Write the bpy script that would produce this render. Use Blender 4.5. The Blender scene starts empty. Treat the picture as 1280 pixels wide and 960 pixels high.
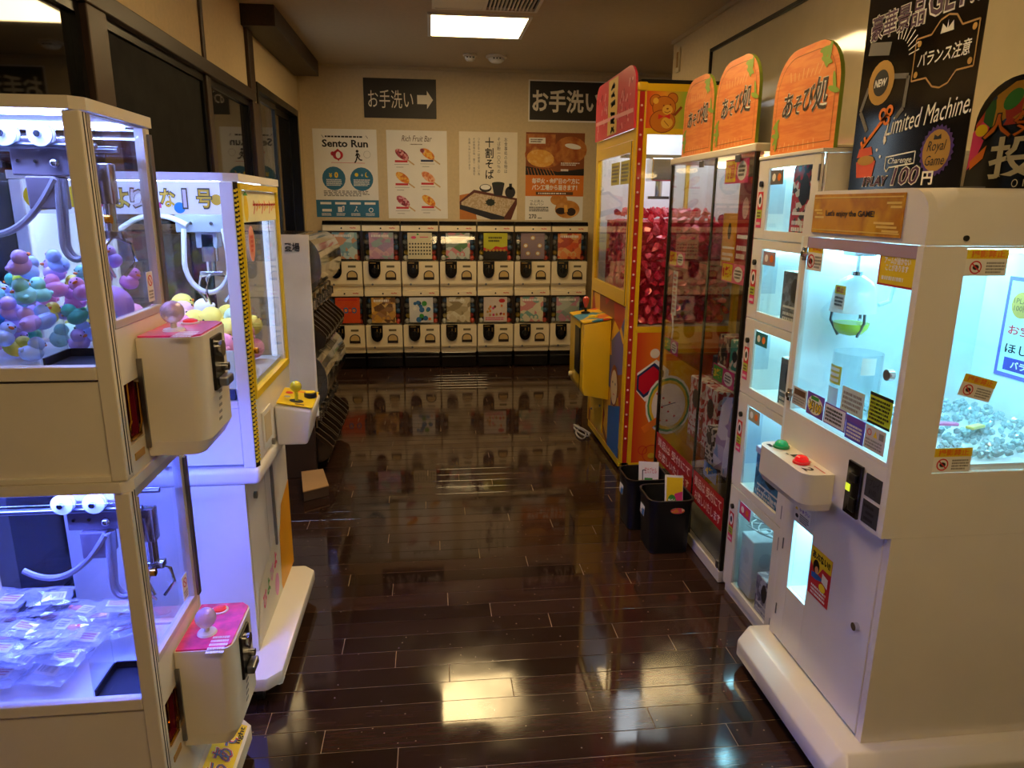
import bpy, bmesh, math, random
from mathutils import Vector, Matrix, Euler
random.seed(7)
S = bpy.context.scene
C = S.collection
PI = math.pi
# ------------------------------------------------------------------ camera
CAM_H, PITCH, YAW, ROLL = 1.42, math.radians(14.1), math.radians(6.5), math.radians(0.5)
def make_camera():
    cy, sy, cp, sp = math.cos(YAW), math.sin(YAW), math.cos(PITCH), math.sin(PITCH)
    fwd = Vector((sy*cp, cy*cp, -sp)); right = Vector((cy, -sy, 0)); up = right.cross(fwd)
    c, s = math.cos(ROLL), math.sin(ROLL)
    r2, u2 = c*right + s*up, -s*right + c*up
    cd = bpy.data.cameras.new('camera'); o = bpy.data.objects.new('camera', cd); C.objects.link(o)
    cd.sensor_width = 36.0; cd.lens = 885/1280*36.0; cd.clip_start = 0.02; cd.clip_end = 100
    m = Matrix(((r2.x, u2.x, -fwd.x, 0), (r2.y, u2.y, -fwd.y, 0), (r2.z, u2.z, -fwd.z, CAM_H), (0, 0, 0, 1)))
    o.matrix_world = m; S.camera = o
make_camera()
# ------------------------------------------------------------------ world and exposure
W = bpy.data.worlds.new('world'); S.world = W; W.use_nodes = True
W.node_tree.nodes['Background'].inputs[0].default_value = (0.72, 0.86, 1.0, 1)
W.node_tree.nodes['Background'].inputs[1].default_value = 1.6
S.view_settings.view_transform = 'Standard'; S.view_settings.look = 'None'
S.view_settings.gamma = 1.0; S.view_settings.use_curve_mapping = False
S.view_settings.exposure = 0.22
S.cycles.transparent_max_bounces = 40
S.cycles.max_bounces = 9; S.cycles.diffuse_bounces = 4; S.cycles.glossy_bounces = 4; S.cycles.transmission_bounces = 6
WARM = (1.0, 0.70, 0.32)
LAMP_STR = 18.5          # ceiling panels
LED_A = (0.20, 0.30, 1.0); LED_A_STR = 120.0; LED_A2 = (0.08, 0.13, 1.0); LED_A2_STR = 240.0
LED_B = (0.45, 0.60, 1.0); LED_B_STR = 95.0
LED_L = (0.24, 0.72, 1.0); LED_L_STR = 85.0
LED_K = (0.34, 0.80, 1.0); LED_K_STR = 80.0
# ------------------------------------------------------------------ helpers
def lin(h):
    h = h.lstrip('#'); v = [int(h[i:i+2], 16)/255 for i in (0, 2, 4)]
    return tuple((c/12.92 if c <= .04045 else ((c+.055)/1.055)**2.4) for c in v) + (1,)
MATS = {}
def mat(name, col='#808080', rough=.5, metal=0, emit=None, estr=0, var=.06, scale=9, bump=0, bscale=60, coat=0, spec=.5, rnd=0, alpha=1, stretch=None, trans=0):
    if name in MATS: return MATS[name]
    m = bpy.data.materials.new(name); m.use_nodes = True; MATS[name] = m
    nt = m.node_tree; N = nt.nodes; L = nt.links; p = N['Principled BSDF']
    c = lin(col) if isinstance(col, str) else tuple(col)+(1,)
    tc = N.new('ShaderNodeTexCoord'); src = tc.outputs['Object']
    if stretch:
        mp = N.new('ShaderNodeMapping'); mp.inputs['Scale'].default_value = stretch; L.new(src, mp.inputs[0]); src = mp.outputs[0]
    nz = N.new('ShaderNodeTexNoise'); nz.inputs['Scale'].default_value = scale; nz.inputs['Detail'].default_value = 4; L.new(src, nz.inputs['Vector'])
    mr = N.new('ShaderNodeMapRange'); mr.inputs[1].default_value = .3; mr.inputs[2].default_value = .7
    mr.inputs[3].default_value = 1-var; mr.inputs[4].default_value = 1+var; L.new(nz.outputs[0], mr.inputs[0])
    fac = mr.outputs[0]
    if rnd:
        oi = N.new('ShaderNodeObjectInfo'); r2 = N.new('ShaderNodeMapRange'); r2.inputs[3].default_value = 1-rnd; r2.inputs[4].default_value = 1+rnd
        L.new(oi.outputs['Random'], r2.inputs[0]); mm = N.new('ShaderNodeMath'); mm.operation = 'MULTIPLY'
        L.new(fac, mm.inputs[0]); L.new(r2.outputs[0], mm.inputs[1]); fac = mm.outputs[0]
    mx = N.new('ShaderNodeVectorMath'); mx.operation = 'SCALE'; mx.inputs[0].default_value = c[:3]; L.new(fac, mx.inputs['Scale'])
    L.new(mx.outputs[0], p.inputs['Base Color'])
    rr = N.new('ShaderNodeMapRange'); rr.inputs[3].default_value = max(.02, rough*.85); rr.inputs[4].default_value = min(1, rough*1.15); L.new(nz.outputs[0], rr.inputs[0]); L.new(rr.outputs[0], p.inputs['Roughness'])
    p.inputs['Metallic'].default_value = metal; p.inputs['Specular IOR Level'].default_value = spec
    p.inputs['Coat Weight'].default_value = coat; p.inputs['Coat Roughness'].default_value = .08
    p.inputs['Alpha'].default_value = alpha; p.inputs['Transmission Weight'].default_value = trans
    if bump:
        n2 = N.new('ShaderNodeTexNoise'); n2.inputs['Scale'].default_value = bscale; L.new(src, n2.inputs['Vector'])
        b = N.new('ShaderNodeBump'); b.inputs['Strength'].default_value = bump; b.inputs['Distance'].default_value = .004
        L.new(n2.outputs[0], b.inputs['Height']); L.new(b.outputs[0], p.inputs['Normal'])
    if emit:
        p.inputs['Emission Color'].default_value = tuple(emit)+(1,); p.inputs['Emission Strength'].default_value = estr
    return m
def glass(name, tint=(1, 1, 1), refl=1.0, rough=.02, haze=0.0, hcol=(.8, .85, .9)):
    if name in MATS: return MATS[name]
    m = bpy.data.materials.new(name); m.use_nodes = True; MATS[name] = m
    nt = m.node_tree; N = nt.nodes; L = nt.links; N.remove(N['Principled BSDF']); out = N['Material Output']
    g = N.new('ShaderNodeNewGeometry'); d = N.new('ShaderNodeVectorMath'); d.operation = 'DOT_PRODUCT'
    L.new(g.outputs['Normal'], d.inputs[0]); L.new(g.outputs['Incoming'], d.inputs[1])
    def mth(op, a, b=None):
        n = N.new('ShaderNodeMath'); n.operation = op
        for i, v in enumerate((a, b)):
            if v is None: continue
            if isinstance(v, (int, float)): n.inputs[i].default_value = v
            else: L.new(v, n.inputs[i])
        return n.outputs[0]
    ab = mth('ABSOLUTE', d.outputs['Value']); om = mth('SUBTRACT', 1.0, ab); pw = mth('POWER', om, 5.0)
    f = mth('MULTIPLY', mth('ADD', mth('MULTIPLY', pw, .95), .04), refl)
    t = N.new('ShaderNodeBsdfTransparent'); t.inputs[0].default_value = tuple(tint)+(1,)
    gl = N.new('ShaderNodeBsdfGlossy'); gl.inputs['Roughness'].default_value = rough
    mx = N.new('ShaderNodeMixShader'); L.new(f, mx.inputs[0]); base = t.outputs[0]
    if haze:
        tr = N.new('ShaderNodeTexCoord'); nz = N.new('ShaderNodeTexNoise'); nz.inputs['Scale'].default_value = 14; L.new(tr.outputs['Object'], nz.inputs[0])
        df = N.new('ShaderNodeBsdfDiffuse'); df.inputs[0].default_value = tuple(hcol)+(1,)
        hz = N.new('ShaderNodeMixShader'); L.new(mth('MULTIPLY', nz.outputs[0], haze*2), hz.inputs[0]); L.new(t.outputs[0], hz.inputs[1]); L.new(df.outputs[0], hz.inputs[2]); base = hz.outputs[0]
    L.new(base, mx.inputs[1]); L.new(gl.outputs[0], mx.inputs[2]); L.new(mx.outputs[0], out.inputs[0])
    return m
def emat(name, col, st): return mat(name, (.9, .9, .9), .5, emit=col, estr=st, var=.01)
def palette(name, cols, scale=30, rough=.35, kind='voronoi', stretch=(1, 1, 1)):
    """printed picture: cells of a few flat inks"""
    if name in MATS: return MATS[name]
    m = bpy.data.materials.new(name); m.use_nodes = True; MATS[name] = m
    nt = m.node_tree; N = nt.nodes; L = nt.links; p = N['Principled BSDF']; p.inputs['Roughness'].default_value = rough
    tc = N.new('ShaderNodeTexCoord'); mp = N.new('ShaderNodeMapping'); mp.inputs['Scale'].default_value = stretch; L.new(tc.outputs['Object'], mp.inputs[0])
    if kind == 'voronoi':
        t = N.new('ShaderNodeTexVoronoi'); t.inputs['Scale'].default_value = scale; o = t.outputs['Color']
    else:
        t = N.new('ShaderNodeTexNoise'); t.inputs['Scale'].default_value = scale; t.inputs['Detail'].default_value = 5; o = t.outputs[0]
    L.new(mp.outputs[0], t.inputs['Vector'])
    r = N.new('ShaderNodeValToRGB'); r.color_ramp.interpolation = 'CONSTANT' if kind == 'voronoi' else 'LINEAR'
    n = len(cols); lo, hi = (0, 1) if kind == 'voronoi' else (.3, .7)
    e = r.color_ramp.elements
    while len(e) < n: e.new(.5)
    for i, c in enumerate(cols): e[i].position = lo+(hi-lo)*i/(n if kind == 'voronoi' else max(1, n-1)); e[i].color = lin(c)
    L.new(o, r.inputs[0]); L.new(r.outputs[0], p.inputs['Base Color'])
    return m
def pieces(name, mats, parent, boxes, bev=0, smooth=False, **k):
    """alike pieces, each an object of its own"""
    for q in boxes:
        b = MB(); b.box(*q, bev=bev); b.build(name, mats, parent, smooth, **k)
def rootof(o):
    while o.parent: o = o.parent
    return o
class MB:
    def __init__(s): s.bm = bmesh.new()
    def _add(s, b, m=0, mtx=None):
        if mtx: bmesh.ops.transform(b, matrix=mtx, verts=b.verts)
        vs = [s.bm.verts.new(v.co) for v in b.verts]; b.verts.index_update()
        for f in b.faces:
            try:
                nf = s.bm.faces.new([vs[v.index] for v in f.verts]); nf.material_index = m
            except ValueError: pass
        b.free(); return s
    def box(s, x0, x1, y0, y1, z0, z1, bev=0, m=0, seg=2, mtx=None):
        b = bmesh.new(); bmesh.ops.create_cube(b, size=1)
        for v in b.verts: v.co = Vector(((x0+x1)/2+v.co.x*(x1-x0), (y0+y1)/2+v.co.y*(y1-y0), (z0+z1)/2+v.co.z*(z1-z0)))
        if bev: bmesh.ops.bevel(b, geom=b.edges[:], offset=min(bev, .49*min(abs(x1-x0), abs(y1-y0), abs(z1-z0))), segments=seg, affect='EDGES', profile=.5)
        return s._add(b, m, mtx)
    def prism(s, pts, ax, a, b_, m=0, mtx=None):
        """outline in the plane normal to ax (x:(y,z) y:(x,z) z:(x,y)), extruded a..b"""
        f = {'x': lambda p, t: (t, p[0], p[1]), 'y': lambda p, t: (p[0], t, p[1]), 'z': lambda p, t: (p[0], p[1], t)}[ax]
        b = bmesh.new(); A = [b.verts.new(f(p, a)) for p in pts]; B = [b.verts.new(f(p, b_)) for p in pts]; n = len(pts)
        b.faces.new(A[::-1]); b.faces.new(B)
        for i in range(n): b.faces.new((A[i], A[(i+1) % n], B[(i+1) % n], B[i]))
        bmesh.ops.recalc_face_normals(b, faces=b.faces); return s._add(b, m, mtx)
    def cyl(s, c, r, h, ax='z', seg=20, r2=None, m=0):
        b = bmesh.new(); bmesh.ops.create_cone(b, cap_ends=True, segments=seg, radius1=r, radius2=r if r2 is None else r2, depth=h)
        R = {'z': Matrix(), 'x': Matrix.Rotation(PI/2, 4, 'Y'), 'y': Matrix.Rotation(-PI/2, 4, 'X')}[ax]
        return s._add(b, m, Matrix.Translation(c) @ R)
    def ball(s, c, r, seg=16, m=0, rot=None):
        b = bmesh.new(); bmesh.ops.create_uvsphere(b, u_segments=seg, v_segments=max(6, seg//2+2), radius=1)
        r = (r, r, r) if isinstance(r, (int, float)) else r
        M = Matrix.Translation(c)
        if rot: M = M @ Euler(rot).to_matrix().to_4x4()
        return s._add(b, m, M @ Matrix.Diagonal((*r, 1)))
    def lathe(s, prof, c, ax='z', seg=24, m=0):
        b = bmesh.new(); rings = []
        for r, z in prof: rings.append([b.verts.new((r*math.cos(2*PI*i/seg), r*math.sin(2*PI*i/seg), z)) for i in range(seg)])
        for a, d in zip(rings, rings[1:]):
            for i in range(seg): b.faces.new((a[i], a[(i+1) % seg], d[(i+1) % seg], d[i]))
        if prof[0][0] > 1e-6: b.faces.new(rings[0][::-1])
        if prof[-1][0] > 1e-6: b.faces.new(rings[-1])
        bmesh.ops.remove_doubles(b, verts=b.verts, dist=1e-6)
        R = {'z': Matrix(), 'x': Matrix.Rotation(PI/2, 4, 'Y'), 'y': Matrix.Rotation(-PI/2, 4, 'X')}[ax]
        return s._add(b, m, Matrix.Translation(c) @ R)
    def tube(s, path, r, seg=8, m=0, closed=False):
        b = bmesh.new(); P = [Vector(p) for p in path]; rings = []; n = len(P)
        up = Vector((0.12, .31, .94)).normalized()
        for i, p in enumerate(P):
            t = (P[min(i+1, n-1)]-P[max(i-1, 0)]).normalized(); x = t.cross(up)
            if x.length < .05: x = t.cross(Vector((1, 0, 0)))
            x.normalize(); y = t.cross(x)
            rings.append([b.verts.new(p+r*(math.cos(2*PI*k/seg)*x+math.sin(2*PI*k/seg)*y)) for k in range(seg)])
        for a, d in zip(rings, rings[1:]):
            for k in range(seg): b.faces.new((a[k], a[(k+1) % seg], d[(k+1) % seg], d[k]))
        b.faces.new(rings[0][::-1]); b.faces.new(rings[-1])
        return s._add(b, m)
    def face(s, pts, m=0):
        f = s.bm.faces.new([s.bm.verts.new(p) for p in pts]); f.material_index = m; return s
    def build(s, name, mats, parent=None, smooth=False, kind=None, label=None, fix=False):
        if fix: bmesh.ops.recalc_face_normals(s.bm, faces=s.bm.faces)
        off = rootof(parent).location if parent else Vector()
        if off.length: bmesh.ops.translate(s.bm, verts=s.bm.verts, vec=-off)
        me = bpy.data.meshes.new(name); s.bm.to_mesh(me); s.bm.free()
        for m in (mats if isinstance(mats, (list, tuple)) else [mats]): me.materials.append(m)
        if smooth:
            me.polygons.foreach_set('use_smooth', [True]*len(me.polygons)); me.set_sharp_from_angle(angle=math.radians(38))
        o = bpy.data.objects.new(name, me); C.objects.link(o); o.parent = parent
        if kind: o['kind'] = kind
        if label: o['label'] = label
        return o
def tag(o, label, cat, group=None, kind=None):
    o['label'] = label; o['category'] = cat
    if group: o['group'] = group
    if kind: o['kind'] = kind
    return o
def thing(name, label, cat, loc=(0, 0, 0), group=None):
    o = bpy.data.objects.new(name, None); C.objects.link(o); o.location = loc; o.empty_display_size = .05
    return tag(o, label, cat, group)
def struct(o): o['kind'] = 'structure'; return o
def origin_to_base(o):
    """put a mesh thing's origin at the middle of its base"""
    me = o.data; xs = [v.co.x for v in me.vertices]; ys = [v.co.y for v in me.vertices]; zs = [v.co.z for v in me.vertices]
    p = Vector(((min(xs)+max(xs))/2, (min(ys)+max(ys))/2, min(zs)))
    me.transform(Matrix.Translation(-p)); o.location = p; return o
def copy_tree(o, loc=None, parent=None, rot=None):
    c = o.copy(); C.objects.link(c); c.parent = parent
    if loc is not None: c.location = loc
    if rot is not None: c.rotation_euler = rot
    for ch in o.children: copy_tree(ch, parent=c)
    return c
def one(fn, name, mats, parent=None, smooth=False, **k):
    b = MB(); fn(b); return b.build(name, mats, parent, smooth, **k)
_txt = {}
def glyphs(s, bold=0, align='CENTER', shear=0, lh=1.0):
    k = (s, bold, align, shear, lh)
    if k not in _txt:
        c = bpy.data.curves.new('t', 'FONT'); c.body = s; c.align_x = align; c.resolution_u = 2; c.offset = bold; c.shear = shear; c.space_line = lh
        o = bpy.data.objects.new('t', c); C.objects.link(o)
        dg = bpy.context.evaluated_depsgraph_get(); me = bpy.data.meshes.new_from_object(o.evaluated_get(dg))
        V = [v.co.copy() for v in me.vertices]; F = [tuple(p.vertices) for p in me.polygons]
        bpy.data.objects.remove(o); bpy.data.curves.remove(c); bpy.data.meshes.remove(me)
        if V:
            x0, x1 = min(v.x for v in V), max(v.x for v in V); y0, y1 = min(v.y for v in V), max(v.y for v in V)
        else: x0 = x1 = y0 = y1 = 0
        _txt[k] = (V, F, x0, x1, y0, y1)
    return _txt[k]
class Face:
    """a flat rectangle in the place: top-left corner o, unit right r, unit up u, size w x h; (a,b) run 0..1 from top-left"""
    def __init__(s, o, r, u, w, h):
        s.o, s.r, s.u, s.w, s.h = Vector(o), Vector(r).normalized(), Vector(u).normalized(), w, h; s.n = s.r.cross(s.u).normalized()
    def P(s, a, b, d=0): return s.o + s.r*(a*s.w) - s.u*(b*s.h) + s.n*d
    def sub(s, a0, b0, a1, b1, d=.001): return Face(s.P(a0, b0, d), s.r, s.u, (a1-a0)*s.w, (b1-b0)*s.h)
    def poly(s, mb, pts, d=.0008, m=0): mb.face([s.P(a, b, d) for a, b in pts][::-1], m); return s
    def rect(s, mb, a0, b0, a1, b1, d=.0008, m=0): return s.poly(mb, [(a0, b0), (a1, b0), (a1, b1), (a0, b1)], d, m)
    def ell(s, mb, a, b, rx, ry=None, d=.0008, m=0, rot=0, seg=20, a0=0, a1=2*PI):
        """rx, ry in metres"""
        ry = rx if ry is None else ry; p = []
        full = abs(a1-a0-2*PI) < 1e-6
        for i in range(seg if full else seg+1):
            t = a0+(a1-a0)*i/seg; x, y = rx*math.cos(t), ry*math.sin(t)
            x, y = x*math.cos(rot)-y*math.sin(rot), x*math.sin(rot)+y*math.cos(rot); p.append((a+x/s.w, b-y/s.h))
        return s.poly(mb, p, d, m)
    def ring(s, mb, a, b, r0, r1, d=.0008, m=0, seg=24):
        for i in range(seg):
            t, t2 = 2*PI*i/seg, 2*PI*(i+1)/seg
            q = [(a+r*math.cos(x)/s.w, b-r*math.sin(x)/s.h) for r, x in ((r0, t), (r0, t2), (r1, t2), (r1, t))]; s.poly(mb, q[::-1], d, m)
        return s
    def line(s, mb, pts, wd, d=.0008, m=0):
        for (a, b), (a2, b2) in zip(pts, pts[1:]):
            x, y = (a2-a)*s.w, (b2-b)*s.h; l = math.hypot(x, y) or 1; nx, ny = -y/l*wd/2/s.w, x/l*wd/2/s.h
            s.poly(mb, [(a+nx, b+ny), (a2+nx, b2+ny), (a2-nx, b2-ny), (a-nx, b-ny)], d, m)
        return s
    def slab(s, mb, t=.002, m=0, a0=0, b0=0, a1=1, b1=1, d=0):
        q = [(a0, b1), (a1, b1), (a1, b0), (a0, b0)]; B = [s.P(a, b, d) for a, b in q]; F = [s.P(a, b, d+t) for a, b in q]
        mb.face(F, m); mb.face(B[::-1], m)
        for i in range(4): mb.face([B[i], B[(i+1) % 4], F[(i+1) % 4], F[i]], m)
        return s
    def glyph(s, mb, t, a, b, w=None, h=None, d=.0016, m=0, bold=0, shear=0, rot=0, lh=1.0, align='CENTER'):
        """lettering centred at (a,b); w,h as fractions of the face"""
        V, F, x0, x1, y0, y1 = glyphs(t, bold, align, shear, lh)
        if not V: return s
        gw, gh = x1-x0 or 1, y1-y0 or 1
        sx = w*s.w/gw if w else None; sy = h*s.h/gh if h else None
        sx = sx or sy; sy = sy or sx; cx, cy = (x0+x1)/2, (y0+y1)/2; cr, sr = math.cos(rot), math.sin(rot)
        base = s.P(a, b, d); vs = []
        for v in V:
            x, y = (v.x-cx)*sx, (v.y-cy)*sy; vs.append(mb.bm.verts.new(base+s.r*(x*cr-y*sr)+s.u*(x*sr+y*cr)))
        for f in F:
            try: mb.bm.faces.new([vs[i] for i in f]).material_index = m
            except ValueError: pass
        return s
def vert(t): return '\n'.join(t)
def loose_rows(F, mb, a0, b0, a1, b1, n, m=0, d=.0012, seed=0):
    """small print too fine to read: broken strokes in rows"""
    r = random.Random(seed)
    for i in range(n):
        b = b0+(b1-b0)*(i+.5)/n; hh = (b1-b0)/n*.3; a = a0; end = a0+(a1-a0)*(r.uniform(.75, 1) if i == n-1 else r.uniform(.92, 1))
        while a < end:
            w = (a1-a0)*r.uniform(.03, .09); F.rect(mb, a, b-hh, min(a+w, end), b+hh, d, m); a += w+(a1-a0)*r.uniform(.012, .03)
RX, UX = (0, -1, 0), (0, 0, 1)      # a face looking towards -x (right-hand machines)
# common materials
M_CREAM = mat('cream_paint', '#e6dcc8', .38, var=.03, coat=.2)
M_WHITE = mat('white_paint', '#eeeae6', .3, var=.02, coat=.3)
M_WHITE2 = mat('white_plastic', '#e8e6e2', .35, var=.02)
M_BLACK = mat('black_plastic', '#0c0c0d', .3, var=.1)
M_DARK = mat('dark_void', '#050505', .6)
M_CHROME = mat('chrome', '#c8c8cc', .18, 1, var=.05)
M_STEEL = mat('brushed_steel', '#8c8c90', .35, 1, var=.1)
M_PAPER = mat('white_paper', '#f1ede4', .55, var=.02)
M_INK = mat('black_ink', '#15120f', .5)
M_WINK = mat('white_ink', '#f4f0e8', .5, var=.02)
M_RED = mat('red_ink', '#d2262a', .4)
M_PINK = mat('pink_ink', '#e8407e', .4)
M_YEL = mat('yellow_ink', '#f2cf1c', .4)
M_BLUE = mat('blue_ink', '#2a6fae', .45)
M_GREEN = mat('green_ink', '#3f9a3c', .45)
M_ORANGE = mat('orange_ink', '#ee7d22', .45)
M_PURPLE = mat('purple_ink', '#7a4fb0', .45)
M_GREY = mat('grey_ink', '#8a8680', .5)
M_BROWN = mat('brown_ink', '#5a3a20', .5)
M_GOLD = mat('gold_foil', '#c89a4a', .4, .4)
G_PANE = glass('clear_glass', (.97, .985, .98))
G_ACRY = glass('clear_acrylic', (.93, .96, .97), 1.2, .05, .02)
# ================================================================== SETTING
M_WALL = mat('beige_wallpaper', '#d3bf98', .8, var=.05, scale=40, bump=.25, bscale=220)
M_CEIL = mat('ceiling_board', '#c9b592', .85, var=.04, scale=30, bump=.25, bscale=160)
M_WOOD = mat('dark_stained_wood', '#3a2718', .4, var=.3, scale=6, stretch=(14, 14, 1.2), bump=.1)
M_WOODH = mat('dark_stained_rail', '#33261c', .4, var=.3, scale=6, stretch=(14, 1.2, 14))
M_DGLASS = mat('dark_window_glass', '#040405', .03, var=.1, spec=.75)
M_DMATT = mat('matt_black_screen', '#08080a', .7, var=.1, spec=.2)
M_ALU = mat('black_aluminium', '#0d0d0f', .3, .3)
def plank_material():
    m = mat('dark_floorboard', '#33211a', .11, var=.35, scale=7, stretch=(1.2, 16, 16), rnd=.35)
    N = m.node_tree.nodes; L = m.node_tree.links; p = N['Principled BSDF']
    g = N.new('ShaderNodeNewGeometry'); n = N.new('ShaderNodeTexNoise'); n.inputs['Scale'].default_value = 3.2; n.inputs['Detail'].default_value = 6
    L.new(g.outputs['Position'], n.inputs[0])
    r = N.new('ShaderNodeMapRange'); r.inputs[1].default_value = .42; r.inputs[2].default_value = .75; r.inputs[3].default_value = .045; r.inputs[4].default_value = .2
    L.new(n.outputs[0], r.inputs[0]); L.new(r.outputs[0], p.inputs['Roughness'])
    n2 = N.new('ShaderNodeTexNoise'); n2.inputs['Scale'].default_value = 9; L.new(g.outputs['Position'], n2.inputs[0])
    b = N.new('ShaderNodeBump'); b.inputs['Strength'].default_value = .05; b.inputs['Distance'].default_value = .002
    L.new(n2.outputs[0], b.inputs['Height']); L.new(b.outputs[0], p.inputs['Normal'])
    # pale scuffs and specks in the varnish
    v = N.new('ShaderNodeTexVoronoi'); v.inputs['Scale'].default_value = 26; L.new(g.outputs['Position'], v.inputs['Vector'])
    lt = N.new('ShaderNodeMath'); lt.operation = 'LESS_THAN'; lt.inputs[1].default_value = .06; L.new(v.outputs['Distance'], lt.inputs[0])
    src = p.inputs['Base Color'].links[0].from_socket
    mx = N.new('ShaderNodeMix'); mx.data_type = 'RGBA'; L.new(lt.outputs[0], mx.inputs['Factor']); L.new(src, mx.inputs[6]); mx.inputs[7].default_value = lin('#8d7a62')
    L.new(mx.outputs[2], p.inputs['Base Color']); p.inputs['Specular IOR Level'].default_value = .62
    return m
M_PLANK = plank_material()
M_JOINT = mat('dusty_joint', '#9c8868', .8, var=.45, scale=12)
XL, XR, YB, YF, ZC = -1.1, 1.75, 6.6, -2.6, 2.57
floor = struct(one(lambda b: b.box(XL-.1, 3.3, YF-.1, YB+.1, -.06, -.0014), 'floor', M_JOINT))
def planks():
    L0, Wd, gap = .92, .0865, .0022
    b = MB(); b.box(0, 1, 0, Wd-gap, -.012, 0, bev=.0006, seg=1); proto = b.build('plank', M_PLANK, floor)
    first = True; rest = MB(); r = random.Random(3); y = YF; i = 0
    while y < YB-.01:
        off = (-.19*i) % L0 + r.uniform(-.03, .03)
        x = XL-L0+off; hi = 3.2 if y > 5.3 else XR
        while x < hi:
            a, c = max(x, XL), min(x+L0-gap, hi)
            if c-a > .04:
                if .95 < y < 3.75:
                    o = proto if first else proto.copy()
                    if not first: C.objects.link(o)
                    first = False; o.parent = floor; o.location = (a, y, r.uniform(-.0003, .0003)); o.scale = (c-a, 1, 1)
                else: rest.box(a, c, y, min(y+Wd-gap, YB), -.012, 0, bev=.0008, seg=1)
            x += L0
        y += Wd; i += 1
    o = rest.build('plank_rows', M_PLANK, floor, kind='stuff')
planks()
# left wall: rail, posts, plaster, dark glass bays, window at the back
def wall_left():
    b = MB(); x0 = XL-.12
    b.box(x0, XL, YF, 4.95, 2.07, ZC); b.box(x0, XL, 4.95, YB, 2.18, ZC); b.box(x0, XL, 4.95, YB, 0, .9); b.box(x0, XL, 6.47, YB, .9, 2.18); b.box(x0, XL, 4.95, 5.02, .9, 2.18)
    b.box(x0, XL, YF, 4.95, 0, .25)
    return struct(b.build('wall_left', M_WALL))
wl = wall_left()
one(lambda b: b.box(XL-.1, XL+.035, YF, 4.86, 2.035, 2.10, bev=.004), 'lintel_rail', M_WOODH, wl)
for i, (a, c, t) in enumerate(((2.60, 2.745, .03), (3.885, 3.955, .02), (4.79, 4.95, .03))):
    one(lambda b: b.box(XL-.11, XL+t, a, c, 0, 2.035, bev=.004), 'post', M_WOOD, wl)
    one(lambda b: b.box(XL-.11, XL+.012+.01*(i == 2), a+.02, c-.01, 2.10, ZC-.001, bev=.003), 'post', M_WOOD, wl)
for k, (a, c) in enumerate(((-2.5, -.6), (-.6, 1.2), (1.2, 2.6), (2.745, 3.885), (3.955, 4.79))):
    w = struct(one(lambda b: b.box(XL-.02, XL-.012, a+.001, c-.001, .251, 2.034), 'window_%d' % (k+2), M_DGLASS))
    def fr(b):
        for y in (a, c-.03): b.box(XL-.03, XL+.006, y, y+.03, .25, 2.035)
        b.box(XL-.03, XL+.006, a+.03, c-.03, 2.0, 2.035); b.box(XL-.03, XL+.006, a+.03, c-.03, .25, .29)
    one(fr, 'window_frame', M_ALU, w)
    if k == 3: one(lambda b: b.box(XL-.0115, XL-.006, a+.031, c-.031, 1.45, 1.999), 'blind', M_DMATT, w)
def window_back():
    a, c, z0, z1 = 5.02, 6.47, .9, 2.18
    def fr(b):
        for y in (a, c-.045): b.box(XL-.1, XL+.012, y, y+.045, z0, z1)
        b.box(XL-.1, XL+.012, a+.045, c-.045, z1-.05, z1); b.box(XL-.1, XL+.012, a+.045, c-.045, z0, z0+.05)
    w = struct(one(fr, 'window_1', M_ALU))
    def sash(b):
        for y0, y1, x in ((a+.045, 5.72, XL-.03), (5.64, c-.045, XL-.065)):
            for y in (y0, y1-.05): b.box(x-.02, x+.01, y, y+.05, z0+.05, z1-.05)
            b.box(x-.02, x+.01, y0+.05, y1-.05, z0+.05, z0+.1); b.box(x-.02, x+.01, y0+.05, y1-.05, z1-.09, z1-.05)
    one(sash, 'sash', M_ALU, w)
    one(lambda b: b.box(XL-.035, XL-.031, a+.095, 5.67, z0+.1, z1-.09), 'pane', G_PANE, w)
    one(lambda b: b.box(XL-.07, XL-.066, 5.69, c-.095, z0+.1, z1-.09), 'pane', M_DGLASS, w)
    one(lambda b: b.box(XL-.10, XL-.09, 5.52, c-.045, z0+.05, z1-.05), 'blind', M_BLACK, w)
window_back()
o = struct(one(lambda b: b.box(XL, -.9, 4.75, 6.46, 2.45, ZC-.001, bev=.004), 'trim_1', M_WOODH))
struct(one(lambda b: b.box(XL-.12, 3.3, YB, YB+.1, 0, ZC), 'wall_back', M_WALL))
struct(one(lambda b: b.box(XR, 3.3, YF, 5.33, 0, ZC), 'wall_right', M_WALL))
struct(one(lambda b: b.box(3.2, 3.3, 5.33, YB, 0, ZC), 'wall_passage', M_WALL))
struct(one(lambda b: b.box(XL-.12, 3.3, YF-.1, YF, 0, ZC), 'wall_rear', M_WALL))
struct(one(lambda b: b.box(XL-.12, 3.3, YF-.1, YB+.1, ZC, ZC+.1), 'ceiling', M_CEIL))
M_CORN = mat('cornice_paint', '#cdb990', .7, var=.04)
struct(one(lambda b: b.box(-.9, 3.2, YB-.018, YB, ZC-.025, ZC-.0005), 'trim_2', M_CORN))
struct(one(lambda b: b.box(XR-.018, XR, YF, 5.33, ZC-.025, ZC-.0005), 'trim_3', M_CORN))
struct(one(lambda b: b.box(XL, XL+.012, 6.575, 6.6, .9, 2.4), 'trim_4', M_CORN))
struct(one(lambda b: b.box(XL, 3.2, YB-.012, YB, 0, .08), 'baseboard_back', M_WOODH))
struct(one(lambda b: b.box(XR-.012, XR, YF, 5.33, 0, .08), 'baseboard_right', M_WOODH))
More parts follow.
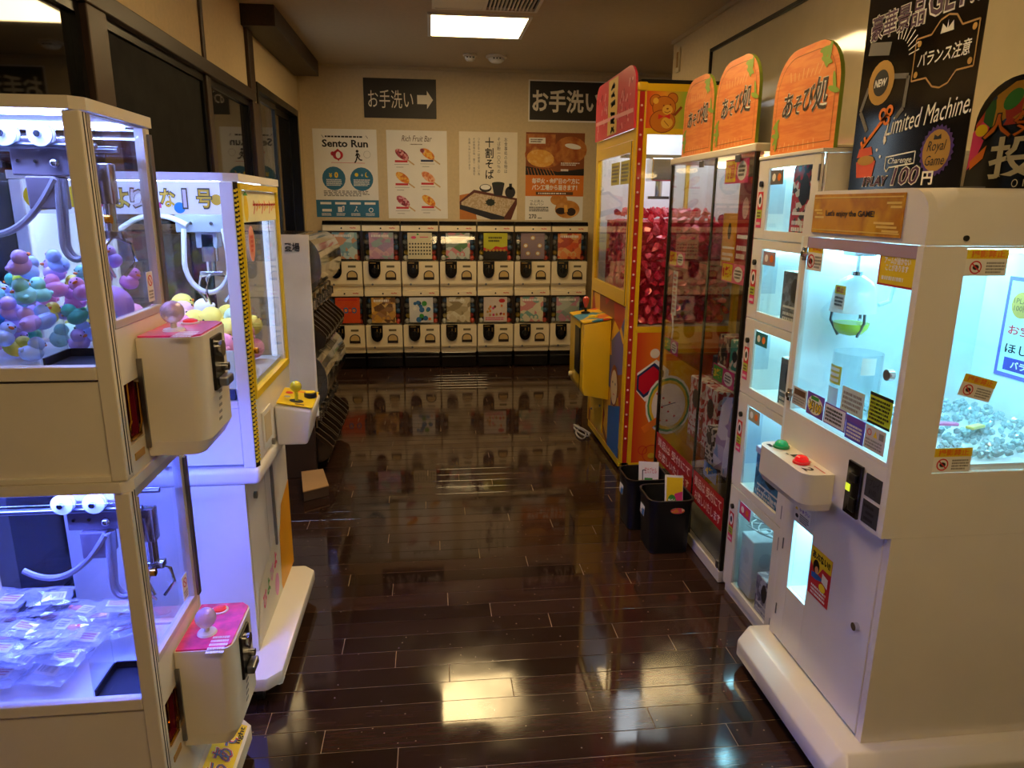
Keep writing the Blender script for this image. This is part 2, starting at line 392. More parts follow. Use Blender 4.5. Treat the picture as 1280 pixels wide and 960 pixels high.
# framed glossy panel on the right wall
pn = thing('wall_panel', 'large glossy beige wall panel in a thin black frame behind the machines', 'wall panel', (1.748, 2.3, 1.0))
one(lambda b: b.box(1.735, 1.748, .42, 4.53, 1.02, 2.345), 'panel_sheet', mat('glossy_beige_sheet', '#cfc3a4', .06, var=.04, coat=.4), pn)
def pf(b):
    for y in (.4, 4.53): b.box(1.722, 1.75, y, y+.02, 1.0, 2.365)
    b.box(1.722, 1.75, .42, 4.53, 2.345, 2.365); b.box(1.722, 1.75, .42, 4.53, 1.0, 1.02)
one(pf, 'panel_frame', M_ALU, pn)
sw = thing('wall_switch', 'small beige wall sensor box high on the right wall', 'switch', (1.75, 5.19, 2.34))
one(lambda b: b.box(1.735, 1.75, 5.16, 5.22, 2.34, 2.5, bev=.003), 'cover_plate', mat('beige_plastic', '#d8c9a6', .4), sw)
one(lambda b: b.box(1.728, 1.735, 5.175, 5.2, 2.37, 2.47, bev=.002), 'rocker', mat('amber_plastic', '#b08a50', .3), sw)
# ceiling fittings
M_LAMP = emat('lamp_diffuser', WARM, LAMP_STR)
def ceiling_light(x, y, lab):
    t = thing('ceiling_light', lab, 'ceiling light', (x, y, ZC), 'recessed ceiling panels' )
    def fr(b):
        for s in (-1, 1):
            b.box(x+s*.315-.012, x+s*.315+.012, y-.302, y+.302, ZC-.012, ZC-.0005); b.box(x-.303, x+.303, y+s*.29-.012, y+s*.29+.012, ZC-.012, ZC-.0005)
    one(fr, 'lamp_frame', M_WHITE2, t)
    one(lambda b: b.box(x-.302, x+.302, y-.277, y+.277, ZC-.006, ZC-.001), 'diffuser', M_LAMP, t)
ceiling_light(.33, 5.09, 'glowing square ceiling light panel beside the smoke detectors')
for y in (2.5, -.1): ceiling_light(.33, y, 'glowing square ceiling light panel over the aisle between crane machines')
v = thing('ceiling_vent', 'white ceiling air conditioner grille with slatted outlet by the lamp', 'air vent', (.33, 4.4, ZC))
def vf(b):
    b.box(.03, .66, 4.28, 4.30, ZC-.02, ZC-.001); b.box(.03, .66, 4.62, 4.64, ZC-.02, ZC-.001)
    b.box(.03, .05, 4.30, 4.62, ZC-.02, ZC-.001); b.box(.64, .66, 4.30, 4.62, ZC-.02, ZC-.001); b.box(.05, .33, 4.30, 4.62, ZC-.018, ZC-.001); b.box(.33, .35, 4.30, 4.62, ZC-.02, ZC-.001)
one(vf, 'vent_frame', M_CREAM, v)
one(lambda b: b.box(.35, .64, 4.30, 4.62, ZC-.003, ZC-.001), 'vent_backing', M_DARK, v)
for k in range(12):
    one(lambda b: b.box(.365+k*.0225, .374+k*.0225, 4.302, 4.618, ZC-.018, ZC-.004), 'slat', M_CREAM, v)
for (x, y, r, lab, nm) in ((.33, 6.0, .055, 'small round ceiling heat sensor with dark vents', 'heat_sensor'), (.54, 6.03, .085, 'domed white smoke detector on the ceiling', 'smoke_detector')):
    t = thing(nm, lab, 'detector', (x, y, ZC))
    one(lambda b: b.lathe([(r, ZC-.001), (r, ZC-.015), (r*.8, ZC-.02)], (x, y, 0), seg=28), 'base_plate', M_CREAM, t, True)
    one(lambda b: b.lathe([(r*.75, ZC-.0205), (r*.72, ZC-.035), (r*.5, ZC-.05), (.0, ZC-.055)], (x, y, 0), seg=28), 'cover', M_WHITE2, t, True)
    def sl(b):
        for k in range(3): b.box(x-.03+.024*k, x-.018+.024*k, y-r*.78, y-r*.7, ZC-.032, ZC-.024)
    one(sl, 'vent_slot', M_DARK, t)
# ------------------------------------------------------------------ back wall signs and posters
M_SIGNB = mat('charcoal_board', '#2b2622', .5, var=.05); M_SIGNW = mat('cream_lettering', '#efe6d0', .5, var=.02)
def wall_face(x0, z1, x1, z0, y=YB): return Face((x0, y-.001, z1), (1, 0, 0), (0, 0, 1), x1-x0, z1-z0)
def sheet(name, F, m, label, cat, t=.0015):
    b = MB(); F.slab(b, t); o = origin_to_base(b.build(name, m)); return tag(o, label, cat)
F = wall_face(-.552, 2.473, .068, 2.152)
o = sheet('restroom_sign', F, M_SIGNB, 'dark restroom sign with white arrow pointing right', 'sign', .004)
b = MB(); F.glyph(b, 'お手洗い', .37, .52, .62, .46, .0048); F.poly(b, [(.735, .4), (.87, .4), (.87, .29), (.955, .52), (.87, .75), (.87, .63), (.735, .63)], .0048); b.build('lettering', M_SIGNW, o)
F = wall_face(.875, 2.495, 1.86, 2.15)
o = sheet('restroom_sign', F, M_PAPER, 'black restroom sign with bold white lettering and white border', 'sign', .004)
b = MB(); F.rect(b, .012, .03, .99, .96, .0046); b.build('print', M_SIGNB, o)
b = MB(); F.glyph(b, 'お手洗い', .345, .5, .62, .56, .0052, bold=.025); F.poly(b, [(.72, .42), (.87, .42), (.87, .28), (.96, .5), (.87, .72), (.87, .58), (.72, .58)], .0052); b.build('lettering', M_SIGNW, o)
# poster 1
F = wall_face(-1.0, 2.055, -.455, 1.312)
o = sheet('poster', F, M_PAPER, 'white and blue running poster headed Sento Run', 'poster')
mats = [M_BLUE, M_INK, M_RED, M_YEL, M_WINK, M_GREY, mat('teal_blue_ink', '#2f7394', .5)]
b = MB()
F.rect(b, .0, .8, 1, 1, .0022, 6); F.ell(b, .3, .555, .1, d=.0022, m=6); F.ell(b, .74, .56, .1, d=.0022, m=6)
loose_rows(F, b, .19, .07, .81, .1, 1, 1, .0022, 77); F.line(b, [(.14, .07), (.17, .1)], .004, .0022, 1); F.line(b, [(.86, .1), (.83, .07)], .004, .0022, 1)
F.glyph(b, 'Sento Run', .5, .16, .72, .085, .0022, 1, bold=.03)
F.ell(b, .38, .29, .045, .04, .0022, 2); F.ell(b, .3, .275, .018, d=.0022, m=2); F.poly(b, [(.33, .25), (.38, .22), (.43, .25)], .0022, 2); F.poly(b, [(.36, .33), (.41, .33), (.39, .36)], .0022, 2); F.ell(b, .385, .29, .02, .028, .0026, 4)
F.line(b, [(.27, .375), (.8, .378)], .003, .0022, 2)
F.ell(b, .685, .245, .012, d=.0024, m=1); F.poly(b, [(.67, .265), (.705, .265), (.7, .32), (.675, .32)], .0024, 1)
F.line(b, [(.68, .31), (.665, .35), (.64, .375)], .011, .0024, 1); F.line(b, [(.695, .31), (.72, .34), (.76, .345)], .011, .0024, 1); F.line(b, [(.7, .27), (.725, .295), (.715, .31)], .008, .0024, 1); F.line(b, [(.675, .27), (.66, .3)], .008, .0024, 1)
F.ring(b, .84, .28, .028, .03, .0022, 5)
F.glyph(b, '¥', .25, .52, .055, .05, .0028, 3, bold=.05); F.glyph(b, '0', .34, .515, .06, .07, .0028, 3, bold=.05)
F.ell(b, .66, .51, .016, d=.0028, m=3); F.line(b, [(.73, .515), (.765, .515)], .005, .0028, 4); F.line(b, [(.7475, .5), (.7475, .53)], .005, .0028, 4)
F.ell(b, .825, .51, .017, .022, .0028, 3); F.ell(b, .838, .505, .014, .019, .0032, 6)
loose_rows(F, b, .18, .56, .43, .64, 5, 4, .0028, 1); loose_rows(F, b, .61, .56, .87, .64, 5, 4, .0028, 2); loose_rows(F, b, .13, .69, .88, .76, 4, 5, .0022, 3)
for k in range(4):
    a = .14+.235*k; F.rect(b, a-.075, .825, a+.1, .852, .0028, 4); loose_rows(F, b, a-.06, .95, a+.09, .985, 2, 4, .0028, 10+k)
F.rect(b, .09, .905, .24, .935, .0028, 4); F.rect(b, .34, .88, .41, .94, .0028, 4); F.line(b, [(.41, .88), (.44, .87), (.43, .93)], .008, .0028, 4)
F.ell(b, .64, .88, .006, d=.0028, m=4); F.line(b, [(.635, .89), (.62, .915), (.6, .935)], .005, .0028, 4); F.line(b, [(.635, .91), (.66, .935)], .005, .0028, 4)
F.ell(b, .87, .915, .02, d=.0028, m=4); F.ell(b, .87, .915, .014, d=.0032, m=6)
b.build('print', mats, o)
# poster 2: six fruit bars
F = wall_face(-.372, 2.055, .155, 1.305)
o = sheet('poster', F, M_PAPER, 'cream poster showing six fruit ice bars on sticks', 'poster')
mats = [M_BROWN, palette('berry_bar', ['#c2575c', '#a53640', '#e0a0a0', '#7c2030'], 60), palette('citrus_bar', ['#eda025', '#e78812', '#f3bb48', '#d87216'], 60), palette('peach_bar', ['#e89a62', '#f0b890', '#dd7c4c'], 60), M_GREY, M_RED, mat('navy_ink', '#2a3358', .5), mat('stick_wood', '#d2b07c', .6)]
b = MB(); F.glyph(b, 'Rich Fruit Bar', .5, .09, .5, .065, .0022, 0, shear=.3); loose_rows(F, b, .39, .147, .6, .163, 1, 0, .0022, 78)
for k, (a, bb, m, cm) in enumerate(((.25, .27, 1, 5), (.68, .26, 2, 6), (.25, .53, 2, 5), (.68, .52, 3, 5), (.25, .80, 1, 5), (.68, .79, 2, 5))):
    F.line(b, [(a+.05, bb+.04), (a+.2, bb+.115)], .012, .0022, 7); F.ell(b, a, bb, .068, .034, .0026, m, rot=-.62)
    F.rect(b, a-.12, bb+.065, a+.09, bb+.088, .003, cm); F.rect(b, a-.13, bb+.11, a+.11, bb+.114, .0022, 4); F.rect(b, a-.1, bb+.14, a+.02, bb+.145, .0022, 4)
    if k == 1: F.ell(b, a-.09, bb-.035, .022, .018, .003, 1, rot=-.6)
b.build('print', mats, o)
# poster 3: soba
F = wall_face(.262, 2.055, .782, 1.3)
o = sheet('poster', F, mat('pale_poster_paper', '#ece2cc', .5, var=.03), 'pale poster of soba noodles in a tray with brushed vertical writing', 'poster')
mats = [M_INK, mat('lacquer_red', '#5e2a1e', .4), palette('soba_noodles', ['#c9b290', '#b79c74', '#d8c6a8', '#a98c62'], 40, kind='noise'), mat('charcoal_ware', '#23232a', .35), M_GREEN, mat('orange_cloth', '#c77a34', .6), mat('seaweed', '#26302a', .7), M_WINK]
b = MB()
for i, (t, a, h, top, sz) in enumerate((('お食事処の名物は', .80, .4, .06, .055), ('そば粉一〇〇％の', .68, .4, .06, .055), ('十割そば', .52, .47, .06, .15), ('つなぎを一切使用しない為', .335, .42, .07, .035), ('そば本来の味・香り・食感を', .255, .42, .07, .035), ('お楽しみいただけます', .175, .36, .07, .035))):
    F.glyph(b, vert(t), a, top+h/2, sz, h, .0022, 0, bold=.015 if i == 2 else 0)
F.poly(b, [(0, .72), (.22, .69), (.3, 1), (0, 1)], .0019, 5)
F.poly(b, [(0, .79), (.25, .655), (1, .75), (1, .82), (.9, 1), (.55, 1), (0, .87)], .0022, 1); F.poly(b, [(.03, .8), (.26, .69), (.97, .77), (.78, .965), (.03, .83)], .0026, 2)
F.poly(b, [(0, .84), (.03, .83), (.78, .965), (.78, 1), (.55, 1), (0, .88)], .003, 3)
F.ell(b, .45, .635, .055, .035, .003, 3); F.ell(b, .45, .625, .045, .022, .0034, 7); F.poly(b, [(.56, .58), (.78, .58), (.74, .72), (.6, .72)], .003, 3); F.ell(b, .67, .58, .057, .014, .0034, 6)
F.ell(b, .88, .68, .047, .052, .003, 3); F.rect(b, .86, .58, .91, .65, .003, 3); F.ell(b, .535, .8, .04, .03, .0034, 6)
for k in range(9): F.line(b, [(.535, .8), (.535+.095*math.cos(k*.7), .8+.05*math.sin(k*.7))], .006, .0036, 6)
b.build('print', mats, o)
# poster 4: bread
F = wall_face(.858, 2.06, 1.392, 1.297)
o = sheet('poster', F, M_PAPER, 'orange bakery poster with golden bread rolls', 'poster')
mats = [mat('warm_brown_print', '#8d4a20', .5), palette('crust', ['#b5602a', '#c9813c', '#a04c20', '#d89a50'], 7, kind='noise'), palette('crumb', ['#f0bb55', '#e5a03c', '#f6d080'], 14, kind='noise'), mat('orange_band', '#dd7a22', .5), M_WINK, M_INK, M_BROWN, palette('bun', ['#d99a4c', '#c67f34', '#e8b870'], 9, kind='noise'), mat('bean_paste', '#2c1718', .5)]
b = MB(); F.rect(b, 0, 0, 1, .48, .0019, 0); F.rect(b, 0, .02, .5, .2, .0021, 1)
F.ell(b, .76, .19, .15, .115, .0023, 1); F.poly(b, [(0, .38), (.55, .44), (1, .4), (1, .48), (0, .48)], .0025, 5)
F.ell(b, .3, .26, .17, .105, .0027, 1, rot=-.1); F.ell(b, .25, .29, .125, .075, .003, 2, rot=-.1)
for k in range(9): F.line(b, [(.03+.05*k, .4), (.06+.055*k, .48)], .006, .0031, 1)
F.rect(b, .05, .06, .33, .125, .0031, 4); loose_rows(F, b, .08, .07, .3, .115, 2, 6, .0035, 79); F.ell(b, .8, .15, .075, .022, .0031, 4, rot=-.15)
loose_rows(F, b, .6, .33, .93, .37, 2, 4, .0031, 5); loose_rows(F, b, .6, .4, .76, .44, 1, 4, .0031, 80)
F.rect(b, 0, .48, 1, .72, .0033, 3); F.glyph(b, '毎週火・金曜日の夕方に', .52, .545, .82, .065, .0038, 4, bold=.03); F.glyph(b, 'パン工場から届きます！', .5, .62, .78, .065, .0038, 4, bold=.03)
F.rect(b, .18, .67, .82, .705, .0038, 6); loose_rows(F, b, .22, .675, .79, .7, 1, 4, .0042, 7)
F.glyph(b, 'つぶあん\nあんパン', .2, .795, .24, .065, .0022, 5); loose_rows(F, b, .07, .84, .42, .9, 3, 5, .0022, 8); F.glyph(b, '270', .13, .955, .13, .05, .0022, 5, bold=.02); loose_rows(F, b, .22, .965, .3, .985, 1, 5, .0022, 9)
F.ell(b, .58, .76, .078, .052, .0026, 7); F.ell(b, .73, .87, .115, .08, .0028, 7); F.ell(b, .62, .89, .05, .03, .0032, 8); F.ell(b, .8, .9, .042, .036, .0032, 8); F.poly(b, [(.67, .82), (.73, .82), (.74, .9), (.68, .91)], .0034, 2)
b.build('print', mats, o)
# ================================================================== CAPSULE MACHINES, BACK ROW
M_GC = mat('capsule_machine_cream', '#ecdcb8', .4, var=.03)
M_GD = mat('dark_brown_plastic', '#2c2018', .3, var=.15)
G_WIN = glass('capsule_window', (.97, .975, .97), 1.3, .05, .01)
M_SHIELD = mat('gloss_black', '#08080a', .15, var=.05, coat=.4)
CAPS = [mat('capsule_%d' % i, c, .25, coat=.3) for i, c in enumerate(('#2f6a3a', '#c94a3c', '#d8b43a', '#37628f', '#c9c9c4', '#7b4a8a', '#31302c'))]
def make_gacha():
    """front towards -y, base at the origin"""
    t = thing('capsule_machine', 'x', 'capsule machine')
    hw, H = .158, .555
    def body(b):
        b.box(-hw, hw, .012, .33, 0, .036, bev=.006); b.prism([(-.002, .04), (-.012, .06), (-.012, .25), (.33, .25), (.33, .036), (.012, .036)], 'x', -hw, hw)
        b.box(-hw, hw, .16, .33, .25, .505)
    one(body, 'body', M_GC, t)
    one(lambda b: b.box(-hw, hw, -.006, .33, .506, .554, bev=.004), 'header_strip', M_GC, t)
    def rails(b):
        for s in (-1, 1): b.box(s*hw-.007, s*hw+.007, .01, .16, .251, .505)
        b.box(-hw+.008, hw-.008, .15, .159, .252, .504)
    one(rails, 'side_rail', M_GD, t)
    def win(b):
        n = 8; pr = [(.150, .252), (.02, .252)]
        pr += [(.0-.018*math.sin(PI*k/n), .262+.23*k/n) for k in range(n+1)] + [(.02, .504), (.150, .504)]
        A = [(-hw+.012, y, z) for y, z in pr]; B = [(hw-.012, y, z) for y, z in pr]
        for k in range(len(pr)-1): b.face([A[k], B[k], B[k+1], A[k+1]])
        b.face(A); b.face(B[::-1])
    one(win, 'capsule_window', G_WIN, t, True)
    r = random.Random(5)
    for s in (-1, 1):
        for k in range(5):
            c = r.choice(CAPS); one(lambda b: b.ball((s*.122+r.uniform(-.006, .006), .06+.03*(k % 2), .278+.045*k), .023, 10), 'capsule', c, t, True)
    def sh(b):
        w = .05; pts = [(-w, .252), (-w, .17)]+[(-w*math.cos(PI*k/8), .17-.062*math.sin(PI*k/8)) for k in range(1, 8)]+[(w, .17), (w, .252)]
        b.prism([(x-.062, z) for x, z in pts], 'y', -.03, -.0125)
    s_ = one(sh, 'coin_shield', M_SHIELD, t)
    one(lambda b: (b.cyl((-.062, -.034, .175), .026, .009, 'y', 20), b.box(-.066, -.058, -.05, -.038, .152, .198, bev=.002)), 'turn_handle', M_BLACK, s_, True)
    one(lambda b: (b.box(-.064, -.056, -.033, -.0295, .2, .22), b.box(-.034, -.026, -.0325, -.0298, .19, .225), b.box(-.1, -.05, -.0325, -.0298, .236, .243)), 'coin_mark', mat('brass_trim', '#b99a5a', .3, .8), s_)
    def out(b):
        w, x0 = .046, .073; arc = lambda w, zc, up: [(x0-w*math.cos(PI*k/10), zc+up*math.sin(PI*k/10)) for k in range(11)]
        b.prism([(x0-w, .095)]+arc(w, .135, .04)+[(x0+w, .095)], 'y', -.018, -.0125)
    o_ = one(out, 'outlet', M_GD, t)
    def flap(b):
        w, x0 = .037, .073; b.prism([(x0-w, .118)]+[(x0-w*math.cos(PI*k/10), .135+.032*math.sin(PI*k/10)) for k in range(11)]+[(x0+w, .118)], 'y', -.0215, -.0185)
    one(flap, 'outlet_flap', mat('tan_plastic', '#c7a86c', .4), o_)
    one(lambda b: b.box(.04, .106, -.0145, -.0126, .2, .218), 'label_plate', mat('olive_plate', '#6a6044', .5), t)
    one(lambda b: b.cyl((-.085, -.012, .055), .009, .012, 'y', 14), 'lock', M_STEEL, t, True)
    one(lambda b: b.cyl((.0, -.008, .53), .007, .008, 'y', 12), 'lock', M_BLACK, t, True)
    Fh = Face((.065, -.0062, .545), (1, 0, 0), (0, 0, 1), .055, .026)
    one(lambda b: Fh.glyph(b, 'gacha', .5, .5, .95, .7, .0006, bold=.03, shear=.2), 'lettering', M_RED, t)
    return t
cards = {
 (1, 0): ('pale blue and peach', ['#8fb8bd', '#c7d8d2', '#d69a72', '#7ea6b8']), (1, 1): ('lilac', ['#a98fb0', '#c99ab0', '#9ab0ad', '#b387a8', '#d7b0b4']),
 (1, 2): ('cream dotted', None), (1, 3): ('green and silver', ['#5d8a5a', '#c7ccc8', '#8a9a94', '#d98b94']), (1, 4): ('lime yellow', None),
 (1, 5): ('mauve with gold roundels', None), (1, 6): ('red orange', ['#d9542c', '#e58a4a', '#b8402a', '#e0b070']),
 (0, 0): ('vivid orange', None), (0, 1): ('brown and gold', ['#9a6a35', '#d8a03c', '#6e4a28', '#e3bb66', '#b08050']),
 (0, 2): ('white with bright balls', None), (0, 3): ('beige', ['#b8a680', '#d4c6a4', '#9a8862', '#e0d8c0']), (0, 4): ('white and pink', None),
 (0, 5): ('ivory with pink and teal shapes', ['#e4dcc0', '#e4dcc0', '#d98c8c', '#7fb0a8']), (0, 6): ('grey green and pink', ['#a3b0a4', '#c88ca0', '#bcc4b8', '#8ea39a'])}
proto = make_gacha(); slots = {}
for row in (0, 1):
    for col in range(7): slots[row, col] = copy_tree(proto) if slots else None or proto
slots = {k: v for k, v in slots.items()}
GX0, GP = -.752, .3275
for col in range(7):
    x = GX0+GP*col
    st = thing('machine_stand', ['gloss black plinth under the capsule machine with the %s card' % cards[(0, col)][0]][0], 'stand', (x, 6.26, 0), 'plinths of the back row')
    def base(b): b.box(x-.155, x+.155, 6.27, 6.585, .012, .142, bev=.004)
    one(base, 'plinth', M_SHIELD, st)
    one(lambda b: [b.cyl((x+sx*.13, 6.3+.25*k, .006), .014, .012, 'z', 10) for sx in (-1, 1) for k in (0, 1)], 'foot', M_BLACK, st)
    one(lambda b: b.box(x-.15, x+.15, 6.262, 6.27, .1, .106), 'trim_strip', M_STEEL, st)
    for row in (0, 1):
        nm, pal = cards[(row, col)]; z0 = .143+.555*row
        g = slots[row, col]; g.location = (x, 6.255, z0)
        g['label'] = 'cream capsule machine, %s row, %s card' % (('lower', 'upper')[row], nm); g['group'] = 'capsule machines along the back wall'
        cx = x+(.02 if (col == 0) else 0)
        F = Face((cx-.104, 6.262, z0+.494), (1, 0, 0), (0, 0, 1), .208, .222)
        if pal:
            b = MB(); F.slab(b, .002); c_ = b.build('display_card', palette('card_%d_%d' % (row, col), pal, 22, .3), g)
            b = MB(); r = random.Random(row*10+col); loose_rows(F, b, .1, .05, .9, .2, 1, 0, .0028, row*9+col)
            for k in range(5): F.ell(b, .15+.175*k, .82, .013, d=.0028, m=1)
            b.build('print', [M_WINK, mat('card_ink_%d%d' % (row, col), pal[1], .4)], c_)
        else:
            base = {'cream dotted': '#e0d4ae', 'lime yellow': '#c8c832', 'mauve with gold roundels': '#8c7684', 'vivid orange': '#e2521e', 'white with bright balls': '#e2e0dc', 'white and pink': '#e2d2c8'}[nm]
            b = MB(); F.slab(b, .002); c_ = b.build('display_card', mat('card_'+nm.replace(' ', '_'), base, .3), g); b = MB(); r = random.Random(col)
            ms = [M_INK, M_RED, M_GREEN, M_GOLD, M_BLUE, M_WINK, M_ORANGE, M_PINK]
            if nm == 'cream dotted':
                for i in range(4):
                    for j in range(8): F.ell(b, .09+.117*j, .42+.13*i, .0075, d=.0028, m=0)
                F.ell(b, .25, .18, .022, .012, .0028, 7); F.rect(b, .5, .15, .85, .18, .0028, 7); F.ell(b, .42, .06, .01, .008, .0028, 2)
            elif nm == 'lime yellow':
                F.rect(b, 0, .68, 1, 1, .0028, 0); F.poly(b, [(0, .68), (0, .55), (.3, .66), (.5, .5), (.75, .55), (1, .5), (1, .68)], .0026, 1)
                for k in range(6): F.ell(b, .12+.15*k, .66, .011, d=.0032, m=3)
                loose_rows(F, b, .2, .12, .8, .36, 2, 0, .0028, 4)
            elif nm == 'mauve with gold roundels':
                for a, bb in ((.5, .18), (.2, .48), (.8, .48), (.3, .78), (.72, .78)): F.ell(b, a, bb, .022, .02, .0028, 3); F.ell(b, a, bb, .014, .013, .003, 5)
            elif nm == 'vivid orange':
                for k in range(4): F.ell(b, .25+.17*k, .5, .022, .026, .0028, 4 if k % 2 else 1); F.ell(b, .25+.17*k, .5, .012, .014, .003, 6)
                F.rect(b, .1, .07, .9, .11, .0028, 1)
            elif nm == 'white with bright balls':
                for k in range(16): F.ell(b, r.uniform(.12, .88), r.uniform(.1, .9), r.uniform(.012, .024), d=.0028+.0002*k, m=r.choice((6, 4, 0, 2, 4, 5)))
            else:
                F.ell(b, .78, .15, .028, .018, .0028, 1)
                for k in range(14): F.ell(b, r.uniform(.1, .9), r.uniform(.35, .75), .01, .012, .0028, r.choice((7, 6, 3)))
                loose_rows(F, b, .08, .8, .9, .95, 2, 7, .0028, 6)
            b.build('print', ms, c_)
    cap = one(lambda b: b.prism([(6.25, 1.254), (6.24, 1.262), (6.262, 1.288), (6.585, 1.288), (6.585, 1.254)], 'x', x-.158, x+.158), 'top_cap', M_SHIELD)
    origin_to_base(cap); tag(cap, 'gloss black top cap on the capsule machine with the %s card' % cards[(1, col)][0], 'cap', 'black caps of the back row')
# ================================================================== DRUM CAPSULE MACHINES BY THE LEFT WALL (fronts towards +x)
M_SILV = palette('silver_print', ['#8a8070', '#b8ac96', '#5f584e', '#d8ccb4', '#77705f', '#3d3c48'], 13, .25, stretch=(1, 1, 1.6))
G_DRUM = glass('drum_acrylic', (.86, .86, .84), 1.8, .06, .04)
M_CHOC = mat('chocolate_plastic', '#1e1410', .25, var=.2, coat=.3)
def make_drum():
    """base at the origin, front towards +x, 0.2 wide along y, 0.60 tall"""
    t = thing('drum_capsule_machine', 'x', 'capsule machine'); hw = .099; XF = .0
    one(lambda b: b.box(-.42, -.16, -hw, hw, 0, .6, bev=.004), 'body', M_CHOC, t)
    prof = [(-.165, .58), (-.14, .6), (-.09, .6)] + [(-.10+.10*math.sin(PI*k/12), .455+.145*math.cos(PI*k/12)) for k in range(1, 12)] + [(-.12, .31), (-.165, .31)]
    def card(b):
        A = [(x-.004, -hw+.004, z) for x, z in prof[1:10]]; B = [(x-.004, hw-.004, z) for x, z in prof[1:10]]
        for k in range(len(A)-1): b.face([A[k], A[k+1], B[k+1], B[k]])
    one(card, 'display_sheet', M_SILV, t, True)
    def drum(b):
        A = [(x, -hw, z) for x, z in prof]; B = [(x, hw, z) for x, z in prof]
        for k in range(len(A)-1): b.face([A[k], A[k+1], B[k+1], B[k]])
        b.face(A); b.face(B[::-1])
    one(drum, 'drum_window', G_DRUM, t, True)
    one(lambda b: b.box(-.159, -.1, -hw+.006, hw-.006, .335, .35), 'inner_shelf', mat('tan_shelf', '#a9804a', .5), t)
    one(lambda b: b.box(-.159, -.075, -hw+.004, hw-.004, .2, .305, bev=.006), 'coin_panel', M_SHIELD, t)
    for s in (-1, 1): one(lambda b: (b.cyl((-.067, s*.045, .25), .026, .016, 'x', 18), b.box(-.059, -.051, s*.045-.004, s*.045+.004, .228, .272)), 'turn_dial', M_CHROME, t, True)
    one(lambda b: [b.box(-.075, -.07, s*.09-.006, s*.09+.006, .205, .3) for s in (-1, 1)], 'chrome_bar', mat('bronze_trim', '#a58a60', .3, .7), t)
    tr = [(-.159, .19), (-.12, .19), (-.02, .1), (.0, .075), (-.012, .04), (-.06, .012), (-.159, .012)]
    one(lambda b: b.prism(tr, 'y', -hw+.004, hw-.004), 'capsule_tray', M_CHOC, t)
    def ribs(b):
        for s in (-1, 0, 1):
            y = s*(hw-.012); b.prism([(x+.004, z+.02*(z > .05)) for x, z in tr], 'y', y-.007, y+.007)
    one(ribs, 'tray_rib', mat('dark_bronze', '#3a2c20', .25, .4), t)
    return t
dp = make_drum(); n = 0
for k in range(4):
    for row in (0, 1):
        loc = (-.55, 3.79+.202*k, .06+.605*row); d = dp if n == 0 else copy_tree(dp, loc)
        if n == 0: dp.location = loc
        n += 1; d['group'] = 'drum capsule machines by the left wall'
        d['label'] = 'dark drum-fronted capsule machine, %s tier, %s the white end panel' % (('bottom', 'top')[row], ('next to', 'second from', 'third from', 'farthest from')[k])
pl = one(lambda b: b.box(-1.04, -.68, 3.69, 4.5, .001, .058, bev=.004), 'machine_plinth', mat('brown_board', '#3a281c', .5, var=.2)); origin_to_base(pl); tag(pl, 'brown wooden plinth under the drum capsule machines', 'plinth')
# white covered end panel
cp = thing('end_panel', 'white crinkled paper covered end panel beside the drum capsule machines', 'panel', (-.83, 3.66, 0))
def crinkle(b):
    nx, nz = 14, 36; r = random.Random(2); V = {}
    for i in range(nx+1):
        for j in range(nz+1):
            e = 0 if i in (0, nx) or j in (0, nz) else r.uniform(-.0035, .0035)
            x = -1.06+.46*i/nx; z = .34+.935*j/nz
            V[i, j] = b.bm.verts.new((x-.012*(1-j/nz)*(i/nx), 3.645+e+.004*math.sin(z*18+x*7), z))
    for i in range(nx):
        for j in range(nz): b.bm.faces.new((V[i, j], V[i+1, j], V[i+1, j+1], V[i, j+1]))
one(crinkle, 'paper_cover', mat('crinkled_paper', '#d9d2c6', .5, var=.05, bump=.3, bscale=40), cp, True)
one(lambda b: b.box(-1.06, -.602, 3.653, 3.67, .34, 1.275, bev=.003), 'board', M_PAPER, cp)
one(lambda b: b.box(-1.06, -.63, 3.652, 3.685, .002, .338, bev=.003), 'lower_board', mat('brown_board2', '#33221a', .5, var=.2), cp)
F = Face((-.74, 3.637, 1.255), (1, 0, 0), (0, 0, 1), .12, .08)
one(lambda b: F.glyph(b, '登場', .5, .5, .62, .55, .002, bold=.03), 'lettering', M_INK, cp)
# cardboard box on the floor
bx = thing('cardboard_box', 'flat tan cardboard box lying on the dark floor', 'box', (-.645, 3.5, 0))
q = [(-.70, 3.60), (-.595, 3.63), (-.535, 3.40), (-.645, 3.33)]
one(lambda b: b.prism(q, 'z', .001, .05), 'box_tray', mat('dark_cardboard', '#4a3626', .7, var=.1), bx)
qq = [(x+(x+.62)*.03, y+(y-3.5)*.03) for x, y in q]
one(lambda b: b.prism(qq, 'z', .0505, .056), 'box_lid', mat('tan_cardboard', '#a88458', .7, var=.12, scale=5), bx)
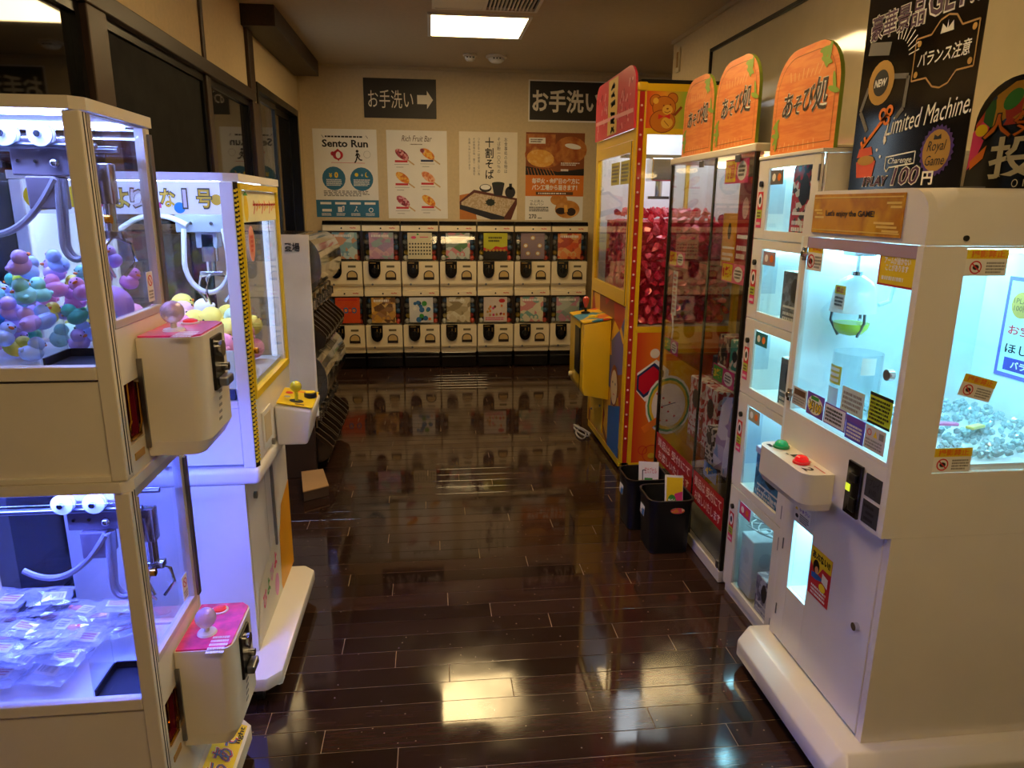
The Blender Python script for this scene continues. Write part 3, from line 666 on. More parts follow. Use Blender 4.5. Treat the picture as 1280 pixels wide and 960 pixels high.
# ================================================================== LEFT CRANE MACHINES
M_HOSE = mat('grey_hose', '#8e8a90', .35, var=.05, coat=.2)
M_BRACKET = mat('mauve_grey_metal', '#8b7f86', .4, .5, var=.08)
M_PINKTOP = mat('pink_control_plate', '#e8356f', .3, var=.25, scale=40, coat=.5)
M_BRASS = mat('polished_brass', '#d29a3a', .2, 1)
M_MAROON = mat('maroon_sheet', '#6a1226', .35)
M_LEDA = emat('blue_led_strip', LED_A, LED_A_STR); M_LEDA2 = emat('deep_blue_led_strip', LED_A2, LED_A2_STR); M_LEDB = emat('white_led_tube', LED_B, LED_B_STR)
G_CRYST = mat('crystal_knob', '#e6dcf4', .05, var=.03, trans=.6, coat=.6, bump=.6, bscale=110)
M_INNER = mat('pale_inner_panel', '#dfe2ea', .4, var=.03)
def arc(p0, p1, sag, n=14, side=(0, 0, -1)):
    p0, p1, s = Vector(p0), Vector(p1), Vector(side)
    return [p0.lerp(p1, i/n)+s*(sag*4*(i/n)*(1-i/n)) for i in range(n+1)]
def control_box(t, x0, x1, y0, y1, z0, z1):
    """box on the aisle side: rounded body, pink plate, crystal joystick, button, coin mechanism on the outer face"""
    def bd(b):
        r = .028; pts = [(x0, y0), (x1-r, y0)]+[(x1-r+r*math.sin(PI/2*k/6), y0+r-r*math.cos(PI/2*k/6)) for k in range(1, 7)]+[(x1, y1-r)]+[(x1-r+r*math.cos(PI/2*k/6), y1-r+r*math.sin(PI/2*k/6)) for k in range(1, 7)]+[(x0, y1)]
        b.prism(pts, 'z', z0+.03, z1); q = [((x-x0)*.86+x0, (y-(y0+y1)/2)*.97+(y0+y1)/2) for x, y in pts]; n = len(pts)
        A = [b.bm.verts.new((x, y, z0)) for x, y in q]; B = [b.bm.verts.new((x, y, z0+.0299)) for x, y in pts]
        b.bm.faces.new(A[::-1])
        for k in range(n): b.bm.faces.new((A[k], A[(k+1) % n], B[(k+1) % n], B[k]))
    c = one(bd, 'control_box', M_CREAM, t, True)
    one(lambda b: b.prism([(x0+.003, y0+.003), (x1-.02, y0+.003), (x1-.004, y0+.02), (x1-.004, y1-.02), (x1-.02, y1-.003), (x0+.003, y1-.003)], 'z', z1+.0002, z1+.004), 'control_plate', M_PINKTOP, c)
    jx, jy = x0+.052, y0+.065
    one(lambda b: (b.lathe([(.022, z1+.004), (.02, z1+.008), (.006, z1+.01), (.006, z1+.024)], (jx, jy, 0), seg=20)), 'joystick_stem', M_WHITE2, c, True)
    one(lambda b: b.ball((jx, jy, z1+.042), .0235, 20), 'joystick_ball', G_CRYST, c, True)
    one(lambda b: b.lathe([(.016, z1+.004), (.015, z1+.011), (.008, z1+.014), (0, z1+.0145)], (x0+.055, y1-.035, 0), seg=20), 'push_button', mat('red_button', '#d8202a', .2, coat=.5, emit=(.8, .05, .05), estr=.3), c, True)
    one(lambda b: b.lathe([(.0195, z1+.004), (.0195, z1+.007), (.0165, z1+.0075)], (x0+.055, y1-.035, 0), seg=20), 'button_ring', M_WHITE, c, True)
    Fp = Face((x1-.05, y0+.05, z1+.0042), (1, 0, 0), (0, 1, 0), .04, .07)
    def pr(b): loose_rows(Fp, b, 0, 0, 1, 1, 5, 0, .0006, 21)
    one(pr, 'print', M_WINK, c)
    ym = (y0+y1)/2
    cm = one(lambda b: b.box(x1-.004, x1+.006, ym-.035, ym+.035, z1-.125, z1-.012, bev=.003), 'coin_mechanism', mat('gunmetal', '#2e2e30', .3, .8), c)
    one(lambda b: (b.cyl((x1+.01, ym, z1-.04), .017, .012, 'x', 18), b.cyl((x1+.012, ym+.012, z1-.082), .009, .018, 'x', 14)), 'coin_knob', M_CHROME, cm, True)
    one(lambda b: b.box(x1+.006, x1+.026, ym-.024, ym+.024, z1-.118, z1-.098, bev=.004), 'return_lip', M_STEEL, cm)
    def vents(b):
        for k in range(5): b.box(x1-.0005, x1+.0006, ym-.02+.004*k, ym+.004*k, z0+.03+.014*k+.02, z0+.036+.014*k+.02)
    one(vents, 'vent_slot', M_GREY, c)
    one(lambda b: b.box(x0-.001, x0+.008, y0-.006, y0-.0005, z0+.02, z1-.04), 'hinge', M_STEEL, c)
def crane(t, x, y, zr, x_lo, x_hi):
    """carriage on a rail with two wheels, motor box, hose loops and a claw"""
    one(lambda b: (b.cyl(((x_lo+x_hi)/2, y-.035, zr-.018), .006, x_hi-x_lo, 'x', 12), b.cyl(((x_lo+x_hi)/2, y+.06, zr-.018), .006, x_hi-x_lo, 'x', 12)), 'rail', M_STEEL, t, True)
    g = one(lambda b: (b.box(x-.065, x+.04, y-.02, y+.05, zr-.07, zr-.005, bev=.003), b.box(x-.04, x+.012, y-.03, y+.02, zr-.13, zr-.071, bev=.003)), 'crane_carriage', M_BRACKET, t)
    def wh(b):
        for dx in (-.055, .005): b.lathe([(.008, 0), (.021, .001), (.021, .006), (.017, .009), (.021, .012), (.021, .017), (.008, .018)], (x+dx, y-.05, zr), 'y', 22)
    one(wh, 'wheel', mat('translucent_wheel', '#dcdce6', .3, coat=.4), g, True)
    one(lambda b: [b.cyl((x+dx, y-.054, zr), .006, .008, 'y', 10) for dx in (-.055, .005)], 'axle', M_CHROME, g, True)
    one(lambda b: [b.cyl((x-.05+.03*k, y-.022, zr-.045), .0035, .006, 'y', 8) for k in range(4)]+[b.ball((x+.015, y-.03, zr-.048), .009, 10)], 'bolt', M_CHROME, g, True)
    def hs(b):
        b.tube(arc((x+.012, y-.03, zr-.075), (x-.17, y-.01, zr-.16), .05), .0065)
        for k, dx in enumerate((.0, .012)):
            p = [(x+.014-.0+dx*.4, y-.028+.012*k, zr-.075)]
            for i in range(13):
                a = PI*i/12; p.append((x+.03-.022*math.cos(a)+dx*.3, y-.028+.012*k, zr-.19-.032*math.sin(a)))
            p.append((x+.046+dx*.3, y-.026, zr-.075)); b.tube(p, .0055)
    one(hs, 'hose', M_HOSE, g, True)
    def cw(b):
        cx, cy, cz = x+.075, y+.03, zr-.10
        b.box(cx-.014, cx+.014, cy-.014, cy+.014, cz-.02, cz+.055, bev=.002); b.cyl((cx, cy, cz-.05), .011, .06, 'z', 12); b.box(cx-.022, cx+.022, cy-.012, cy+.012, cz-.085, cz-.07, bev=.002)
        for k in range(3):
            a = 2.1*k+.4; dx, dy = math.cos(a), math.sin(a)
            b.tube([(cx, cy, cz-.08), (cx+.03*dx, cy+.03*dy, cz-.095), (cx+.035*dx, cy+.035*dy, cz-.13), (cx+.012*dx, cy+.012*dy, cz-.158)], .0035, 6)
    one(cw, 'claw', M_CHROME, g, True)
def mini_crane(name, label, zb, zg0, zg1, zt, led, base):
    X0, X1, Y0, Y1 = -1.055, -.58, 1.33, 1.635
    t = thing(name, label, 'crane machine', ((X0+X1)/2, (Y0+Y1)/2, zb if not base else 0)); P = .03
    def posts(b):
        pass
    pieces('corner_post', M_CREAM, t, [(xa, xb, ya, yb, zb, zt-.022) for (xa, xb, ya, yb) in ((X1-P, X1, Y0, Y0+P), (X1-P*.7, X1, Y1-.02, Y1), (X0, X0+P, Y0, Y0+P), (X0, X0+P, Y1-P, Y1))], .003)
    def groove(b):
        b.box(X1-.0005, X1+.0008, Y0+.010, Y0+.0125, zb+.01, zt-.024); b.box(X1-.0005, X1+.0008, Y0+.021, Y0+.0225, zb+.01, zt-.024)
    one(groove, 'post_groove', M_DARK, t)
    def lid(b):
        c = .035; b.prism([(X0-.004, Y0-.004), (X1-c*.4, Y0-.004), (X1+.004, Y0+c*.5), (X1+.004, Y1+.004), (X0-.004, Y1+.004)], 'z', zt-.021, zt)
    one(lid, 'top_cover', M_CREAM, t)
    pieces('sill', M_CREAM, t, [(X0+P, X1-P, Y0, Y0+.02, zg0-.026, zg0), (X0+P, X1-P, Y1-.02, Y1, zg0-.026, zg0)], .002)
    one(lambda b: b.box(X0+P, X1-P, Y0+.006, Y0+.012, zb+.012, zg0-.03), 'side_panel', M_CREAM, t)
    one(lambda b: b.box(X0+P, X1-P, Y0, Y0+.02, zb, zb+.0115, bev=.001), 'bottom_rail', M_CREAM, t)
    one(lambda b: b.box(X0+P, X1-P, Y1-.012, Y1-.004, zb, zg0-.03), 'side_panel', M_CREAM, t)
    one(lambda b: b.box(X0+P+.001, X1-P-.001, Y0+.006, Y0+.010, zg0, zg1), 'side_pane', G_PANE, t)
    one(lambda b: b.box(X0+P+.001, X1-.022, Y1-.010, Y1-.006, zg0, zg1), 'side_pane', G_PANE, t)
    one(lambda b: (b.box(X0, X0+.01, Y0+P+.001, Y1-P-.001, zb, zt-.022), b.box(X0+.01, X0+.03, Y0+.14, Y0+.165, zg0, zg1-.005)), 'rear_panel', M_INNER, t)
    # aisle side: framed glass door over a panel with the prize opening
    def dr(b):
        b.box(X1-.016, X1-.002, Y0+P+.001, Y1-.022, zg1+.001, zt-.0225); b.box(X1-.016, X1+.001, Y0+P+.001, Y1-.022, zg0+.062, zg0+.078, bev=.002)
        b.box(X1-.016, X1+.001, Y1-.04, Y1-.022, zg0+.078, zg1); b.box(X1-.016, X1+.001, Y0+P+.001, Y0+P+.006, zg0+.078, zg1)
    d = one(dr, 'front_door', mat('aluminium_frame', '#cfc8bc', .35, .3), t)
    one(lambda b: b.box(X1-.012, X1-.008, Y0+P+.006, Y1-.041, zg0+.0785, zg1-.0005), 'front_pane', G_PANE, d)
    one(lambda b: (b.cyl((X1+.005, Y0+P+.018, zg0+.26), .008, .01, 'x', 14)), 'lock', M_BRASS, d, True)
    one(lambda b: b.box(X1+.001, X1+.006, Y1-.022, Y1-.005, zg0+.07, zg1-.01), 'hinge_strip', M_STEEL, d)
    Fs = Face((X1-.0075, Y1-.085, zg0+.15), (0, 1, 0), (0, 0, 1), .032, .062)
    b = MB(); Fs.slab(b, .0006); st = b.build('sticker', M_PAPER, d)
    b = MB(); Fs.ring(b, .5, .3, .009, .0115, .0012, 0); Fs.line(b, [(.28, .18), (.72, .42)], .0025, .0012, 0); loose_rows(Fs, b, .12, .6, .88, .92, 3, 1, .0012, 5); b.build('print', [M_RED, M_GREY], st)
    oy0, oy1, oz0, oz1 = Y0+P+.006, Y0+P+.08, zg0-.165, zg0-.045
    def fp(b):
        x0, x1 = X1-.012, X1-.001; ya, yb, za, zc = Y0+P+.001, Y1-.021, zb, zg0+.0615
        b.box(x0, x1, ya, yb, oz1, zc); b.box(x0, x1, ya, yb, za, oz0); b.box(x0, x1, ya, oy0, oz0, oz1); b.box(x0, x1, oy1, yb, oz0, oz1)
    one(fp, 'front_panel', M_CREAM, t)
    def ch(b):
        b.box(X1-.09, X1-.085, oy0, oy1, oz0, oz1); b.box(X1-.085, X1-.0125, oy0, oy0+.003, oz0, oz1); b.box(X1-.085, X1-.0125, oy1-.003, oy1, oz0, oz1); b.box(X1-.085, X1-.0125, oy0+.003, oy1-.003, oz0, oz0+.004)
    c_ = one(ch, 'prize_opening', M_MAROON, t)
    def br(b):
        for k in range(2): b.tube([(X1-.006-.02*k, oy0+.005, oz0+.03), (X1-.006-.02*k, oy0+.012, oz0+.008), (X1-.006-.02*k, oy1-.012, oz0+.006), (X1-.006-.02*k, oy1-.004, oz0+.03), (X1-.006-.02*k, oy1-.003, oz1-.01)], .004, 8)
    one(br, 'brass_lip', M_BRASS, c_, True)
    one(lambda b: b.box(X1-.001, X1+.0012, oy0+.01, oy1-.02, oz0-.034, oz0-.02), 'name_plate', M_GOLD, t)
    control_box(t, X1+.001, X1+.122, Y0+.108, Y1-.005, zg0-.212, zg0+.032)
    # inside
    one(lambda b: b.box(X0+.011, X1-.013, Y0+.0205, Y1-.0205, zg0-.02, zg0-.006), 'prize_floor', M_INNER, t)
    cx0, cx1, cy0, cy1 = X1-.125, X1-.032, Y0+.022, Y0+.115
    one(lambda b: (b.box(cx0, cx1, cy0, cy1, zg0-.0055, zg0-.003), b.box(cx0-.004, cx0, cy0, cy1, zg0-.0055, zg0+.012), b.box(cx0, cx1, cy1, cy1+.004, zg0-.0055, zg0+.012)), 'drop_chute', mat('black_chute', '#0a0a12', .5), t)
    one(lambda b: (b.box(cx0-.007, cx0-.0045, cy0, cy1+.004, zg0-.0055, zg0+.085), b.box(cx0-.007, cx1, cy1+.0045, cy1+.007, zg0-.0055, zg0+.085)), 'acrylic_guard', G_ACRY, t)
    pieces('led_strip', led, t, [(X0+.04, X1-.04, Y1-.042, Y1-.022, zt-.026, zt-.0222), (X0+.04, X1-.04, Y0+.034, Y0+.05, zt-.026, zt-.0222)])
    crane(t, -.69, 1.455, zg1-.03, X0+.012, X1-.018)
    if base:
        def bs(b):
            x1, y0, y1 = -.50, Y0-.07, Y1+.065; r = .03
            pts = [(X0, y0), (x1-r, y0), (x1, y0+r), (x1, y1-r), (x1-r, y1), (X0, y1)]; b.prism(pts, 'z', .035, .075)
            A = [b.bm.verts.new((x, y, .0751)) for x, y in pts]; q = [(X0, Y0), (X1+.006, Y0), (X1+.01, Y0+.004), (X1+.01, Y1-.004), (X1+.006, Y1), (X0, Y1)]
            B = [b.bm.verts.new((x, y, zb-.0005)) for x, y in q]; n = 6; b.bm.faces.new(B)
            for k in range(n): b.bm.faces.new((A[k], A[(k+1) % n], B[(k+1) % n], B[k]))
        bb = one(bs, 'base_skirt', M_CREAM, t)
        Fb = Face((-.571, 1.40, zb+.0005), (0, 1, 0), (-.919, 0, .394), .27, .072)
        b = MB(); nn = .002
        Fb.rect(b, .06, .02, .98, .96, .0012, 1); Fb.glyph(b, 'ぷちあそ', .46, .48, .74, .74, .0018, 2, bold=.045); Fb.glyph(b, 'ぷちあそ', .46, .48, .71, .68, .0024, 3, bold=.03); Fb.glyph(b, 'ぷちあそ', .46, .48, .67, .6, .003, 0); Fb.glyph(b, 'light', .84, .84, .22, .24, .0024, 4, bold=.02)
        b.build('print', [M_BLUE, M_YEL, M_WINK, M_RED, M_INK], bb)
        one(lambda b: [b.cyl((x, y, .0175), .017, .034, 'z', 12) for x in (-1.02, -.55) for y in (1.33, 1.63)], 'foot', M_BLACK, t, True)
    return t
upper_crane = mini_crane('crane_machine', 'cream crane machine stacked on top, filled with pastel ducks', .907, 1.131, 1.567, 1.592, M_LEDA, False)
lower_crane = mini_crane('crane_machine', 'cream crane machine at the bottom of the stack, filled with clear packets', .105, .43, .862, .906, M_LEDA2, True)
# ducks in the upper machine
def duck_proto(nm, col, label):
    t = thing('rubber_duck', label, 'toy duck', group='toys in the upper crane machine')
    m = mat('toy_'+nm, col, .4, var=.03, coat=.2)
    one(lambda b: (b.ball((-.003, 0, -.009), (.028, .024, .02), 12), b.ball((.007, 0, .014), .0185, 12), b.ball((-.027, 0, .0), (.007, .007, .006), 8)), 'body', m, t, True)
    one(lambda b: b.ball((.026, 0, .011), (.006, .007, .0035), 8), 'beak', M_ORANGE, t, True)
    one(lambda b: [b.ball((.0225, s*.008, .018), .0022, 6) for s in (-1, 1)], 'eye', M_INK, t, True)
    return t
def settle(n, lo, hi, R, seed, keep=None, fixed=(), it=420):
    """drop n balls of radius R into a box and let them push apart"""
    import numpy as np
    g = np.random.default_rng(seed); P = np.stack([g.uniform(lo[0]+R, hi[0]-R, n), g.uniform(lo[1]+R, hi[1]-R, n), g.uniform(lo[2]+R, hi[2]-R, n)], 1)
    Fx = np.array([f[:3] for f in fixed]) if fixed else None
    for k in range(it):
        P[:, 2] -= .0016 if k < it*.75 else 0
        for rep in range(2):
            D = P[:, None]-P[None]; d = np.linalg.norm(D, axis=2)+1e-9; np.fill_diagonal(d, 9); o = np.clip(2*R-d, 0, None)
            P += (D/d[..., None]*o[..., None]).sum(1)*.45
            for f in fixed:
                v = P-np.array(f[:3]); l = np.linalg.norm(v, axis=1)+1e-9; P += v/l[:, None]*np.clip(R+f[3]-l, 0, None)[:, None]
            if keep:
                kx, ky = keep[0]-R, keep[1]+R; ins = (P[:, 0] > kx) & (P[:, 1] < ky)
                px, py = P[:, 0]-kx, ky-P[:, 1]; P[ins & (px < py), 0] = kx; P[ins & (px >= py), 1] = ky
            P[:, 0] = P[:, 0].clip(lo[0]+R, hi[0]-R); P[:, 1] = P[:, 1].clip(lo[1]+R, hi[1]-R); P[:, 2] = np.maximum(P[:, 2], lo[2]+R)
    out = []
    for p in P[P[:, 2].argsort()]:
        if all((p[0]-q[0])**2+(p[1]-q[1])**2+(p[2]-q[2])**2 > (1.97*R)**2 for q in out): out.append(p)
    return [tuple(float(c) for c in p) for p in out]
DUCKS = [('lilac', '#c8a4e0', 'lilac rubber duck in the toy pile of the upper crane machine'), ('pink', '#ee9ac8', 'pink rubber duck in the toy pile of the upper crane machine'), ('green', '#3fae86', 'sea green rubber duck in the toy pile of the upper crane machine'), ('mint', '#8edcc0', 'mint rubber duck in the toy pile of the upper crane machine'), ('blue', '#2f86d8', 'bright blue rubber duck in the toy pile of the upper crane machine'), ('yellow', '#efe04a', 'yellow rubber duck in the toy pile of the upper crane machine'), ('sky', '#a8c4f0', 'sky blue rubber duck in the toy pile of the upper crane machine'), ('lime', '#cfe83a', 'lime rubber duck in the toy pile of the upper crane machine')]
protos = [duck_proto(*d) for d in DUCKS]; usedp = [False]*len(protos); r = random.Random(11)
sp = settle(88, (-1.022, 1.362, 1.1265), (-.604, 1.606, 1.4), .0262, 4, (-.716, 1.456), ((-.655, 1.535, 1.15, .046), (-.655, 1.535, 1.17, .045), (-.655, 1.535, 1.212, .047), (-.615, 1.485, 1.325, .075), (-.66, 1.43, 1.345, .06)))
for n_, (x, y, z) in enumerate(sp):
    k = n_ if n_ < 8 else r.choice((0, 0, 1, 1, 2, 3, 3, 4, 5, 6, 6, 7)); rot = (r.uniform(-.6, .6), r.uniform(-.6, .6), r.uniform(0, 6.28))
    o = protos[k] if not usedp[k] else copy_tree(protos[k], parent=None); usedp[k] = True
    o.location = (x, y, z); o.rotation_euler = rot; o.scale = (.755, .755, .755)
dl = thing('plush_doll', 'large lilac round-headed doll standing among the ducks by the chute', 'doll', (-.655, 1.535, 1.1255))
DX, DY = -.655, 1.535
one(lambda b: (b.ball((DX, DY, 1.213), (.042, .038, .042), 18), b.ball((DX, DY, 1.163), (.032, .03, .033), 14), b.lathe([(.03, 1.1257), (.042, 1.15), (.03, 1.17)], (DX, DY, 0), seg=18)), 'body', mat('lilac_soft', '#c79be2', .6, var=.03), dl, True)
one(lambda b: (b.ball((DX-.018, DY-.036, 1.214), (.004, .003, .004), 8), b.ball((DX-.002, DY-.039, 1.214), (.004, .003, .004), 8)), 'eye', M_INK, dl, True)
one(lambda b: b.ball((DX-.011, DY-.038, 1.205), (.005, .004, .003), 8), 'mouth', M_RED, dl, True)
# clear packets in the lower machine
G_BAG = glass('crinkled_film', (.95, .96, .98), 3.0, .14, .2, (.9, .92, .97))
def packet_proto(i):
    t = thing('clear_packet', ('crinkled clear packet with orange trinket', 'crinkled clear packet with white barcode card', 'crinkled clear packet with white slip and red mark')[i]+' heaped in the lower crane machine', 'packet', group='packets in the lower crane machine')
    rr = random.Random(i+40)
    def bag(b):
        n = 6; V = {}
        for s in (0, 1):
            for a in range(n+1):
                for c in range(n+1):
                    e = min(a, c, n-a, n-c)/(n/2); V[s, a, c] = b.bm.verts.new((-.042+.084*a/n+rr.uniform(-.004, .004), -.033+.066*c/n+rr.uniform(-.004, .004), .012+(1 if s else -1)*(.0008+.009*e)+rr.uniform(-.004, .004)*e))
            for a in range(n):
                for c in range(n):
                    q = (V[s, a, c], V[s, a+1, c], V[s, a+1, c+1], V[s, a, c+1]); b.bm.faces.new(q if s else q[::-1])
    one(bag, 'film_bag', G_BAG, t)
    if i == 0: one(lambda b: (b.ball((.008, 0, .012), (.012, .008, .006), 8), b.ball((.02, .003, .013), (.007, .006, .005), 6)), 'trinket', mat('orange_trinket', '#ee6a3c', .35), t, True)
    F = Face((-.03, .02, .0145), (1, 0, 0), (0, 1, 0), .045 if i else .028, .03)
    b = MB(); F.slab(b, .0008); c = b.build('insert_card', M_PAPER, t)
    def br(b):
        if i == 1:
            for k in range(12): F.rect(b, .1+.066*k, .2, .1+.066*k+random.Random(k).uniform(.015, .045), .8, .0014, 0)
        else: loose_rows(F, b, .1, .15, .9, .85, 3, 1 if i == 2 else 0, .0014, i)
    one(br, 'print', [M_GREY, M_RED], c)
    return t
pk = [packet_proto(i) for i in range(3)]; up = [False]*3; n_ = 0
for lay in range(5):
    for i in range(5):
        for j in range(3):
            x, y = -.985+.086*i+.02*(lay % 2)+(.012 if j % 2 else 0), 1.395+.075*j+.012*(lay % 2)
            if x > -.645 or y > 1.575: continue
            if x+.05 > -.716 and y-.04 < 1.456: continue
            if lay > 1+2.4*min(1, (-.62-x)/.25)*(.55+.45*j/2): continue
            k = n_ if n_ < 3 else r.choice((0, 1, 1, 2, 2)); n_ += 1; o = pk[k] if not up[k] else copy_tree(pk[k]); up[k] = True
            o.location = (x, y, .450+.029*lay+r.uniform(0, .002)); o.rotation_euler = (r.uniform(-.2, .2), r.uniform(-.2, .2), r.choice((0, PI))+r.uniform(-.3, .3))
# ------------------------------------------------------------------ yellow trimmed crane machine
def chick_crane():
    X0, X1, Y0, Y1, ZT = -1.05, -.5, 1.97, 2.49, 1.497
    t = thing('crane_machine', 'white crane machine with yellow trim on a wheeled base, filled with pastel chicks', 'crane machine', (-.78, 2.23, 0))
    MY = mat('yellow_trim', '#e9c514', .35, coat=.3)
    pieces('corner_post', M_WHITE, t, [(X1-.042, X1-.008, Y0, Y0+.03, .69, ZT-.022), (X0, X0+.03, Y0, Y0+.03, .69, ZT-.022), (X0, X0+.03, Y1-.03, Y1, .69, ZT-.022), (X1-.03, X1-.008, Y1-.03, Y1, .69, ZT-.022)], .003)
    one(lambda b: b.prism([(X0, Y0-.004), (X1-.03, Y0-.004), (X1+.003, Y0+.02), (X1+.003, Y1+.003), (X0, Y1+.003)], 'z', ZT-.021, ZT), 'top_cover', M_WHITE, t)
    # chain edging along the bevelled corner
    one(lambda b: b.prism([(X1-.0078, Y0+.002), (X1+.0, Y0+.018), (X1-.012, Y0+.028), (X1-.02, Y0+.02)], 'z', .69, ZT-.0215), 'corner_strip', M_BLACK, t)
    def chain(b):
        n = 62; d = Vector((.0078, .016, 0)).normalized(); nn = Vector((d.y, -d.x, 0)); R = Matrix.Rotation(math.atan2(d.y, d.x), 4, 'Z')
        for k in range(n):
            for s in (-1, 1):
                p = Vector((X1-.0039, Y0+.010, 0))+d*(s*.0044)+nn*.002; p.z = .70+(ZT-.74)*(k+.25*(s > 0))/n+.008
                b.box(-.0035, .0035, -.002, .002, -.0032, .0032, mtx=Matrix.Translation(p) @ R)
    one(chain, 'chain_edging', MY, t, kind='stuff')
    # near side: header, glass, panels
    hd = one(lambda b: b.box(X0+.031, X1-.043, Y0+.004, Y0+.012, 1.392, ZT-.022), 'header_panel', mat('backlit_header', '#e6ecf6', .4, emit=(.6, .72, 1.0), estr=.35), t)
    Fh = Face((X0+.03, Y0+.0035, ZT-.022), (1, 0, 0), (0, 0, 1), X1-X0-.073, ZT-.022-1.392)
    b = MB(); px = lambda x: (x-(X0+.03))/Fh.w
    Fh.ell(b, px(-.645), .8, .014, d=.0012, m=4); Fh.ell(b, px(-.552), .55, .014, d=.0012, m=0); Fh.ell(b, px(-.715), .3, .014, d=.0012, m=0)
    Fh.poly(b, [(px(-.72), .55), (px(-.69), .65), (px(-.69), .82), (px(-.72), .7)], .0012, 3)
    for s, x, mm in (('ぴ', -.83, 3), ('よ', -.785, 0), ('り', -.745, 2), ('な', -.672, 0), ('1', -.63, 2), ('号', -.582, 0)):
        Fh.glyph(b, s, px(x), .52, .086 if s != '1' else None, .64, .0018, 1, bold=.05 if s != '1' else .06); Fh.glyph(b, s, px(x), .52, .074 if s != '1' else None, .54, .0026, mm, bold=.022)
    Fh.ell(b, px(-.98), .5, .04, .034, .0012, 0); Fh.ell(b, px(-.9), .5, .03, .026, .0012, 0)
    b.build('lettering', [M_YEL, mat('olive_outline', '#5c5222', .5), M_WINK, M_PINK, mat('cyan_ink', '#37a4e6', .4)], hd)
    one(lambda b: b.box(X0+.031, X1-.043, Y0+.006, Y0+.010, .886, 1.391), 'side_pane', G_PANE, t)
    one(lambda b: b.box(X0+.031, X1-.031, Y1-.010, Y1-.006, .886, 1.47), 'side_pane', G_PANE, t)
    one(lambda b: b.box(X0+.031, X1-.043, Y0+.002, Y0+.02, .866, .8855), 'sill', M_WHITE, t)
    one(lambda b: b.box(X0+.031, X1-.043, Y0+.003, Y0+.012, .70, .865), 'side_panel', M_WHITE, t)
    one(lambda b: b.box(X0+.031, X1-.031, Y1-.012, Y1-.003, .70, .885), 'side_panel', M_WHITE, t)
    one(lambda b: b.box(X0, X0+.01, Y0+.031, Y1-.031, .70, ZT-.022), 'rear_panel', M_INNER, t)
    # front with yellow framed door
    def dr(b):
        x0, x1, y0, y1, z0, z1 = X1-.02, X1+.001, Y0+.036, Y1-.004, .882, ZT-.024
        b.box(x0, x1, y0, y0+.014, z0, z1); b.box(x0, x1, y1-.016, y1, z0, z1); b.box(x0, x1, y0+.014, y1-.016, z1-.016, z1); b.box(x0, x1, y0+.014, y1-.016, z0, z0+.02)
    d = one(dr, 'front_door', MY, t)
    one(lambda b: b.box(X1-.012, X1-.008, Y0+.0505, Y1-.0205, .9025, ZT-.041), 'front_pane', G_PANE, d)
    Fs = Face((X1-.0075, Y0+.052, ZT-.042), (0, 1, 0), (0, 0, 1), Y1-Y0-.075, .085)
    b = MB(); Fs.slab(b, .001); sg = b.build('door_sign', mat('pale_yellow_card', '#f0ecc0', .4), d)
    b = MB(); Fs.ell(b, .14, .55, .024, .036, .0016, 0); Fs.poly(b, [(.08, .15), (.14, .02), (.2, .15)], .0018, 2)
    r = random.Random(8)
    for k in range(9):
        a = .34+.075*k; Fs.line(b, [(a, .3+.1*(k % 2)), (a+.03, .5), (a-.01, .75-.1*(k % 3))], .006, .0018, (1, 3, 0)[k % 3]); Fs.line(b, [(a-.02, .45), (a+.05, .42)], .005, .0018, 1)
    b.build('print', [M_YEL, M_RED, M_GREEN, M_ORANGE], sg)
    Fp = Face((X1-.0075, Y0+.115, 1.36), (0, 1, 0), (0, 0, 1), .075, .1)
    b = MB(); Fp.ell(b, .5, .5, .034, .05, .0006, 0); st = b.build('sticker', mat('salmon_card', '#e89a86', .5), d)
    one(lambda b: loose_rows(Fp, b, .3, .25, .7, .75, 4, 0, .0012, 9), 'print', M_RED, st)
    one(lambda b: b.cyl((X1+.006, Y0+.05, 1.02), .009, .012, 'x', 14), 'lock', M_BRASS, d, True)
    one(lambda b: b.box(X1-.02, X1-.002, Y0+.036, Y1-.004, .70, .881), 'front_panel', M_WHITE, t)
    op = one(lambda b: b.box(X1-.0019, X1+.003, Y0+.075, Y0+.185, .72, .83, bev=.01), 'prize_opening', M_WHITE2, t)
    one(lambda b: b.box(X1+.003, X1+.0045, Y0+.092, Y0+.168, .735, .815), 'opening_flap', mat('amber_flap', '#d8c49a', .3), op)
    one(lambda b: b.cyl((X1+.002, Y0+.19, .705), .01, .008, 'x', 14), 'lock', M_STEEL, t, True)
    # yellow control box
    def cb(b):
        x0, x1, y0, y1 = X1+.0005, X1+.117, 2.205, 2.37
        T = [(x0, y0, .808), (x1, y0, .788), (x1+.004, y1, .80), (x0, y1, .82)]; Bt = [(x0, y0+.005, .672), (x1-.022, y0+.005, .672), (x1-.022, y1-.02, .69), (x0, y1-.01, .69)]
        vT = [b.bm.verts.new(p) for p in T]; vB = [b.bm.verts.new(p) for p in Bt]; b.bm.faces.new(vT); b.bm.faces.new(vB[::-1])
        for k in range(4): b.bm.faces.new((vB[k], vB[(k+1) % 4], vT[(k+1) % 4], vT[k]))
        bmesh.ops.bevel(b.bm, geom=b.bm.edges[:], offset=.01, segments=3, affect='EDGES', profile=.5)
    c = one(cb, 'control_box', M_WHITE, t, True)
    Fc = Face((X1+.004, 2.366, .8225), (1, 0, -.17), (-.02, 1, .06), .112, .158)
    b = MB(); Fc.slab(b, .003); pl = b.build('control_plate', MY, c)
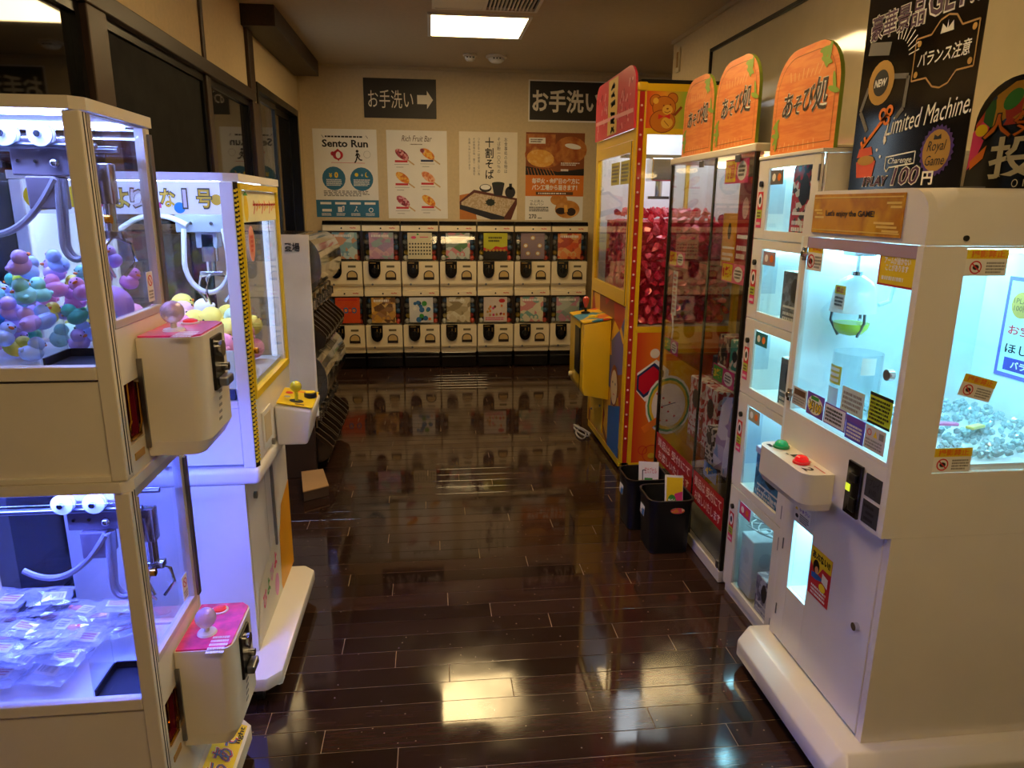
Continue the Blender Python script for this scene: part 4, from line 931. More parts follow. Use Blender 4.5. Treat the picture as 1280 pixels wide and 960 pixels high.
    b = MB(); Fc.ell(b, .5, .75, .022, .018, .0036, 0); Fc.ell(b, .2, .3, .012, d=.0036, m=1); Fc.ell(b, .2, .55, .01, d=.0036, m=2); Fc.rect(b, .35, .12, .75, .2, .0036, 3); Fc.rect(b, .5, .9, .75, .96, .0036, 4); b.build('print', [M_INK, M_RED, M_GREY, M_ORANGE, M_BROWN], pl)
    j = Fc.P(.5, .72, .004)
    one(lambda b: (b.cyl((j.x, j.y, j.z+.018), .0055, .036, 'z', 10), b.ball((j.x, j.y, j.z+.046), .0185, 16)), 'joystick', mat('yellow_translucent', '#e4dc3a', .15, trans=.3, coat=.5), c, True)
    q = Fc.P(.82, .38, .004)
    one(lambda b: b.lathe([(.02, q.z-.002), (.02, q.z+.012), (.018, q.z+.014)], (q.x, q.y, 0), seg=20), 'button_ring', M_BLACK, c, True)
    one(lambda b: b.lathe([(.0155, q.z+.0142), (.0155, q.z+.017), (.008, q.z+.019), (0, q.z+.0192)], (q.x, q.y, 0), seg=20), 'push_button', M_YEL, c, True)
    # ledge, lower cabinet, wheeled base
    one(lambda b: b.box(X0, X1+.004, Y0-.012, Y1+.004, .64, .69, bev=.016, seg=3), 'ledge', M_WHITE, t, True)
    lc = one(lambda b: b.box(X0+.01, X1-.044, Y0-.004, Y1+.04, .1, .6395), 'lower_cabinet', M_WHITE, t)
    Fr = Face((X1-.0438, Y0-.004, .64), (0, 1, 0), (0, 0, 1), Y1-Y0+.044, .54)
    b = MB(); Fr.rect(b, .02, .06, .025, .95, .0006, 3); Fr.rect(b, .4, .02, .405, .6, .0006, 3)
    Fr.poly(b, [(.62, .95), (.66, .62), (.75, .45), (1, .38), (1, 1), (.64, 1)], .0009, 0); Fr.poly(b, [(.0, 1), (.1, .68), (.6, .55), (.62, 1)], .0008, 5)
    for k in range(4): Fr.glyph(b, 'ぴよぴよ'[k], .2+.1*k, .8-.03*k, .08, .1, .0014, (1, 2, 4, 1)[k], bold=.04)
    Fr.ell(b, .5, .88, .03, .04, .0014, 4)
    b.build('print', [mat('chick_orange', '#e8a018', .4), M_PINK, M_GREEN, M_GREY, mat('pale_magenta', '#e08ac8', .4), mat('pale_sticker', '#dcd8c8', .4)], lc)
    one(lambda b: b.cyl((X1-.04, Y0+.09, .57), .011, .01, 'x', 14), 'lock', M_STEEL, lc, True)
    one(lambda b: b.box(X1-.045, X1-.036, Y0+.3, Y0+.312, .3, .62), 'hinge_strip', M_STEEL, lc)
    Fw = Face((X1-.12, Y0-.0042, .155), (1, 0, 0), (0, 0, 1), .058, .046)
    b = MB(); Fw.slab(b, .0006); ws = b.build('warning_sticker', M_PAPER, lc)
    b = MB(); Fw.rect(b, 0, 0, 1, .27, .0012, 0); Fw.glyph(b, '▲ 警告', .5, .14, .6, .2, .0016, 3); Fw.ell(b, .28, .64, .0135, d=.0012, m=1); Fw.poly(b, [(.22, .75), (.22, .55), (.28, .45), (.35, .55), (.35, .75)], .0016, 2); loose_rows(Fw, b, .55, .35, .95, .9, 4, 3, .0012, 4); b.build('print', [M_YEL, M_BLUE, M_WINK, M_INK], ws)
    def bs(b):
        x0, x1, y0, y1, c = X0, -.455, 1.83, 2.5, .04
        b.prism([(x0, y0), (x1-c, y0), (x1, y0+c), (x1, y1-c), (x1-c, y1), (x0, y1)], 'z', .055, .098)
        bmesh.ops.bevel(b.bm, geom=b.bm.edges[:], offset=.008, segments=2, affect='EDGES', profile=.5)
    one(bs, 'base_plate', M_WHITE, t, True)
    for (x, y) in ((-.525, 1.88), (-.525, 2.42), (-1.0, 1.88), (-1.0, 2.42)):
        k = one(lambda b: (b.cyl((x, y, .022), .0215, .02, 'x', 18), b.box(x-.016, x+.016, y-.008, y+.02, .026, .0545, bev=.003)), 'caster', M_BLACK, t, True)
        one(lambda b: b.cyl((x, y, .022), .01, .024, 'x', 12), 'wheel_hub', M_STEEL, k, True)
    one(lambda b: b.prism([(1.86, .055), (1.9, .03), (1.93, .03), (1.93, .055)], 'x', -.5, -.465), 'caster_brake', M_WHITE2, t)
    # inside
    one(lambda b: b.box(X0+.011, X1-.021, Y0+.0205, Y1-.0205, .9, .915), 'prize_floor', M_INNER, t)
    fs = one(lambda b: b.box(X0+.04, X1-.05, Y0+.024, Y0+.03, .918, 1.025), 'display_skirt', mat('pale_lime_card', '#dfe8d0', .5), t)
    Fk = Face((X0+.04, Y0+.0238, 1.025), (1, 0, 0), (0, 0, 1), X1-X0-.09, .107)
    b = MB(); Fk.ell(b, .84, .5, .014, d=.0008, m=0); Fk.ell(b, .93, .3, .014, d=.0008, m=1); Fk.ell(b, .7, .7, .014, d=.0008, m=1); Fk.ell(b, .58, .4, .014, d=.0008, m=0); b.build('print', [mat('pale_blue_dot', '#8cc4d8', .5), mat('tan_dot', '#d8b890', .5)], fs)
    ns = one(lambda b: b.box(X0+.04, X1-.05, Y0+.014, Y0+.0235, .887, .917), 'notice_strip', M_BLACK, t)
    pieces('led_strip', M_LEDB, t, [(X0+.05, X1-.05, Y1-.04, Y1-.022, ZT-.026, ZT-.0215), (X0+.05, X1-.05, Y0+.024, Y0+.04, ZT-.026, ZT-.0215)])
    ct = one(lambda b: b.box(X1-.045, X1-.028, Y1-.06, Y1-.045, .92, 1.4, bev=.003), 'corner_light', emat('corner_led', LED_B, 1.3), t)
    # crane carriage and claw with loop of hose
    x, y, z = -.645, 2.2, 1.37
    g = one(lambda b: (b.box(x-.075, x+.06, y-.05, y-.045, z-.03, z+.06, bev=.002), b.box(x-.05, x+.045, y-.045, y+.06, z+.02, z+.055), b.box(x-.03, x+.03, y-.03, y+.02, z-.075, z-.02, bev=.003)), 'crane_carriage', mat('blue_grey_metal', '#9aa6b6', .35, .5), t)
    one(lambda b: (b.cyl(((X0+X1)/2, y-.06, z+.07), .006, X1-X0-.06, 'x', 10), b.cyl(((X0+X1)/2, y+.05, z+.07), .006, X1-X0-.06, 'x', 10)), 'rail', M_STEEL, t, True)
    one(lambda b: [b.cyl((x-.06+.028*k, y-.052, z+.03-.035*(k % 2)), .005, .006, 'y', 10) for k in range(5)], 'bolt', M_CHROME, g, True)
    def hs(b):
        p = [(x-.05+.0, y-.06, z-.02)]
        for i in range(19):
            a = -.2+PI*(i/18)*1.12; p.append((x+.005-.062*math.cos(a), y-.06, z-.115-.085*math.sin(a)))
        p.append((x+.055, y-.05, z-.02)); b.tube(p, .0075); b.tube(arc((x-.04, y-.06, z-.01), (x-.3, y-.02, z-.09), -.06), .0075)
    one(hs, 'hose', mat('pale_hose', '#c4c8d0', .35, coat=.2), g, True)
    z += .045
    def cw(b):
        b.box(x-.016, x+.02, y-.03, y+.01, z-.16, z-.08, bev=.002); b.cyl((x+.002, y-.01, z-.175), .014, .04, 'z', 12); b.box(x-.03, x+.035, y-.025, y+.005, z-.2, z-.188, bev=.002)
        for k in range(3):
            a = 2.1*k+.5; dx, dy = math.cos(a), math.sin(a); b.tube([(x, y-.01, z-.195), (x+.045*dx, y-.01+.045*dy, z-.205), (x+.06*dx, y-.01+.06*dy, z-.245), (x+.03*dx, y-.01+.03*dy, z-.28)], .0045, 6)
    one(cw, 'claw', M_CHROME, g, True)
chick_crane()
def chick_proto(nm, col):
    t = thing('plush_chick', '%s plush chick heaped in the white crane machine with yellow trim' % nm, 'plush toy', group='plush chicks in the yellow trimmed crane machine')
    one(lambda b: (b.ball((0, 0, 0), (.035, .032, .033), 12), b.ball((.0, .028, .002), (.012, .009, .008), 8), b.ball((.0, -.028, .002), (.012, .009, .008), 8)), 'body', mat('plush_'+nm.replace(' ', '_'), col, .8, var=.06, bump=.4, bscale=300), t, True)
    one(lambda b: b.ball((.0335, 0, .004), (.005, .006, .004), 8), 'beak', M_ORANGE, t, True)
    one(lambda b: [b.ball((.031, s*.012, .011), .003, 6) for s in (-1, 1)], 'eye', M_INK, t, True)
    return t
ck = [chick_proto(*a) for a in (('pink', '#f29ac2'), ('lemon', '#eee06a'), ('white', '#f0eef0'), ('pale mint', '#cfeee0'), ('rose', '#f6c0d6'))]; uc = [False]*5
sp = settle(84, (-1.036, 2.006, .917), (-.55, 2.425, 1.5), .0392, 21)
for n_, (x, y, z) in enumerate(sp):
    k = n_ if n_ < 5 else r.choice((0, 0, 1, 1, 2, 3, 4)); o = ck[k] if not uc[k] else copy_tree(ck[k]); uc[k] = True
    o.location = (x, y, z); o.rotation_euler = (r.uniform(-.5, .5), r.uniform(-.5, .5), r.uniform(0, 6.28))
# ================================================================== YELLOW SWEET CRANE BOOTH
MYB = mat('booth_yellow', '#e8b912', .32, var=.03, coat=.4)
M_REDP = mat('booth_red', '#b0201c', .35, coat=.3)
def ramp_print(name, stops, axis=0, lo=-.3, hi=.3):
    if name in MATS: return MATS[name]
    m = mat(name, '#ffffff', .3); N = m.node_tree.nodes; L = m.node_tree.links; p = N['Principled BSDF']
    tc = N.new('ShaderNodeTexCoord'); sx = N.new('ShaderNodeSeparateXYZ'); L.new(tc.outputs['Object'], sx.inputs[0])
    mr = N.new('ShaderNodeMapRange'); mr.inputs[1].default_value = lo; mr.inputs[2].default_value = hi; L.new(sx.outputs[axis], mr.inputs[0])
    cr = N.new('ShaderNodeValToRGB'); e = cr.color_ramp.elements
    while len(e) < len(stops): e.new(.5)
    for i, c in enumerate(stops): e[i].position = i/(len(stops)-1); e[i].color = lin(c)
    L.new(mr.outputs[0], cr.inputs[0]); L.new(cr.outputs[0], p.inputs['Base Color']); return m
def yellow_booth():
    X0, X1, Y0, Y1, ZT = 1.007, 1.6, 3.563, 4.42, 2.0
    t = thing('crane_booth', 'tall yellow crane booth with a bear panel, full of red sweet packets', 'crane machine', (1.3, 3.99, 0))
    def corner(b):
        b.box(X0, X0+.008, Y0, Y0+.03, .06, 1.965); b.box(X0+.0355, X0+.043, Y0, Y0+.03, .06, 1.965); b.box(X0, X0+.006, Y0+.031, Y0+.05, .06, 1.965)
    one(corner, 'corner_post', MYB, t)
    cs = one(lambda b: b.box(X0+.0085, X0+.035, Y0+.006, Y0+.03, .06, 1.964), 'corner_light_strip', M_REDP, t)
    one(lambda b: [b.ball((X0+.0215, Y0+.004, 1.9-.068*k), (.006, .005, .006), 8) for k in range(26)], 'bulb', mat('pearl_bulb', '#f2c8c8', .2, coat=.5), cs, True)
    one(lambda b: b.box(X0-.003, X0+.05, Y0-.003, Y0+.05, 1.9655, 2.008, bev=.01), 'corner_cap', MYB, t, True)
    one(lambda b: (b.box(X1-.03, X1, Y0, Y0+.03, .06, 1.97), b.box(X0, X0+.03, Y1-.03, Y1, .06, 1.97), b.box(X1-.03, X1, Y1-.03, Y1, .06, 1.97)), 'post', MYB, t)
    def rails(b):
        for z0, z1 in ((1.966, 2.0), (1.768, 1.795), (.783, .812), (.022, .06)):
            b.box(X0+.0435, X1-.031, Y0, Y0+.025, z0, z1)
        b.box(X0+.0505 if 0 else X0, X0+.02, Y0+.051, Y1-.031, 1.745, 1.795); b.box(X0, X0+.02, Y0+.051, Y1-.031, .022, .06); b.box(X0, X0+.02, Y0+.051, Y1-.031, 1.966, 2.0)
        b.box(X0+.031, X1-.031, Y1-.025, Y1, 1.966, 2.0); b.box(X0+.0435, X0+.058, Y0, Y0+.02, .0605, .782); b.box(X0+.0435, X0+.055, Y0, Y0+.02, .8125, 1.7675)
    one(rails, 'frame_rail', MYB, t)
    one(lambda b: b.box(X0+.02, X1-.005, Y0+.026, Y1-.005, 2.0005, 2.022), 'roof', M_BLACK, t)
    # bear panel
    Fb = Face((X0+.044, Y0+.004, 1.966), (1, 0, 0), (0, 0, 1), X1-X0-.075, .171)
    b = MB(); Fb.slab(b, .003); bp = b.build('bear_panel', ramp_print('bear_back', ['#d8301c', '#f0a030', '#9db83a', '#2f6a78', '#7aa0a0'], 0, -.26, .15), t)
    MBR = mat('bear_brown', '#c9741c', .4); MBL = mat('bear_outline', '#8a3a10', .4); MTN = mat('bear_muzzle', '#e6b13e', .4)
    b = MB(); W = Fb.w; H = Fb.h; ex = lambda x: x/W; ez = lambda z: z/H
    for i, (x, z, rx, rz) in enumerate(((.045, .045, .027, .027), (.128, .033, .024, .024), (.088, .075, .056, .05), (.083, .138, .062, .05))):
        Fb.ell(b, ex(x), ez(z), rx+.004, rz+.004, .0036+.0004*i, 1); Fb.ell(b, ex(x), ez(z), rx, rz, .0038+.0004*i, 0)
    Fb.ell(b, ex(.045), ez(.045), .014, .014, .0048, 2); Fb.ell(b, ex(.105), ez(.085), .026, .023, .0056, 2); Fb.ell(b, ex(.105), ez(.08), .006, .004, .006, 1); Fb.line(b, [(ex(.09), ez(.094)), (ex(.105), ez(.099)), (ex(.12), ez(.09))], .003, .006, 1)
    Fb.ell(b, ex(.085), ez(.066), .004, d=.006, m=1); Fb.ell(b, ex(.118), ez(.061), .004, d=.006, m=1)
    Fb.poly(b, [(ex(.06), ez(.105)), (ex(.09), ez(.115)), (ex(.06), ez(.13))], .006, 3); Fb.poly(b, [(ex(.12), ez(.102)), (ex(.09), ez(.115)), (ex(.12), ez(.128))], .006, 3); Fb.ell(b, ex(.105), ez(.145), .03, .026, .0058, 2); Fb.line(b, [(ex(.09), ez(.135)), (ex(.115), ez(.16))], .003, .0064, 1)
    Fb.line(b, [(ex(.14), ez(.11)), (ex(.175), ez(.07))], .012, .0062, 1)
    b.build('bear_print', [MBR, MBL, MTN, M_RED], bp)
    one(lambda b: b.box(X0+.0555, X1-.031, Y0+.008, Y0+.012, .8125, 1.7675), 'side_pane', G_PANE, t)
    # lower art panel: plain cup design
    Fa = Face((X0+.0585, Y0+.004, .7825), (1, 0, 0), (0, 0, 1), X1-X0-.09, .722)
    b = MB(); Fa.slab(b, .003); ap = b.build('art_panel', ramp_print('art_back', ['#c8201a', '#e8801c', '#f0c020', '#e8801c', '#c02a1a'], 0, -.25, .25), t)
    ms = [M_WINK, mat('navy_outline', '#20305e', .4), mat('cup_red', '#c8102a', .35), mat('cup_cream', '#f0e4d0', .4), M_RED, mat('rainbow_yellow', '#e8c030', .4), mat('rainbow_green', '#4f9a58', .4), M_ORANGE, MBL]
    b = MB(); Fa.poly(b, [(-.0+.02, .30), (.22, .20), (.36, .28), (.36, .42), (.12, .52), (.02, .44)], .0034, 0); Fa.poly(b, [(.02, .32), (.2, .225), (.31, .29), (.31, .39), (.1, .49), (.02, .43)], .0037, 1); Fa.poly(b, [(.04, .33), (.19, .25), (.28, .3), (.28, .37), (.1, .465), (.04, .42)], .004, 2)
    for i, (rr, mm) in enumerate(((.15, 0), (.138, 6), (.126, 5), (.11, 3))): Fa.ell(b, .38, .55, rr*.85, rr*1.1, .0042+.0003*i, mm)
    for k in range(7): Fa.ell(b, .25+.05*(k % 3)+.02*k, .46+.035*k, .006, d=.0058, m=4)
    Fa.line(b, [(.3, .56), (.46, .53)], .004, .0058, 1); Fa.poly(b, [(.09, .72), (.27, .635), (.31, .67), (.13, .765)], .006, 7); Fa.ell(b, .2, .155, .026, d=.0036, m=3); Fa.ring(b, .2, .155, .026, .029, .0038, 7); Fa.rect(b, .32, .16, .5, .21, .0036, 7)
    for (a, bb, rr) in ((.12, .9, .022), (.3, .87, .022), (.22, .93, .048)): Fa.ring(b, a, bb, rr, rr+.004, .0062, 4)
    Fa.ell(b, .22, .945, .02, .016, .0062, 5)
    Fa.line(b, [(.6, .1), (.95, .3)], .02, .0036, 7); Fa.ell(b, .75, .7, .09, .11, .0036, 5)
    b.build('print', ms, ap)
    # aisle side: tall sign, framed door, control box, art and small door below
    def sg(b):
        z0, z1, r = 1.797, 2.1, .09; y0, y1 = 3.575, 4.415
        pts = [(y0, z0), (y1, z0), (y1, z1-r)]+[(y1-r+r*math.cos(PI/2*k/6), z1-r+r*math.sin(PI/2*k/6)) for k in range(1, 7)]+[(y0+r*1.4-r*1.4*math.sin(PI/2*k/6), z1-r+r*math.cos(PI/2*k/6)) for k in range(0, 7)]
        b.prism(pts, 'x', X0-.012, X0-.001)
    so = one(sg, 'sign_board', mat('rose_board', '#d2324a', .35), t)
    Fs = Face((X0-.012, 4.415, 2.1), RX, UX, .84, .303)
    b = MB(); Fs.rect(b, .36, .03, .6, .97, .0008, 0); rr = random.Random(3)
    for k in range(46):
        a, bb = rr.choice((rr.uniform(.03, .33), rr.uniform(.63, .95))), rr.uniform(.22, .92); Fs.line(b, [(a, bb), (a+rr.uniform(-.03, .03), bb+rr.uniform(-.14, .14))], .014, .0008, rr.choice((1, 1, 2)))
    for k in range(6):
        for j in range(4): Fs.line(b, [(.42+rr.uniform(0, .05), .1+.15*k+rr.uniform(0, .1)), (.5+rr.uniform(0, .05), .1+.15*k+rr.uniform(0, .1))], .014, .0014, 3)
    Fs.line(b, [(.02, .68), (.98, .72)], .02, .0012, 1)
    b.build('print', [mat('straw_yellow', '#dcb45a', .4), mat('pale_rose', '#eca0a6', .4), mat('deep_rose', '#b01434', .4), M_INK], so)
    def dr(b):
        x0, x1, y0, y1, z0, z1 = X0-.004, X0+.014, Y0+.054, Y1-.034, .915, 1.742
        b.box(x0, x1, y0, y0+.03, z0, z1); b.box(x0, x1, y1-.04, y1, z0, z1); b.box(x0, x1, y0+.03, y1-.04, z1-.055, z1); b.box(x0, x1, y0+.03, y1-.04, z0, z0+.075)
    d = one(dr, 'front_door', MYB, t)
    one(lambda b: b.box(X0-.0055, X0-.0042, Y0+.054, Y0+.062, .92, 1.74), 'door_seal', M_BLACK, d)
    one(lambda b: b.box(X0+.004, X0+.008, Y0+.0845, Y1-.0745, .9905, 1.6865), 'front_pane', G_PANE, d)
    Fd = Face((X0+.0035, 4.05, 1.66), RX, UX, .4, .13)
    for k in range(2):
        f = Fd.sub(.02+.5*k, .05, .47+.5*k, .95, 0); b = MB(); f.slab(b, .0006); s_ = b.build('sticker', mat('faded_yellow_card', '#d8cc6a', .5), d)
        one(lambda b: loose_rows(f, b, .1, .1, .9, .9, 5, 0, .0012, 30+k), 'print', M_GREY, s_)
    def fl(b):
        b.box(X0+.002, X0+.02, Y0+.051, Y1-.031, .061, .908)
    fp = one(fl, 'front_panel', palette('booth_front_art', ['#d8a028', '#b83028', '#3a4a9a', '#e8b030', '#8a4a2a', '#e0682c'], 7, .35), t)
    Fl = Face((X0+.0018, 3.90, .86), RX, UX, .28, .8)
    b = MB(); Fl.ell(b, .45, .52, .085, .12, .001, 0); Fl.ell(b, .45, .53, .07, .1, .0014, 1); Fl.ell(b, .35, .5, .008, d=.002, m=2); Fl.ell(b, .55, .5, .008, d=.002, m=2); Fl.poly(b, [(.05, .7), (.95, .62), (.95, 1), (.05, 1)], .0008, 3); Fl.line(b, [(.4, .58), (.52, .58)], .006, .002, 4); b.build('print', [MBL, mat('pale_face_cream', '#ecd8a8', .4), M_INK, M_BLUE, M_RED], fp)
    ld = one(lambda b: b.box(X0-.006, X0+.0015, 4.0, 4.3, .09, .33, bev=.004), 'lower_door', MYB, t)
    one(lambda b: (b.cyl((X0-.009, 4.05, .25), .008, .008, 'x', 12), b.cyl((X0-.009, 4.27, .17), .008, .008, 'x', 12)), 'lock', M_STEEL, ld, True)
    def cb(b):
        pts = [(X0+.0005, .33), (.862, .36), (.85, .40), (.848, .775), (X0+.0005, .80)]; b.prism(pts, 'y', 3.885, 4.275)
        bmesh.ops.bevel(b.bm, geom=b.bm.edges[:], offset=.005, segments=2, affect='EDGES', profile=.5)
    c = one(cb, 'control_box', MYB, t, True)
    Fc = Face((.842, 4.28, .781), (1, 0, .155), (0, 1, 0), .17, .4); Fc.o = Vector((.842, 4.28, .7795))
    b = MB(); Fc.slab(b, .008); cpn = b.build('control_plate', palette('control_art', ['#d8402c', '#e8b818', '#3a8aa8', '#e8b818', '#d86a30'], 12, .3), c)
    j = Fc.P(.45, .3, .009)
    one(lambda b: (b.lathe([(.03, j.z), (.024, j.z+.008), (.008, j.z+.012), (.007, j.z+.035)], (j.x, j.y, 0), seg=18)), 'joystick_boot', M_BLACK, c, True)
    one(lambda b: b.lathe([(.006, j.z+.03), (.012, j.z+.05), (.02, j.z+.075), (.018, j.z+.092), (.008, j.z+.1), (0, j.z+.101)], (j.x, j.y, 0), seg=18), 'joystick_knob', mat('coral_knob', '#d8503e', .3, coat=.4), c, True)
    bb_ = Fc.P(.5, .72, .008); one(lambda b: b.lathe([(.03, bb_.z), (.028, bb_.z+.01), (.012, bb_.z+.014), (0, bb_.z+.0145)], (bb_.x, bb_.y, 0), seg=20), 'push_button', M_YEL, c, True)
    one(lambda b: b.box(.842, .8475, 3.97, 4.1, .47, .74, bev=.002), 'coin_mechanism', M_BLACK, c)
    one(lambda b: b.cyl((.84, 4.2, .42), .014, .016, 'x', 14), 'lock', mat('cream_knob', '#e8d8a0', .3), c, True)
    one(lambda b: b.box(.8455, .8478, 3.955, 3.96, .37, .77), 'door_gap', M_BLACK, c)
    # inside: bright lining and lamp
    one(lambda b: (b.box(X1-.012, X1-.006, Y0+.031, Y1-.031, .06, 1.965), b.box(X0+.035, X1-.035, Y1-.02, Y1-.012, .06, 1.965)), 'inner_lining', mat('white_lining', '#e4ecf2', .5), t)
    one(lambda b: b.box(X0+.021, X1-.013, Y0+.0125, Y1-.021, .786, .81), 'prize_floor', M_WHITE2, t)
    one(lambda b: (b.box(X0+.1, X1-.1, Y0+.1, Y1-.1, 1.955, 1.964)), 'inner_lamp', emat('booth_lamp', (.85, .93, 1.0), 5.0), t)
    one(lambda b: (b.box(X0+.03, X1-.03, 3.95, 3.97, 1.68, 1.7), b.box(1.2, 1.32, 3.9, 4.02, 1.56, 1.68, bev=.006), b.cyl((1.26, 3.96, 1.52), .02, .08, 'z', 14), b.box(1.2, 1.32, 3.95, 3.97, 1.465, 1.48)), 'crane_arm', M_CHROME, t)
    one(lambda b: [b.cyl((x, y, .011), .025, .022, 'z', 12) for x in (X0+.06, X1-.06) for y in (Y0+.06, Y1-.06)], 'foot', M_BLACK, t)
    return t
yellow_booth()
# sweet packets
def sweet_proto(i):
    rr = random.Random(60+i)
    def f(b):
        A = [Vector(p) for p in ((-.024, -.021, -.004), (-.024, .021, .004), (.025, -.003, -.022), (.025, .003, .022))]
        V = [b.bm.verts.new(p+Vector((rr.uniform(-.002, .002), rr.uniform(-.002, .002), rr.uniform(-.002, .002)))) for p in A]; E = {}
        for a in range(4):
            for c in range(a+1, 4): E[a, c] = E[c, a] = b.bm.verts.new((A[a]+A[c])*.5*1.45+Vector((rr.uniform(-.003, .003), rr.uniform(-.003, .003), rr.uniform(-.003, .003))))
        for q in ((0, 1, 2), (0, 3, 1), (0, 2, 3), (1, 3, 2)):
            a, c, d = q; b.bm.faces.new((V[a], E[a, c], E[a, d])); b.bm.faces.new((V[c], E[c, d], E[a, c])); b.bm.faces.new((V[d], E[a, d], E[c, d])); b.bm.faces.new((E[a, c], E[c, d], E[a, d]))
        bmesh.ops.recalc_face_normals(b.bm, faces=b.bm.faces)
    o = one(f, 'sweet_packet', mat('pink_foil_%d' % i, ('#dc3058', '#cc2248', '#e65a7a')[i], .28, .15, var=.25, scale=60, coat=.3))
    return tag(o, ('glossy crimson', 'dark red', 'pale pink red')[i]+' sweet packet heaped behind the glass of the yellow booth', 'sweet packet', 'sweet packets in the yellow booth')
sweets = [sweet_proto(i) for i in range(3)]; us = [False]*3; r = random.Random(5)
def put_sweet(x, y, z):
    k = r.choice((0, 0, 1, 1, 2)); o = sweets[k] if not us[k] else copy_tree(sweets[k]); us[k] = True
    o.location = (x, y, z); o.rotation_euler = (r.uniform(-3, 3), r.uniform(-3, 3), r.uniform(-3, 3)); o.scale = (.86, .86, .86)
ST = .0535
for j in range(12):
    for i in range(9): put_sweet(1.096+i*ST+(ST/2 if j % 2 else 0), 3.614, .846+.0465*j+r.uniform(-.001, .001))
for i in range(9):
    for j in range(7): put_sweet(1.105+.058*j+.02*(i % 2), 3.73+.06*i, 1.385+r.uniform(0, .012))
def heap(b):
    """a mound with a faceted, crumpled foil surface"""
    rr = random.Random(77); nx, ny, nz = 22, 26, 26; x0, x1, y0, y1, z0, z1 = 1.075, 1.55, 3.664, 4.36, .8135, 1.345
    def sheet(nu, nv, f):
        V = [[b.bm.verts.new(f(u/nu, v/nv, 0 if u in (0, nu) or v in (0, nv) else 1)) for v in range(nv+1)] for u in range(nu+1)]
        for u in range(nu):
            for v in range(nv):
                q = (V[u][v], V[u+1][v], V[u+1][v+1], V[u][v+1])
                if (u+v) % 2: b.bm.faces.new((q[0], q[1], q[2])); b.bm.faces.new((q[0], q[2], q[3]))
                else: b.bm.faces.new((q[0], q[1], q[3])); b.bm.faces.new((q[1], q[2], q[3]))
    J = lambda k: k*rr.uniform(-.011, .011)
    sheet(nx, nz, lambda u, v, k: (x0+(x1-x0)*u+J(k), y0+J(k), z0+(z1-z0)*v+J(k)))
    sheet(ny, nz, lambda u, v, k: (x0+J(k), y0+(y1-y0)*u+J(k), z0+(z1-z0)*v+J(k)))
    sheet(nx, ny, lambda u, v, k: (x0+(x1-x0)*u+J(k), y0+(y1-y0)*v+J(k), z1+J(k)))
    b.box(x0+.015, x1, y0+.015, y1, z0, z1-.015)
core = one(heap, 'sweet_heap', mat('pink_foil_mass', '#cc2c50', .3, .15, var=.4, scale=45, coat=.3)); tag(core, 'dense mass of red sweet packets filling the yellow booth', 'sweets', kind='stuff'); origin_to_base(core)
cb_ = thing('power_cable', 'grey coiled cable lying on the floor under the yellow booth', 'cable', (.94, 4.3, 0))
one(lambda b: [b.tube([(.935+.035*math.cos(a/6*PI+k)+.008*k, 4.25+.1*math.sin(a/6*PI*1.1)+.03*k, .008+.006*k) for a in range(14)], .0055, 6) for k in range(3)], 'cable_coil', mat('grey_cable', '#a8a4a0', .5), cb_, True)
